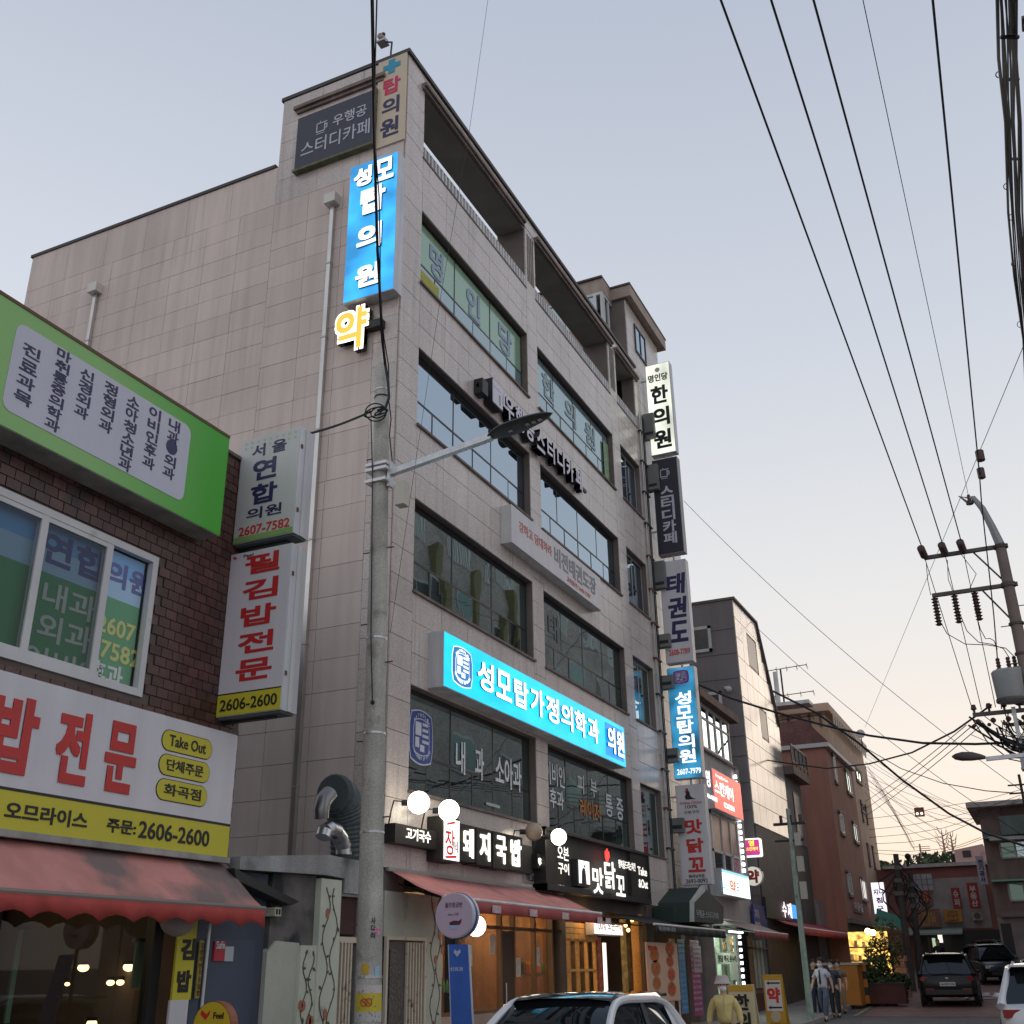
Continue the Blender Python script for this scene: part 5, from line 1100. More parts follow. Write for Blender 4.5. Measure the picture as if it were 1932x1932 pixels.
mb = MB(); cc = pc(pz(1757)); dr = Vector((-.8, -.6, 0)).normalized(); tg = Vector((dr.y, -dr.x, 0))*-1
column(mb, '사다리', cc+dr*(pr(2)+.008)-Vector((0, 0, .1)), Vector((-dr.y, dr.x, 0)), FU, .06, .27, bold=.03, depth=.002); part('sticker_lettering', mb, INK, t)
# ------------------------------------------------------------------ round drum sign on blue banner stand
p = at(857, 1727, 14.0); r0 = .262
t = thing('round_sign', 'round lilac drum sign with blue rim on a stand in front of the soup restaurant', 'sign', (p.x, p.y, 0))
part('drum', MB().tube([(p.x, p.y, p.z), (p.x+.17, p.y-.0, p.z)], r0, 32), mat('white drum rim', (.55, .58, .62), .4), t, smooth=False)
part('blue_rim', MB().tube([(p.x+.07, p.y, p.z), (p.x+.11, p.y, p.z)], r0+.006, 32), mat('rim blue', (.03, .04, .2), .4), t)
part('face', MB().tube([(p.x-.01, p.y, p.z), (p.x, p.y, p.z)], r0-.01, 32), mat('lilac sign face', (.47, .37, .46), .45, var=.06), t)
DP = mat('dark red script', (.10, .02, .05), .5)
letters(t, '올뜨랑공반', (p.x-.013, p.y+.12, p.z+.09), SX, FU, .24, .06, DP, bold=.0)
letters(t, 'since 1988', (p.x-.013, p.y+.08, p.z+.0), SX, FU, .15, .03, mat('faint script', (.34, .22, .3), .5), bold=.0)
mb = MB(); plate(mb, [(-.06, 0), (.0, .02), (.07, .015), (.11, .04), (.10, -.01), (.08, -.03), (-.05, -.03)], (p.x-.013, p.y, p.z-.08), SX, FU, 0, .002); part('animal_mark', mb, DP, t)
mb = MB(); plate(mb, disc(0, -.13, .05, 12, .035), (p.x-.013, p.y, p.z), SX, FU, 0, .002); part('blue_mark', mb, mat('pale blue mark', (.3, .42, .58), .5), t)
part('post', MB().tube([(p.x+.05, p.y, 0), (p.x+.05, p.y, p.z-r0)], .025, 8), BLK, t)
t = thing('banner_stand', 'leaning blue banner with white border and lettering under the round sign', 'banner', (p.x-.1, p.y, 0))
a = on_side(845, 1782, p.x-.05); b = on_side(885, 1782, p.x-.05); c = on_side(893, 1932, p.x-.15); e = on_side(850, 1932, p.x-.15)
BBN = mat('royal blue banner', (.03, .10, .38), .5, var=.1, vscale=5, streak=.1)
lo_ = lambda q, w_: Vector((q.x, q.y, q.z))
def ext(top, bot, k): return top+(bot-top)*k
q = [a, b, ext(b, c, 2.0), ext(a, e, 2.0)]; q[2].z = max(q[2].z, .15)
mb = MB(); mb.prism(q, (.02, 0, 0)); part('border', mb, mat('banner border', (.5, .55, .62), .5), t)
q2 = [a+Vector((-.006, -.015, -.0)), b+Vector((-.006, .015, 0)), q[2]+Vector((-.006, .015, .02)), q[3]+Vector((-.006, -.015, .02))]; part('sheet', MB().prism(q2, (.004, 0, 0)), BBN, t)
pm = (a+b)/2; LB_ = mat('light blue print', (.42, .5, .66), .5)
letters(t, '친환경', (p.x-.085, pm.y+.09, p.z-.66), SX, FU, .17, .08, LB_, bold=.02); letters(t, '안심업소', (p.x-.09, pm.y+.10, p.z-.78), SX, FU, .22, .09, LB_, bold=.02)
for i in range(4): part('text_line', MB().box(p.x-.11, p.x-.105, pm.y-.10-.005*i, pm.y+.09-.01*i, p.z-.92-.05*i, p.z-.91-.05*i), LB_, t)
mb = MB(); plate(mb, [(0, .0), (.05, .05), (.035, .085), (0, .06), (-.035, .085), (-.05, .05)], (p.x-.078, pm.y, p.z-.47), SX, FU, 0, .003); part('heart_mark', mb, LB_, t)
# ------------------------------------------------------------------ ground, road, pavement
GROAD = mat('worn asphalt', (.10, .095, .097), .85, var=.25, vscale=.8, spk=.4, sscale=40, bump=.3)
PAV = mat('pavement concrete', (.26, .245, .235), .9, var=.2, vscale=1.2, spk=.3, streak=0)
def kerb_y(x): return -2.55 if x < 22 else -2.55+.9*min((x-22)/22, 1.6)
def sheet(f0, f1, dz, xs):
    mb = MB()
    for x in xs: mb.v += [(x, f0(x), ground(x)+dz), (x, f1(x), ground(x)+dz)]
    for i in range(len(xs)-1): mb.f.append((2*i, 2*i+2, 2*i+3, 2*i+1)); mb.mi.append(0)
    return mb
XSS = [-300, -60, -20, 0, 10, 15]+[17+2*i for i in range(22)]+[62, 66, 72, 80, 120, 400, 2500]
struct('ground', sheet(lambda x: -900, lambda x: 900, -.03, XSS), mat('earth ground', (.18, .165, .15), .95, var=.3))
XR_ = [x for x in XSS if -61 < x < 76]
struct('road', sheet(lambda x: -11.6, lambda x: kerb_y(x)-.12, -.004, XR_), GROAD)
mb = MB()
for a, b in zip(XR_, XR_[1:]):
    mb.add([(a, kerb_y(a)+.03, ground(a)+.12), (b, kerb_y(b)+.03, ground(b)+.12), (b, 2.4, ground(b)+.12), (a, 2.4, ground(a)+.12), (a, kerb_y(a)+.03, ground(a)-.05), (b, kerb_y(b)+.03, ground(b)-.05)], [(0, 1, 2, 3), (4, 5, 1, 0)])
struct('pavement', mb, PAV)
ks = struct('kerb', MB().box(-60.0, -59, -2.7, -2.55, 0, .05), mat('kerb stone', (.27, .25, .23), .85, var=.2))
KB = MB().box(0, .97, -.15, 0, -.05, .13).mesh('kerb_stone', MATS['kerb stone'])
x = -6.0
while x < 55:
    o = link('kerb_stone', KB, ks, (x, kerb_y(x)+.03, ground(x))); o.rotation_euler = (0, -math.atan(ground(x+1)-ground(x)), math.atan(kerb_y(x+1)-kerb_y(x))); x += 1
struct('red_road_surface', sheet(lambda x: -7.6, lambda x: kerb_y(x)-.9, .004, [24+2*i for i in range(18)]), mat('red brown anti-slip surface', (.19, .105, .09), .85, var=.25, spk=.3, sscale=30))
struct('edge_line', sheet(lambda x: kerb_y(x)-.75, lambda x: kerb_y(x)-.63, .008, [24+2*i for i in range(16)]), mat('worn yellow line', (.30, .22, .10), .8, var=.4, vscale=4))
mb = MB()
for i, ch in enumerate('어린이'): write(mb, ch, (33.5, -5.2-i*1.0, ground(34.5)+.012), Vector((0, -1, 0)), Vector((1, 0, .05)), .8, 3.0, bold=.02, depth=.004)
struct('road_lettering', mb, mat('white road paint', (.45, .43, .42), .8, var=.3, vscale=5))
# ------------------------------------------------------------------ small three-storey shop building
X0S, X1S = 19.35, 24.7
t = thing('small_shop_building', 'narrow three-storey shop building with a brown eaved window bay beside the clinic building', 'building', (22, 0, 0))
WS = mat('pale shop wall', (.40, .37, .35), .8, var=.12, streak=.15)
part('wall', MB().box(X0S, X1S, 0, 8, 2.9, 8.35).box(X0S, X1S, .5, 8, 8.35, 10.0), WS, t)
part('eave', MB().box(X0S-.1, X1S-.3, -.25, .6, 9.98, 10.25), mat('brown eave tile', (.13, .075, .055), .7, var=.3, streak=.3), t)
mb = MB(); mb.box(X0S, X1S-.6, .04, .12, 8.35, 8.5); mb.box(X0S, X1S-.6, .04, .12, 9.85, 9.98)
for x in (X0S, 20.2, 21.1, 22.0, 22.9, 23.9): mb.box(x, x+.1, .04, .12, 8.5, 9.85)
mb.box(20.3, 23.9, .05, .11, 9.45, 9.52); w = part('bay_window', mb, WHT, t)
for a in (20.3, 21.2, 22.1, 23.0): part('pane', MB().box(a, a+.8, .08, .085, 8.5, 9.45), GLSD, w); part('pane', MB().box(a, a+.8, .08, .085, 9.52, 9.85), GLS, w)
part('sill', MB().box(X0S, X1S-.5, -.08, .1, 8.27, 8.35), TRIM, t)
mb = MB(); z0, z1 = 4.45, 6.35
mb.box(20.0, 23.5, -.06, .02, z0, z0+.1); mb.box(20.0, 23.5, -.06, .02, z1-.1, z1); mb.box(20.0, 23.5, -.06, .02, z0+.62, z0+.7)
for x in (20.0, 21.3, 22.4, 23.4): mb.box(x, x+.1, -.06, .02, z0, z1)
w = part('window', mb, WHT, t)
for a, b in ((20.1, 21.3), (21.4, 22.4), (22.5, 23.4)): part('pane', MB().box(a, b, -.02, -.015, z0+.1, z0+.62), GLSD, w)
part('picture_film', MB().box(20.1, 23.4, -.03, -.02, z0+.7, z1-.1), mat('portrait film', (.40, .24, .19), .4, var=.3, vscale=1.2, grime=((.33, .13, .06), 1.1, .56)), w)
part('small_poster', MB().box(22.6, 23.3, -.045, -.03, z0+.12, z0+.6), mat('pink poster', (.30, .03, .12), .5, grime=((.5, .35, .4), 12, .56)), w)
LEDM = lit('white led', (.93, .98, 1), 3)
for i in range(17): part('led_lamp', MB().box(23.72, 23.84, -.12, -.05, 4.45+i*.215, 4.45+i*.215+.12), LEDM, t)
for i in range(9): part('led_tube', MB().box(20.1+i*.40, 20.1+i*.40+.37, -.16, -.10, 4.30, 4.36), LEDM, t)
part('upper_led', MB().box(20.2, 23.6, -.2, -.14, 6.46, 6.5), LEDM, t)
s = thing('wall_sign', 'lit red skin care sign with white letters on the small shop building', 'sign', (22, -.2, 6.6))
a = on_front(*cr(365, 1535), -.3); b = on_front(*c7(1590, 330), -.3)
part('cabinet', MB().box(19.7, b.x, -.3, 0, b.z, a.z), SIGNB, s); part('face', MB().box(19.72, b.x-.02, -.308, -.3, b.z+.02, a.z-.02), lit('lit red face', (.72, .045, .03), .8, .2), s)
hh = a.z-b.z; xx = on_front(*cr(370, 1650), -.31).x
WLS = lit('lit white small letter', (1, .95, .93), .85)
letters(s, '영', (xx, -.312, b.z+hh*.45), FX, FU, .5, hh*.42, WLS, bold=.03); letters(s, '스킨케어', (xx+1.0, -.312, b.z+hh*.38), FX, FU, 2.4, hh*.36, WLS, bold=.03)
letters(s, 'Young Skin Care', (xx+1.2, -.312, b.z+hh*.80), FX, FU, 1.6, hh*.10, WLS, bold=.02); letters(s, '피부 & 마사지 전문', (xx, -.312, b.z+hh*.16), FX, FU, 1.2, hh*.12, WLS, bold=.02); letters(s, '02.2602.5464', (xx+2.0, -.312, b.z+hh*.12), FX, FU, 1.4, hh*.14, WLS, bold=.02)
s = thing('wall_sign', 'glaring white lit pharmacy sign with orange and blue letters under the pictures', 'sign', (22, -.2, 3.5))
a = on_front(*cq(418, 650), -.45); b = on_front(*cq(930, 890), -.45)
part('cabinet', MB().box(19.3, b.x, -.45, -.02, b.z, b.z+.78), SIGNB, s); part('face', MB().box(19.32, b.x-.02, -.458, -.45, b.z+.02, b.z+.66), lit('glaring white', (.92, .98, 1), 1.05), s); part('blue_band', MB().box(19.32, b.x-.02, -.46, -.45, b.z+.66, b.z+.74), lit('lit pale cyan', (.25, .62, .78), .9), s)
letters(s, '약', (on_front(*cq(680, 850), -.46).x, -.462, b.z+.08), FX, FU, .72, .42, lit('lit orange', (.85, .13, .02), .8), bold=.03); letters(s, '국', (on_front(*cq(760, 850), -.46).x, -.462, b.z+.1), FX, FU, .3, .34, lit('lit teal', (.05, .3, .4), .6), bold=.01); letters(s, '온누리', (on_front(*cq(565, 850), -.46).x, -.462, b.z+.08), FX, FU, .75, .3, MATS['lit teal'], bold=.0)
def side_sign(label, u, v, ru, rv, x, body, face, round_=False, th=.22, name='projecting_sign'):
    c = on_side(u, v, x); e = on_side(u+ru, v, x); f = on_side(u, v-rv, x); w = abs(e.y-c.y); h = abs(f.z-c.z)
    s = thing(name, label, 'sign', c)
    if round_: part('drum', MB().tube([(x, c.y, c.z), (x+th, c.y, c.z)], (w+h)/2, 28), body, s); part('face', MB().tube([(x-.01, c.y, c.z), (x, c.y, c.z)], (w+h)/2-.02, 28), face, s)
    else:
        mb = MB(); plate(mb, rrect(2*w, 2*h, .1*w+.03), (x+th, c.y+w, c.z-h), SX, FU, 0, th); part('cabinet', mb, body, s); mb = MB(); plate(mb, rrect(2*w-.1, 2*h-.1, .1*w+.02), (x, c.y+w-.05, c.z-h+.05), SX, FU, 0, .01); part('face', mb, face, s)
    part('arm', MB().box(x+th*.4, x+th*.6, c.y-w, .2, c.z+h*.5, c.z+h*.5+.05), BLK, s)
    return s, c, w, h
s, c, w, h = side_sign('small lit magenta square sign with yellow letters projecting over the street', 1399+.6*32, 1599, 17.5, 17.5, 24.9, lit('lit white rim', (1, .93, .88), 1.0), lit('lit magenta', (.50, .03, .22), .8, .2))
letters(s, '영', (c.x-.014, c.y+.10, c.z+.05), SX, FU, .2, .2, lit('lit yellow', (.9, .75, .02), 1.0), bold=.03); letters(s, '스킨케어', (c.x-.014, c.y+.20, c.z-.11), SX, FU, .42, .13, MATS['lit yellow'], bold=.02); letters(s, 'SKIN CARE', (c.x-.014, c.y+.18, c.z-.2), SX, FU, .36, .05, mat('pink print', (.6, .3, .45), .5), bold=.01)
s, c, w, h = side_sign('round white pharmacy drum sign with a red letter and cross', 1421, 1653, 18.4, 18.4, 24.9, SIGNB, lit('softly lit cream face', (.72, .70, .60), .45), True)
letters(s, '약', (c.x-.014, c.y+.24, c.z-.24), SX, FU, .46, .46, mat('deep red', (.30, .012, .01), .5), bold=.05)
s = thing('notice_sign', 'small blue sign with white text fixed to the dark wall under the round sign', 'sign', (25.5, -.1, 2.8)); a, b = on_front(*cq(985, 1240), -.15), on_front(*cq(1120, 975), -.15)
part('board', MB().box(a.x, b.x, -.15, -.08, a.z, b.z), mat('navy blue board', (.015, .03, .17), .5), s); letters(s, '영어', (a.x+.15, -.153, b.z-.35), FX, FU, .6, .2, LP, bold=.02); letters(s, '수학교실', (a.x+.1, -.153, a.z+.32), FX, FU, .7, .14, LP, bold=.02); letters(s, '2696-9045', (a.x+.05, -.153, a.z+.08), FX, FU, .8, .12, LP, bold=.02)
# pharmacy front
s = thing('pharmacy_front', 'brightly lit pharmacy window with green tinted glass and black letters', 'shop', (20.5, .1, 0))
GGL = lit('greenish lit interior', (.42, .58, .42), .75, .7, (1, 1, .8), base=(.3, .4, .3), nscale=1.8)
part('interior_glow', MB().box(19.4, 22.1, .5, .55, 0.1, 2.6), GGL, s); part('side_wall', MB().box(19.35, 19.42, 0, .5, 0, 2.9), mat('grey pilaster', (.2, .19, .19), .7, var=.3), s); part('side_wall', MB().box(22.1, 22.25, -.02, .5, 0, 2.9), MATS['grey pilaster'], s)
mb = MB()
for x in (19.42, 20.3, 21.2, 22.05): mb.box(x, x+.06, .0, .08, .1, 2.6)
for z in (.1, 2.0, 2.55): mb.box(19.42, 22.1, .01, .07, z, z+.05)
part('frame', mb, ALU, s); pane(s, 19.5, 22.05, .04, .1, 2.55, see_through('pharmacy pane', (.9, 1, .92), .04))
part('letter_band', MB().box(19.6, 22.0, -.012, -.002, 1.72, 2.05), mat('white glass film', (.55, .62, .5), .5), s)
letters(s, '청담 약국 온누리', (19.65, -.016, 1.78), FX, FU, 2.2, .2, INK, bold=.03)
part('hanging_notice', MB().box(21.0, 21.9, -.01, 0, 1.25, 1.72), mat('white glass film', (.5, .6, .5), .5), s)
for i in range(10): part('led_lamp', MB().box(22.3, 22.4, -.1, -.03, .7+.2*i, .8+.2*i), LEDM, s)
for i in range(8): part('led_tube', MB().box(19.6+i*.2, 19.6+i*.2+.15, -.5, -.42, 2.62, 2.66), LEDM, s)
for i in range(8): part('shelf', MB().box(19.6+.3*i, 19.8+.3*i, .42, .5, .5+.12*(i % 3), .75+.1*(i % 4)), mat('shelf goods', (.3, .35, .32), .6, rand=.5), s)
ld = bpy.data.lights.new('pharmacy_light', 'POINT'); ld.energy = 25; ld.color = (.8, 1, .85); ld.shadow_soft_size = .3; o = bpy.data.objects.new('pharmacy_light', ld); COL.objects.link(o); o.parent = s; o.location = Vector((20.8, -.7, 2.5))-wloc(s)
s = thing('curtained_shop', 'small shop window with pale curtains beside the pharmacy', 'shop', (25, 0, 0))
part('frame', MB().box(24.0, 24.1, -.05, .1, .9, 2.6).box(26.9, 27.0, -.05, .1, .9, 2.6).box(24, 27, -.05, .1, .8, .9).box(24, 27, -.05, .1, 2.2, 2.25), WOODF, s); part('low_wall', MB().box(22.6, 30.2, -.03, .1, .0, .8), mat('maroon low wall', (.09, .03, .022), .7, var=.3), s)
part('back', MB().box(22.4, 30.2, .6, .7, 0, 3), mat('dim shop back', (.06, .05, .045), .8), s)
for i in range(9): part('curtain', MB().box(24.15+i*.3, 24.38+i*.3, .1+.02*(i % 2), .13+.02*(i % 2), .95, 2.5), mat('pale curtain', (.42, .43, .36), .9, var=.2, rand=.3), s)
LAVE = mat('weathered rose canvas', (.34, .25, .23), .85, var=.15)
a, b = on_front(*cq(600, 1180), -.1), on_front(*cq(1310, 1310), -1.1)
awning('weathered rose awning over the curtained shop beside the pharmacy', 20.3, 25.2, -.05, 3.02, -1.05, 2.66, .2, LAVE, MARO)
# ------------------------------------------------------------------ grey building with pale tiled front
X2 = 26.3
t = thing('tile_front_building', 'grey rendered building with pale tiled street front and sloping roof edge', 'building', (30, 0, 0))
GDK = mat('matt dark glass', (.05, .052, .055), .35)
GREY = mat('dark grey granite render', (.20, .187, .187), .85, var=.12, vscale=.6, spk=.15, streak=.1); PALET = mat('pale glazed tile', (.54, .48, .42), .22, var=.08, streak=.1, rand=.06)
prof = [(X2, 0), (X2, 15.45), (30.3, 15.5), (32.9, 11.5), (32.9, 9.4), (36.3, 9.4), (36.3, 0)]
part('wall', MB().prism([(x, 0, z) for x, z in prof], (0, 9, 0)), GREY, t)
part('side_cladding', MB().box(X2-.03, X2-.001, .02, 9, 9.9, 11.4), GREY, t)
SJ = MB()
for z in [3.0+1.02*i for i in range(12)]: SJ.box(X2-.012, X2, 0, 9, z, z+.015)
part('side_joints', SJ, mat('grey joint', (.07, .065, .065), .9), t, kind='stuff')
part('roof_edge', MB().beam((X2-.05, -.06, 15.5), (30.35, -.06, 15.55), .12, .1).beam((30.3, -.06, 15.55), (32.98, -.06, 11.45), .12, .1).box(X2-.05, X2+.05, 0, 9, 15.45, 15.55), TRIM, t)
rows = 13
PMc = {}
for i in range(6):
    for j in range(11):
        x0, x1 = X2+i*1.1, X2+(i+1)*1.1; z0, z1 = 6.6+j*.81, 6.6+(j+1)*.81
        def lim(z): return 32.9 if z < 11.5 else (32.9-(z-11.5)*2.6/4.0)
        if x0 > lim(z1)-.2: continue
        x1 = min(x1, lim(z1)) if x1 > lim(z1) else x1
        cut = any(x0 < bx1-.05 and x1 > bx0+.05 and z0 < bz1-.05 and z1 > bz0+.05 for bx0, bx1, bz0, bz1 in ((28.2, 29.9, 13.1, 14.55), (29.2, 30.5, 10.3, 11.6)))
        if cut: continue
        g = .012; part('tile_panel', MB().box(x0+g, x1-g, -.04, 0, z0+g, z1-g), PALET, t)
for bx0, bx1, bz0, bz1, cx0, cx1, cz0, cz1 in ((28.2, 29.9, 13.1, 14.55, 27.4, 30.7, 13.08, 14.70), (29.2, 30.5, 10.3, 11.6, 28.5, 30.7, 9.84, 12.27)):
    fr2 = MB(); fr2.box(bx0, bx1, -.02, 0, bz0, bz1); w = part('window', fr2, FRAME, t); part('pane', MB().box(bx0+.08, bx1-.08, -.03, -.025, bz0+.08, bz1-.08), GDK, w)
    for a, b, c_, d_ in ((cx0, bx0, cz0, cz1), (bx1, cx1, cz0, cz1), (bx0, bx1, cz0, bz0), (bx0, bx1, bz1, cz1)):
        if b-a > .05 and d_-c_ > .05: part('tile_panel', MB().box(a+.01, min(b, 32.9-max(0, (d_-11.5))*.65)-.01, -.04, 0, c_+.01, d_-.01), PALET, t)
part('lower_front', MB().box(X2, 36.3, -.06, 0, 0, 6.55), mat('charcoal stone', (.045, .043, .045), .6, var=.3, spk=.3, grime=((.09, .085, .08), 2, .62)), t)
part('mid_front', MB().box(32.92, 36.3, -.05, 0, 6.6, 9.4), mat('grey panel', (.19, .18, .18), .7, var=.15), t)
w = part('window', MB().box(34.2, 35.6, -.08, -.05, 6.9, 8.8), FRAME, t); part('pane', MB().box(34.3, 35.5, -.09, -.08, 7.0, 8.7), GDK, w)
mb = MB(); mb.box(32.8, 36.4, -.5, .1, 9.35, 9.7); part('balcony_slab', mb, TRIM, t)
mb = MB(); mb.box(32.85, 36.35, -.48, -.44, 10.6, 10.68); mb.box(32.85, 36.35, -.48, -.44, 9.9, 9.95)
for i in range(5): mb.box(32.85+i*.86, 32.9+i*.86, -.48, -.44, 9.7, 10.6)
part('balcony_rail', mb, BLK, t); part('balcony_panel', MB().box(32.9, 36.3, -.45, -.43, 9.98, 10.58), mat('smoked panel', (.05, .048, .05), .7), t)
for q0, q1 in ((cr(278, 425), cr(425, 615)), (cr(335, 960), cr(515, 1135))):
    a, b = on_side(*q0, X2-.03), on_side(*q1, X2-.03)
    w = part('side_window', MB().box(X2-.08, X2-.01, b.y, a.y+.7, b.z, b.z+.12).box(X2-.08, X2-.01, b.y, a.y+.7, a.z-.12, a.z).box(X2-.08, X2-.01, b.y, b.y+.12, b.z, a.z).box(X2-.08, X2-.01, a.y+.58, a.y+.7, b.z, a.z), WHT, t); part('pane', MB().box(X2-.05, X2-.04, b.y+.12, a.y+.58, b.z+.12, a.z-.12), GLSD, w)
s = thing('dome_camera', 'small white dome camera on the grey side wall', 'camera', on_side(*cr(565, 930), X2)); a = on_side(*cr(565, 930), X2); part('dome', MB().sphere(a+Vector((-.1, 0, 0)), .12, 12, 8), WHT, s); part('bracket', MB().box(a.x-.05, a.x, a.y, a.y+.2, a.z+.05, a.z+.15), WHT, s)
# lit shop letters and red awning in front of the grey building
s = thing('letter_sign', 'small glowing white and blue letters on the dark front near the thin pole', 'sign', (31, -.2, 3.1)); a = on_front(*cq(1345, 1110), -.25); b = on_front(*cq(1440, 935), -.25)
letters(s, '수', (a.x, -.25, a.z), FX, FU, (b.x-a.x)*.45, b.z-a.z, lit('pinkish lit letter', (1, .85, .9), .95), bold=.03); letters(s, '제', (a.x+(b.x-a.x)*.55, -.25, a.z), FX, FU, (b.x-a.x)*.45, b.z-a.z, MATS['pinkish lit letter'], bold=.03); part('board', MB().box(a.x-2.5, b.x+2, -.2, -.06, a.z-.1, b.z+.05), BLK, s)
a = on_front(*cq(1465, 1120), -.25); b = on_front(*cq(1505, 960), -.25); part('blue_box', MB().box(a.x, b.x+.5, -.25, -.2, a.z, b.z), lit('lit blue box', (.05, .3, .8), 1.0), s)
CRIM = mat('crimson canvas', (.34, .03, .05), .8, var=.1)
awning('long crimson awning reaching past the thin pole toward the orange box', 27.5, 41.0, -.05, 3.3, -1.1, 2.95, .25, CRIM, CRIM)
t = thing('low_annex', 'low grey annex wall behind the pedestrians under the crimson awning', 'building', (39, 0, 0)); part('wall', MB().box(36.35, 43.6, -.0, 5, 0, 4.4), mat('grey plaster annex', (.25, .245, .255), .85, var=.15), t); part('pale_panel', MB().box(37.2, 39.4, -.04, 0, 3.2, 4.2), mat('pale panel', (.26, .25, .25), .7), t); part('lower_panel', MB().box(38.5, 43.5, -.05, 0, .5, 3.0), mat('dark grey panel', (.11, .115, .12), .7, var=.2), t)
# ------------------------------------------------------------------ brown gabled building and tan block behind it
YF = -1.0
bx = on_front(*cr(1340, 1370), YF).x; bxr = on_front(*c8(640, 420), YF).x; ze = on_front(*cr(1340, 1370), YF).z
t = thing('brown_building', 'reddish brown rendered building with a dark hipped roof and white eave', 'building', (bx, YF, 0))
BRW = mat('reddish brown render', (.33, .155, .112), .85, var=.12, vscale=.7, streak=.12); g0 = ground(bx)
xr = 46.9
part('wall', MB().box(bx, xr, YF, 9, 0, ze-.15), BRW, t); part('eave', MB().box(bx-.15, xr, YF-.2, 9, ze-.15, ze+.05), mat('white eave board', (.50, .49, .48), .6), t)
RF = mat('dark brown shingle', (.13, .055, .047), .9, var=.25, spk=.4, sscale=14)
zr = on_front(*cr(1250, 1165), YF+.45).z; mb = MB(); A_ = [(bx-.15, YF-.2, ze+.06), (xr, YF-.2, ze+.06), (xr, 9, ze+.06), (bx-.15, 9, ze+.06)]; T_ = [(bx+.5, YF+.9, zr), (xr-.3, YF+.9, zr), (xr-.3, 9, zr), (bx+.5, 9, zr)]
mb.add(A_+T_, [(0, 1, 5, 4), (1, 2, 6, 5), (2, 3, 7, 6), (3, 0, 4, 7), (4, 5, 6, 7), (0, 3, 2, 1)]); part('roof', mb, RF, t)
def fwin(t, qa, qb, y, lit_=False, frame=None):
    a, b = on_front(*qa, y), on_front(*qb, y); x0, x1 = min(a.x, b.x), max(a.x, b.x); z0, z1 = min(a.z, b.z), max(a.z, b.z)
    mb = MB(); mb.box(x0, x0+.09, y-.07, y, z0, z1); mb.box(x1-.09, x1, y-.07, y, z0, z1); mb.box((x0+x1)/2-.04, (x0+x1)/2+.04, y-.06, y, z0, z1); mb.box(x0, x1, y-.07, y, z0, z0+.08); mb.box(x0, x1, y-.07, y, z1-.08, z1); w = part('window', mb, frame or WHT, t); part('hood', MB().box(x0-.1, x1+.1, y-.1, y, z1, z1+.12), TRIM, w); part('sill', MB().box(x0-.1, x1+.1, y-.1, y, z0-.12, z0), TRIM, w)
    part('pane', MB().box(x0, x1, y-.03, y-.02, z0, z1), lit('lit room', (.9, .85, .8), .8) if lit_ else GLSD, w)
for qa, qb in ((cr(1395, 1465), cr(1440, 1690)), (cr(1500, 1590), cr(1560, 1790)), (c8(467, 265), c8(515, 440)), (c8(575, 345), c8(628, 510)), (c8(528, 735), c8(580, 920))): fwin(t, qa, qb, YF)
fwin(t, c8(640, 790), c8(690, 960), YF, True)
part('lower_ledge', MB().box(bx-.1, xr, YF-.25, YF, g0+2.9, g0+3.1), TRIM, t); part('shop_front', MB().box(bx-.02, xr, YF-.06, YF, g0-.3, g0+2.9), mat('dark shop front', (.05, .04, .035), .7, var=.4), t)
s = thing('letter_sign', 'tiny pale letters on the brown building just above its shop ledge', 'sign', on_front(*c8(600, 1035), YF-.1)); a, b = on_front(*c8(600, 1035), YF-.06), on_front(*c8(658, 985), YF-.06); part('lettering', (lambda m_: (write(m_, '미용실', (a.x, YF-.06, a.z), FX, FU, (b.x-a.x), b.z-a.z, bold=.02), m_)[1])(MB()), LP, s); part('rail', MB().box(a.x, b.x, YF-.05, YF, a.z-.08, a.z-.03), BLK, s)
t = thing('tan_apartment_block', 'tall tan apartment block with a stepped parapet behind the brown building', 'building', (55, 0, 0))
TAN = mat('tan render', (.46, .315, .225), .85, var=.12, streak=.15)
xa = on_front(*cr(1335, 1035), 0).x; zt = on_front(*cr(1335, 1035), 0).z
part('wall', MB().box(47.0, 61.2, 0, 10, 0, zt-1.4).box(xa+.6, 47.0, .9, 10, 9, zt-1.4), TAN, t); part('parapet', MB().box(xa, 61.4, -.2, 10, zt-.45, zt), mat('tan parapet', (.55, .39, .28), .8, var=.1), t); part('upper_wall', MB().box(xa+.3, 61.2, .1, 10, zt-1.4, zt-.45), mat('fluted tan band', (.50, .35, .24), .8, streak=.2), t)
for i in range(14): part('fluting', MB().box(xa+.26, xa+.3, .3+i*.6, .45+i*.6, zt-1.3, zt-.5), TRIM, t)
for i in range(16): part('baluster', MB().box(48+i*.8, 48.4+i*.8, -.22, -.18, zt-1.0, zt-.5), mat('pale baluster', (.46, .38, .32), .7), t)
for qa, qb in ((c8(640, 180), c8(665, 330)), (c8(675, 215), c8(700, 350)), (c8(690, 520), c8(722, 680)), (c8(730, 540), c8(760, 700)), (cr(1585, 1570), cr(1640, 1700)), (cr(1630, 1860), cr(1660, 1930))): fwin(t, qa, qb, 0, frame=TRIM)
s = thing('projecting_sign', 'glowing white sign with purple letters projecting beyond the brown building', 'sign', (46, -1.4, 5)); x = 47.0; q = [on_side(*c8(a, b), x) for a, b in ((725, 818), (825, 815), (855, 1060), (755, 1063))]
q[1].z = q[0].z = (q[0].z+q[1].z)/2; q[2].z = q[3].z = (q[2].z+q[3].z)/2; ym = (q[0].y+q[3].y)/2; yn = (q[1].y+q[2].y)/2
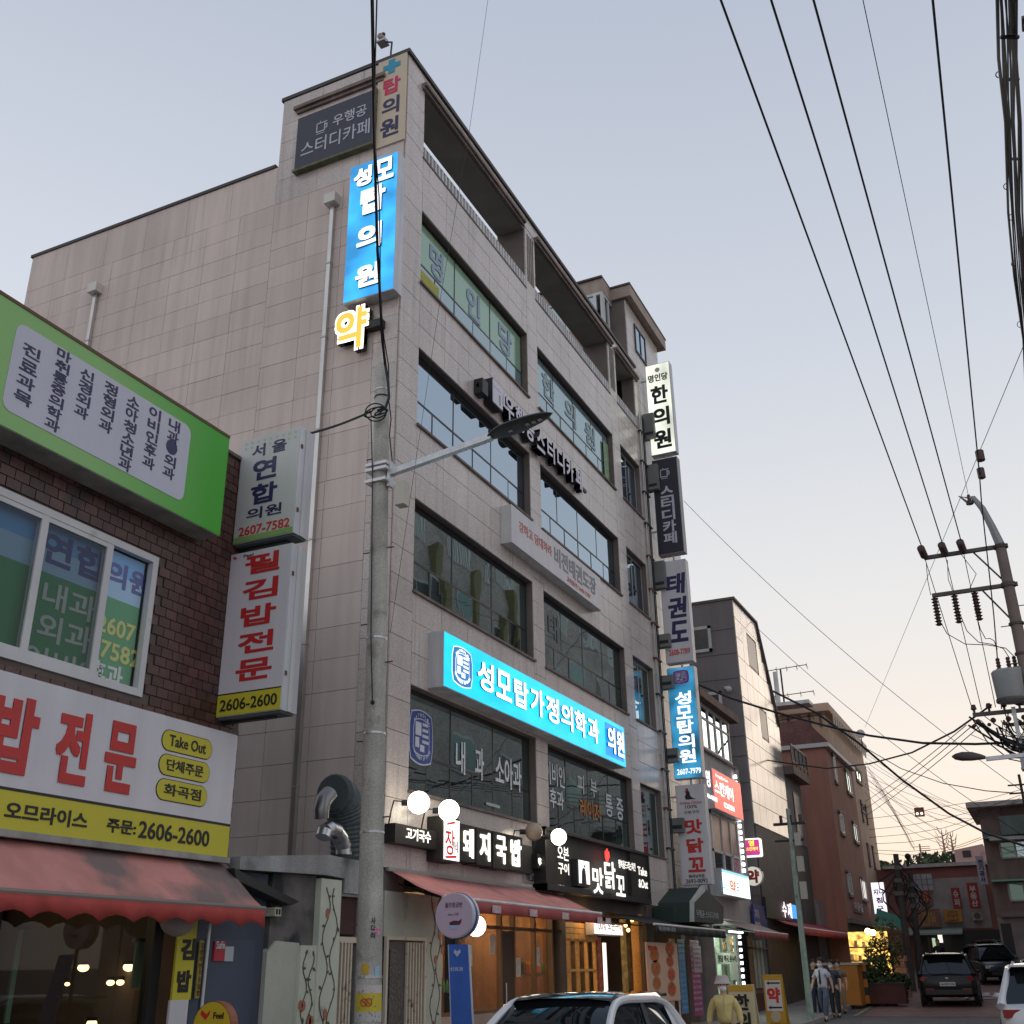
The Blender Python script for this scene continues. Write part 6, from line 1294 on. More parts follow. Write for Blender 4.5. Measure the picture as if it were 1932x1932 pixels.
part('cabinet', MB().box(x, x+.25, yn, ym, q[3].z, q[0].z), SIGNB, s); part('face', MB().box(x-.01, x, yn, ym, q[3].z, q[0].z), lit('lit lilac white', (.93, .88, 1), .88), s); H_ = q[0].z-q[3].z; W_ = ym-yn
VI = mat('violet letter', (.09, .03, .35), .5)
for i, (ch, ww) in enumerate((('지니', .78), ('침', .5), ('구', .5))): letters(s, ch, (x-.012, ym-W_*(.5-ww/2), q[3].z+H_*(.60-.27*i)), SX, FU, W_*ww, H_*.19, VI, bold=.04)
# antennas and dish on the roofs
t = thing('tv_antenna', 'cluster of television antennas on a mast above the tan block', 'antenna', (35, 3, 15)); base = at(*cr(1010, 1040), 62); top = at(*cr(975, 765), 62); top.x, top.y = base.x, base.y
part('mast', MB().tube([base, top], .05, 6), BLK, t)
for za, dl, dr in ((.0, -.8, 1.5), (-1.55, -1.2, 1.7), (-2.9, -.6, 2.2)):
    c = Vector((base.x, base.y, top.z+za)); mb = MB(); mb.tube([c+Vector((0, -dl, 0)), c+Vector((0, -dr, .1))], .025, 5)
    for k in range(5): yy = -dl+(-dr+dl)*k/4; mb.tube([c+Vector((-.35, yy, 0)), c+Vector((.35, yy, 0))], .015, 4); mb.tube([c+Vector((0, yy, -.18)), c+Vector((0, yy, .18))], .012, 4)
    part('yagi', mb, BLK, t)
s = thing('cell_antenna', 'pale panel antenna and equipment beside the television mast', 'antenna', at(*cr(940, 1000), 62)); a = at(*cr(960, 1010), 62)
part('panel', MB().box(a.x-.1, a.x+.1, a.y-.12, a.y+.12, a.z-.3, a.z+1.6), WHT, s); part('equipment', MB().box(a.x-.2, a.x+.2, a.y+.4, a.y+1.3, a.z-.3, a.z+1.2), mat('mesh grey', (.2, .2, .2), .6), s); part('base', MB().box(a.x-.6, a.x+.6, a.y-1.8, a.y+1.8, a.z-.5, a.z-.3), WHT, s)
s = thing('satellite_dish', 'pale satellite dish on the tan parapet corner', 'satellite dish', at(*cr(1630, 1290), 72)); a = at(*cr(1632, 1290), 72)
mb = MB(); mb.tube([a+Vector((-.05, 0, 0)), a, a+Vector((.12, 0, 0))], [.28, .27, .1], 20); part('dish', mb, mat('dish grey', (.5, .48, .46), .5), s); part('arm', MB().tube([a, a+Vector((.15, 0, -.9))], .03, 6), BLK, s)
# ------------------------------------------------------------------ buildings closing the street
XT = 59.0
def on_x(q, x=XT): return on_side(*q, x)
t = thing('market_building', 'low dark red two-storey shop block closing the far end of the street', 'building', (XT, -4, ground(XT)))
a, b = on_x(c8(825, 715)), on_x(c8(1600, 690)); gT = ground(XT)
part('wall', MB().box(XT, XT+6, b.y-1, a.y+2, gT-1, a.z), mat('dull maroon wall', (.22, .095, .08), .85, var=.25, vscale=.5), t); part('roof_edge', MB().box(XT-.3, XT+6, b.y-1, a.y, a.z, a.z+.2), mat('pale roof edge', (.4, .4, .38), .7, var=.2), t)
z2 = on_x(c8(1200, 1185)).z
part('grey_band', MB().box(XT-.05, XT, b.y, on_x(c8(1035, 900)).y, z2, z2+2.9), mat('grey stucco', (.30, .275, .265), .85, var=.2), t)
part('shop_awning', MB().prism([(XT, on_x(c8(1020, 1200)).y, z2), (XT-1.2, on_x(c8(1020, 1200)).y, z2-.35), (XT-1.2, on_x(c8(1020, 1200)).y, z2-.25), (XT, on_x(c8(1020, 1200)).y, z2+.12)], (0, on_x(c8(1450, 1180)).y-on_x(c8(1020, 1200)).y, 0)), mat('grey green awning edge', (.25, .3, .27), .7), t)
part('dark_opening', MB().box(XT-.02, XT, b.y-.8, on_x(c8(1110, 1200)).y, gT, z2-.1), BLK, t)
def tsign(lab, q0, q1, m, txt, tm, vert=True, x=XT-.6, th=.2, cat='sign'):
    a, b = on_x(q0, x), on_x(q1, x); s = thing('shop_sign', lab, cat, (x, a.y, b.z)); part('board', MB().box(x, x+th, b.y, a.y, b.z, a.z), m, s)
    w = a.y-b.y; h = a.z-b.z
    if txt: letters(s, txt, (x-.01, a.y-w*.2, b.z+h*.08), SX, FU, w*.6, h*.8, tm, vertical=vert and len(txt) > 1, bold=.03, depth=.01)
    return s
RDS = mat('red sign board', (.26, .02, .02), .6, var=.15); OCH = mat('ochre letter', (.42, .26, .08), .6); PLL = mat('pale letter', (.5, .45, .42), .6)
tsign('small red sign with ochre letters under grey corrugated sheets at the street end', c8(1118, 882), c8(1195, 978), RDS, '동산', OCH)
tsign('red sign with two large pale letters at the street end', c8(1352, 860), c8(1445, 1015), RDS, '슈퍼', PLL)
tsign('tall red sign with three pale letters next to the concrete pole at the street end', c8(1475, 820), c8(1595, 1020), RDS, '부동산', PLL, x=XT-1.2)
tsign('tall grey sign with dark letters hanging above the red signs', c8(1545, 610), c8(1650, 830), mat('grey lilac board', (.36, .34, .40), .6, var=.15), '전기공사', NAVY, x=XT-1.6)
tsign('faded orange brown signboard with worn letters at the street end', c8(1080, 1030), c8(1285, 1165), mat('faded terracotta board', (.22, .11, .08), .8, var=.25, vscale=1.5), '공인중개사', OCH, False)
tsign('yellow orange signboard beside the faded one at the street end', c8(1290, 1030), c8(1450, 1125), mat('dull orange board', (.36, .18, .03), .7, var=.2), '스모크', mat('brown letter', (.18, .05, .02), .6), False)
s = thing('sheet_screen', 'grey corrugated sheet screen high on the far shop block', 'screen', (XT, 0, 4)); a, b = on_x(c8(1030, 755), XT-.4), on_x(c8(1225, 880), XT-.4)
for i in range(4):
    for j in range(3):
        w = (a.y-b.y)/4; h = (a.z-b.z)/3; part('sheet', MB().box(XT-.45-.02*j, XT-.38, b.y+w*i+.02, b.y+w*(i+1)-.02, b.z+h*j+.03, b.z+h*(j+1)), mat('corrugated grey', (.30, .31, .33), .6, var=.15, rand=.15), s)
s = thing('air_conditioner', 'cream outdoor air conditioner unit on the far grey wall', 'air conditioner', (XT, -4, 3)); a, b = on_x(c8(1520, 1050), XT-.5), on_x(c8(1605, 1112), XT-.5); part('casing', MB().box(XT-.5, XT-.05, b.y, a.y, b.z, a.z), mat('cream metal', (.4, .38, .35), .6), s); part('fan', MB().tube([(XT-.52, (a.y+b.y)/2, (a.z+b.z)/2), (XT-.5, (a.y+b.y)/2, (a.z+b.z)/2)], (a.z-b.z)*.42, 16), mat('fan grille', (.12, .12, .11), .6), s)
for i, (q0, q1, m) in enumerate(((c8(1205, 1255), c8(1250, 1380), lit('green lit panel', (.5, .62, .4), .6)), (c8(1250, 1230), c8(1295, 1290), lit('white lit panel', (.9, .85, .75), .9)), (c8(1170, 1240), c8(1205, 1400), mat('brown booth', (.12, .04, .03), .6)))):
    a, b = on_x(q0, XT-1), on_x(q1, XT-1); s = thing('stall_sign', ['pale green lit strip sign at the far shop entrance', 'small white lit box at the far shop entrance', 'brown shop panel at the far shop entrance'][i], 'sign', (XT-1, a.y, b.z)); part('face', MB().box(XT-1.05, XT-1, b.y, a.y, b.z, a.z), m, s); part('post', MB().box(XT-1, XT-.95, (a.y+b.y)/2-.05, (a.y+b.y)/2+.05, gT, b.z), BLK, s)
# brown house on the right
XH = 46.0
t = thing('brown_house', 'dark brown three-storey house with green framed windows at the right edge', 'house', (XH, -9, ground(XH)))
a = on_x(c8(1565, 235), XH); rr = on_x(c8(1932, 160), XH); BH = mat('dark brown house wall', (.19, .135, .115), .85, var=.2, streak=.15)
zr_ = a.z
part('wall', MB().box(XH, XH+7, a.y-12, a.y, 0, zr_), BH, t); part('roof', MB().box(XH-.7, XH+7.5, a.y-12.5, a.y+.5, zr_, zr_+.25), mat('pale fascia', (.42, .38, .36), .7, var=.2), t)
GRF = mat('mint green frame', (.18, .38, .30), .6); GP = glass('greenish house glass', (.5, .7, .6), .2, (.02, .06, .045))
for q0, q1, qh in ((c8(1735, 490), c8(1925, 610), c8(1680, 490)), (c8(1805, 830), c8(1930, 950), c8(1750, 825))):
    p, q = on_x(q0, XH-.05), on_x(q1, XH-.05); y1, y0 = p.y, p.y-3.4; z1, z0 = p.z, q.z
    mb = MB(); n = 5
    for i in range(n+1): mb.box(XH-.08, XH, y0+(y1-y0)*i/n-.05, y0+(y1-y0)*i/n+.05, z0, z1)
    mb.box(XH-.08, XH, y0, y1, z0-.08, z0); mb.box(XH-.08, XH, y0, y1, z1, z1+.06); w = part('window', mb, mat('grey green frame', (.36, .38, .33), .6), t)
    for i in range(n): part('pane', MB().box(XH-.04, XH-.03, y0+(y1-y0)*i/n+.05, y0+(y1-y0)*(i+1)/n-.05, z0, z1), GP if i % 2 == 0 or i > 3 else GLSD, w)
    part('window_hood', MB().box(XH-.5, XH, y0-.2, y1+.7, z1+.12, z1+.2), GRF, w)
p = on_x(c8(1730, 300), XH-.4); part('balcony', MB().box(XH-.7, XH, p.y-5, p.y, p.z-.9, p.z), mat('dull green balcony', (.11, .14, .13), .7, var=.2), t); part('balcony_cap', MB().box(XH-.8, XH, p.y-5, p.y+.6, p.z-1.15, p.z-1.0), mat('pale fascia', (.4, .4, .4), .7), t)
zf = on_x(c8(1800, 1090), XH).z; part('string_course', MB().box(XH-.3, XH, a.y-12, a.y-.2, zf, zf+.25), mat('pinkish band', (.20, .15, .14), .8, var=.2), t); part('ground_floor', MB().box(XH-.06, XH, a.y-12, a.y, 0, zf), mat('pinkish grey stucco', (.26, .21, .2), .85, var=.25), t)
for q0, q1 in ((c8(1745, 1140), c8(1870, 1380)),): p, q = on_x(q0, XH-.1), on_x(q1, XH-.1); part('doorway', MB().box(XH-.1, XH-.06, q.y, p.y, q.z, p.z), BLK, t)
# pink building and hill behind
t = thing('pink_building', 'pale pink building with a sloping top rising behind the far shops', 'building', (85, -2, 0)); X9 = 80
q = [on_x(c8(*s), X9) for s in ((1378, 560), (1605, 512), (1620, 700), (1395, 700))]; q[2].z = q[3].z = 2
q[2].y = q[1].y-1; q[3].y = q[0].y
part('wall', MB().prism(q, (5, 0, 0)), mat('pale pink render', (.42, .27, .24), .85, var=.15, grime=((.24, .16, .15), .9, .6)), t); p = on_x(c8(1480, 590), X9-.1); part('vent', MB().box(X9-.05, X9, p.y-.3, p.y+.3, p.z-.25, p.z+.25), BLK, t)
mb = MB(); n = 40; random.seed(5)
for i in range(n+1):
    a_ = -20+36*i/n; u = 5; az0 = 3.2+ (i/n-.5)*22
    d_ = 330; hgt = 25.5+6.5*math.exp(-((az0-4.3)/2.0)**2)+5*math.exp(-((az0-9)/3)**2)
    cx, cy = CAM.x+d_*math.cos(rad(az0)), CAM.y+d_*math.sin(rad(az0)); mb.v += [(cx, cy, -1), (cx+15, cy, hgt*.55), (cx+50, cy, hgt*.92), (cx+130, cy, hgt*.8), (cx+150, cy, -1)]
for i in range(n):
    for j in range(4): mb.f.append((i*5+j, (i+1)*5+j, (i+1)*5+j+1, i*5+j+1)); mb.mi.append(0)
struct('hill', mb, mat('hill soil', (.04, .05, .025), .95, var=.3, vscale=.05), smooth=True)
def foliage(cx, cy, cz, rx, ry, rz, n, size, mb, rnd):
    for _ in range(n):
        while True:
            p = Vector((rnd.uniform(-1, 1), rnd.uniform(-1, 1), rnd.uniform(-1, 1)))
            if .35 < p.length < 1: break
        p = Vector((cx+p.x*rx, cy+p.y*ry, cz+p.z*rz)); a = Vector((rnd.gauss(0, 1), rnd.gauss(0, 1), rnd.gauss(0, 1))).normalized(); b = a.cross(Vector((rnd.gauss(0, 1), rnd.gauss(0, 1), rnd.gauss(0, 1)))).normalized(); s = size*rnd.uniform(.6, 1.3)
        mb.add([p-a*s, p+b*s*.5, p+a*s, p-b*s*.5], [(0, 1, 2, 3)])
rnd = random.Random(3); mb = MB()
for i in range(170):
    az0 = rnd.uniform(-3, 12); d_ = 330+rnd.uniform(10, 75); hgt = 25.5+6.5*math.exp(-((az0-4.3)/2.0)**2)+5*math.exp(-((az0-9)/3)**2); k = min(1, .55+.37*(d_-345)/35) if d_ > 345 else .5
    cx, cy = CAM.x+d_*math.cos(rad(az0)), CAM.y+d_*math.sin(rad(az0)); foliage(cx, cy, hgt*max(k, .5)+.5, 4, 4, 3.2, 70, 1.1, mb, rnd)
o = link('hill_trees', mb.mesh('hill_trees', mat('hill foliage', (.045, .065, .028), .9, var=.4, vscale=.2))); o['kind'] = 'stuff'; o['label'] = 'wooded hilltop seen between the far roofs'
# bare tall trees on the hill
for k, (u, v0, v1, lab) in enumerate(((c8(1310, 560), 0, 0, 'tall bare tree with upswept branches standing on the hill skyline'), (c8(1375, 550), 0, 0, 'slightly smaller bare tree just right of the tall bare one on the hill'))):
    base = at(u[0], u[1]+6, 300); hh = (at(u[0], c8(0, 395+18*k)[1], 300).z-base.z); t = thing('bare_tree', lab, 'tree', base); rnd = random.Random(k+1); tw = MB()
    part('trunk', MB().tube([base, base+Vector((0, 0, hh*.5)), base+Vector((0, 0, hh))], [.3, .2, .07], 6), mat('bare bark', (.30, .20, .15), .9), t)
    for i in range(9):
        z = hh*(.1+.085*i); s = (-1) ** i; w = hh*.34*(1-.04*i)*rnd.uniform(.6, 1.1); p0 = base+Vector((0, 0, z)); tw.tube([p0, p0+Vector((rnd.uniform(-1, 1), s*w*.6, hh*.08)), p0+Vector((rnd.uniform(-1, 1), s*w, hh*.34))], [.13, .10, .05], 4)
    part('branches', tw, MATS['bare bark'], t)
t = thing('far_pylon', 'distant utility pole with crossarms standing on the hill', 'pole', at(*c8(1120, 620), 200)); a, b = at(*c8(1125, 625), 200), at(*c8(1108, 512), 200)
part('shaft', MB().tube([a, b], .14, 6), MATS['bare bark'], t)
for k in (.2, .34, .5): c = b.lerp(a, k); part('crossarm', MB().box(c.x-.05, c.x+.05, c.y-1.6, c.y+(1.2 if k < .3 else .2), c.z-.05, c.z+.05), MATS['bare bark'], t)
# ------------------------------------------------------------------ brick block across the street (seen in the window reflections)
t = thing('opposite_building', 'brick block across the street, mirrored in the second and third floor windows', 'building', (28, -13, 0))
OB = mat('opposite brick', (.40, .35, .32), .85, var=.25, vscale=.9, spk=.3, sscale=9)
YO = -13.2
part('wall', MB().box(18, 62, YO-10, YO, 0, 21.6), OB, t)
part('roof_edge', MB().box(18, 62, YO-.1, YO+.15, 21.5, 21.8), TRIM, t)
RAILM = MB().box(-.05, .05, 0, .03, 0, 1.3).mesh('rail_slat', mat('white slat', (.7, .7, .68), .6))
for k in range(10):
    x0 = 18.6+k*4.3
    for i in range(10): link('rail_slat', RAILM, t, (x0+i*.22, YO+.02, 19.9))
for k in range(10):
    for z in (3.2, 6.6, 10.0, 13.4, 16.6):
        x0 = 18.5+k*4.3+(.8 if k % 2 else 0); w = part('window', MB().box(x0, x0+1.9, YO+.0, YO+.06, z, z+1.5), mat('pale window frame', (.4, .42, .4), .5), t); [part('pane', MB().box(x0+q_, x0+q_+.8, YO+.06, YO+.07, z+.1, z+1.4), BLK if (k+int(z)) % 3 else mat('teal pane', (.1, .2, .2), .4), w) for q_ in (.1, 1.0)]
mat('mustard canopy', (.17, .145, .05), .7)
for x in (25.5, 29.5, 33): part('yellow_pier', MB().box(x, x+.6, YO, YO+.3, 16.2, 20.0), MATS['mustard canopy'], t)
# ------------------------------------------------------------------ vehicles
TYRE = mat('tyre rubber', (.015, .015, .016), .8); RIM = mat('alloy rim', (.35, .35, .36), .35, metal=.8); CGL = glass('car glass', (.5, .56, .62), .05, (.008, .010, .011))
def paint(n, c): 
    m = mat(n, c, .3, var=.03); m.node_tree.nodes['Principled BSDF'].inputs['Coat Weight'].default_value = .35 if c[0] > .1 else .1; m.node_tree.nodes['Principled BSDF'].inputs['Specular IOR Level'].default_value = .5 if c[0] > .1 else .3; return m
def car(label, cat, loc, ang, L_=4.4, Wd=1.84, H=1.62, body=None, roofm=None, hood=.95, kind='suv', plate_txt=None, rails=True):
    t = thing('car', label, cat, loc); t.rotation_euler = (0, 0, ang); Rz = Matrix.Rotation(ang, 4, 'Z')
    hl = L_/2; w = Wd/2; belt = H*.60; roofm = roofm or body
    def P(name, mb, m, par=None, smooth=False):
        o = bpy.data.objects.new(name, mb.mesh(name, m, smooth)); COL.objects.link(o); o.parent = par or t; return o
    # stations: x, half width, bottom, shoulder height
    st = [(-hl, w*.80, .42, belt*.80), (-hl+.06, w*.90, .34, belt*.92), (-hl+.3, w*.98, .28, belt*1.02), (-hl+.9, w, .25, belt*1.02), (-hl+1.6, w, .24, belt), (0, w, .24, belt*.985), (hl-1.35, w, .24, belt*.96), (hl-.95, w*.98, .25, hood*.98), (hl-.35, w*.95, .28, hood*.92), (hl-.08, w*.86, .34, hood*.80), (hl, w*.74, .42, hood*.66)]
    vs = []; n = 14
    for x, hw, zb, zt in st:
        ring = [(0, zb), (hw*.80, zb), (hw*.96, zb+.10), (hw, zb+(zt-zb)*.35), (hw*.985, zb+(zt-zb)*.72), (hw*.955, zt-.05), (hw*.86, zt), (0, zt+.025)]
        full = ring+[(-a, b) for a, b in ring[-2:0:-1]]; vs += [(x, a, b) for a, b in full]
    m = 14; fs = []
    for i in range(len(st)-1):
        for k in range(m): fs.append((i*m+k, i*m+(k+1) % m, (i+1)*m+(k+1) % m, (i+1)*m+k))
    fs += [tuple(range(m)), tuple((len(st)-1)*m+k for k in range(m))]
    P('body', MB().add(vs, fs), body, smooth=True)
    # glasshouse
    rearx = -hl+(.22 if kind == 'suv' else .75); rx2 = rearx+(.42 if kind == 'suv' else .75); fx = hl-1.02; fx2 = fx-.78
    g = [(rearx, .03, 0), (rearx+(rx2-rearx)*.55, .62, .6), (rx2, .93, .95), ((rx2+fx2)/2, 1., 1.), (fx2, .96, .98), (fx2+(fx-fx2)*.5, .52, .52), (fx, .03, 0)]
    vs = []; top = H-.03; zb = belt-.03
    for x, k, kk in g:
        zt = zb+(top-zb)*k; tw = w*(.90-.20*k)
        vs += [(x, w*.90, zb), (x, tw, zb+(zt-zb)*.92), (x, tw*.9, zt), (x, 0, zt+.015), (x, -tw*.9, zt), (x, -tw, zb+(zt-zb)*.92), (x, -w*.90, zb)]
    fs = []
    for i in range(len(g)-1):
        for k in range(6): fs.append((i*7+k, i*7+k+1, (i+1)*7+k+1, (i+1)*7+k))
    P('window_glass', MB().add(vs, fs), CGL, smooth=True)
    # roof skin
    vs = []; xs = [rx2-.12, rx2+.1, (rx2+fx2)/2, fx2-.1, fx2+.06]
    for i, x in enumerate(xs):
        zt = top+.012-(.05 if i in (0, 4) else .0); tw = w*.70
        vs += [(x, tw*1.04, zt-.075), (x, tw*.93, zt), (x, tw*.5, zt+.022), (x, 0, zt+.03), (x, -tw*.5, zt+.022), (x, -tw*.93, zt), (x, -tw*1.04, zt-.075)]
    fs = [(i*7+k, i*7+k+1, (i+1)*7+k+1, (i+1)*7+k) for i in range(4) for k in range(6)]
    P('roof', MB().add(vs, fs), roofm, smooth=True)
    for s in (1, -1):
        lo = lambda x: (x, s*w*.915, zb+.02); hi = lambda x: (x, s*w*.715, top-.07)
        P('centre_pillar', MB().beam(lo((rx2+fx2)/2+.1), hi((rx2+fx2)/2+.02), .06, .03), BLK)
        # one smooth arch over the side windows: windscreen pillar, roof side and rear pillar in a single sweep
        K = [Vector(lo(fx+.03)), Vector(lo(fx+.03)).lerp(Vector(hi(fx2+.12)), .72), Vector(hi(fx2-.10))+Vector((0, 0, .02)), Vector(((rx2+fx2)/2, s*w*.735, top-.045)), Vector((rx2+.25, s*w*.73, top-.065)), Vector((rx2-.10, s*w*.75, top-.16)), Vector((rearx+.10, s*w*.88, zb+.12)), Vector((rearx-.02, s*w*.92, zb-.02))]
        C_ = []
        for i in range(len(K)-1):
            p0, p1, p2, p3 = K[max(i-1, 0)], K[i], K[i+1], K[min(i+2, len(K)-1)]
            for q in range(5): u = q/5; C_.append(.5*((2*p1)+(p2-p0)*u+(2*p0-5*p1+4*p2-p3)*u*u+(3*p1-p0-3*p2+p3)*u**3))
        C_.append(K[-1]); RR = [.042 if i < len(C_)*.62 else .042+.05*(i/len(C_)-.62)/.38 for i in range(len(C_))]
        P('window_arch', MB().tube(C_, RR, 8), body, smooth=True)
        P('rear_quarter', MB().add([(rearx+.0, s*w*.915, zb), (rearx+.34, s*w*.915, zb), (rx2+.06, s*w*.74, top-.13), (rx2-.10, s*w*.74, top-.13)], [(0, 1, 2, 3)]), body)
        if rails: P('roof_rail', MB().tube([(fx2-.1, s*w*.62, top-.01), (fx2-.25, s*w*.62, top+.045), (rx2+.2, s*w*.62, top+.045), (rx2+.05, s*w*.62, top)], .016, 6), SILVER)
        mr = P('wing_mirror', MB().sphere((fx-.28, s*(w+.03), belt+.05), .075, 10, 6, (.6, 1, .75)), body, smooth=True); P('mirror_arm', MB().box(fx-.30, fx-.24, s*w*.9 if s > 0 else -w-.05, w+.05 if s > 0 else s*w*.9, belt-.02, belt+.03), BLK, mr)
        P('tail_light', MB().obox((-hl+.055, s*w*.72, belt*.84), (.03, s*.01, 0), (-.04*s, .17, 0), (0, 0, .065)), mat('tail light red', (.22, .01, .01), .2)); P('reflector', MB().box(-hl-.004, -hl+.05, s*w*.62-.14, s*w*.62+.14, .50, .56), MATS['tail light red'])
        P('headlight', MB().obox((hl-.10, s*w*.66, hood*.74), (.05, -s*.05, 0), (.03*s, .17, 0), (0, 0, .07)), mat('headlight glass', (.5, .52, .55), .1))
        for x in (hl-.86, -hl+.82):
            P('wheel_arch', MB().tube([(x, s*(w-.06), .33), (x, s*(w+.006), .33)], .40, 20), BLK)
            wl = P('wheel', MB().tube([(x, s*(w-.20), .32), (x, s*(w+.012), .32)], .32, 22), TYRE); P('rim', MB().tube([(x, s*(w+.012), .32), (x, s*(w+.02), .32)], [.215, .20], 10), RIM, wl)
    P('rear_bumper', MB().box(-hl-.03, -hl+.15, -w*.78, w*.78, .36, .52), BLK if kind == 'suv' else body)
    P('front_bumper', MB().box(hl-.12, hl+.02, -w*.66, w*.66, .34, .50), BLK); P('grille', MB().box(hl-.06, hl+.005, -w*.4, w*.4, .52, hood*.72), BLK)
    P('rear_wiper', MB().beam((rearx+.09, -.1, belt+.12), (rearx+.16, .26, belt+.22), .02, .015), BLK); P('spoiler', MB().box(rx2-.3, rx2-.05, -w*.66, w*.66, top-.035, top+.0), roofm)
    pl = P('number_plate', MB().box(-hl-.012, -hl+.02, -.26, .26, belt*.68-.07, belt*.68+.06), mat('plate white', (.5, .5, .48), .5))
    if plate_txt:
        mb = MB(); write(mb, plate_txt, (-hl-.014, .22, belt*.68-.045), SX, FU, .44, .08, bold=.02); P('plate_lettering', mb, INK, pl)
    P('badge', MB().sphere((-hl+.02, 0, belt*.86), .05, 8, 5, (.4, 1.2, .6)), SILVER)
    return t
BLACKP = paint('black car paint', (.012, .013, .015)); WHITEP = paint('white car paint', (.68, .69, .70)); SILVP = paint('silver car paint', (.30, .31, .33)); DKP = paint('dark green grey paint', (.02, .026, .026))
GLB_ = mat('glossy black roof', (.01, .01, .012), .12); GLB_.node_tree.nodes['Principled BSDF'].inputs['Coat Weight'].default_value = 1
def ga(az, d): x = CAM.x+d*math.cos(rad(az)); y = CAM.y+d*math.sin(rad(az)); return Vector((x, y, ground(x)))
# near parked car, faces the camera side
p = Vector((-2.95, -4.42, -.03))
near = car('white crossover with glossy black roof parked in front of the shops', 'car', p, math.pi, 4.1, 1.74, 1.39, WHITEP, GLB_, hood=.86, rails=False)
def near_pt(u, v, z): r = direction(u, v); return CAM + r*((z-CAM.z)/r.z)
car('dark sport utility car seen from behind in the middle of the street', 'car', ga(4.75, 46.6), rad(2.5), 4.8, 1.98, 1.72, BLACKP, plate_txt='16서9178')
car('white sport utility car seen from behind, cut off by the right edge', 'car', ga(.55, 24.2), rad(1), 4.5, 1.88, 1.62, WHITEP)
car('silver sedan ahead of the white car at the right edge', 'car', ga(.75, 47), rad(0), 4.7, 1.85, 1.48, SILVP, kind='sedan', rails=False)
c_ = ga(2.9, 61); car('dark green-black sport utility car turned sideways before the far shops', 'car', c_, rad(198), 4.6, 1.88, 1.72, DKP)
c_ = ga(2.3, 70); car('black car parked beside the dark sport utility car at the street end', 'car', c_, rad(215), 4.6, 1.86, 1.65, BLACKP)
# ------------------------------------------------------------------ people
def skin(name, joints, bones, m, parent, R=None, sub=1):
    me = bpy.data.meshes.new(name); ks = list(joints); idx = {k: i for i, k in enumerate(ks)}
    me.from_pydata([joints[k][0] for k in ks], [(idx[a], idx[b]) for a, b in bones], []); o = bpy.data.objects.new(name, me); COL.objects.link(o)
    sm = o.modifiers.new('s', 'SKIN'); sm.use_smooth_shade = True; ly = me.skin_vertices[0].data
    for k in ks: r = joints[k][1]; ly[idx[k]].radius = (r, r) if not isinstance(r, tuple) else r
    ly[0].use_root = True; o.modifiers.new('u', 'SUBSURF').levels = sub
    dg = bpy.context.evaluated_depsgraph_get(); m2_ = bpy.data.meshes.new_from_object(o.evaluated_get(dg)); bpy.data.objects.remove(o)
    m2_.materials.clear(); m2_.materials.append(m)
    o = bpy.data.objects.new(name, m2_); COL.objects.link(o); o.parent = parent; return o
SKIN = mat('skin', (.52, .33, .25), .6, var=.05); HAIRB = mat('black hair', (.012, .010, .010), .6, var=.3, vscale=30); MASK = mat('white face mask', (.68, .68, .72), .8)
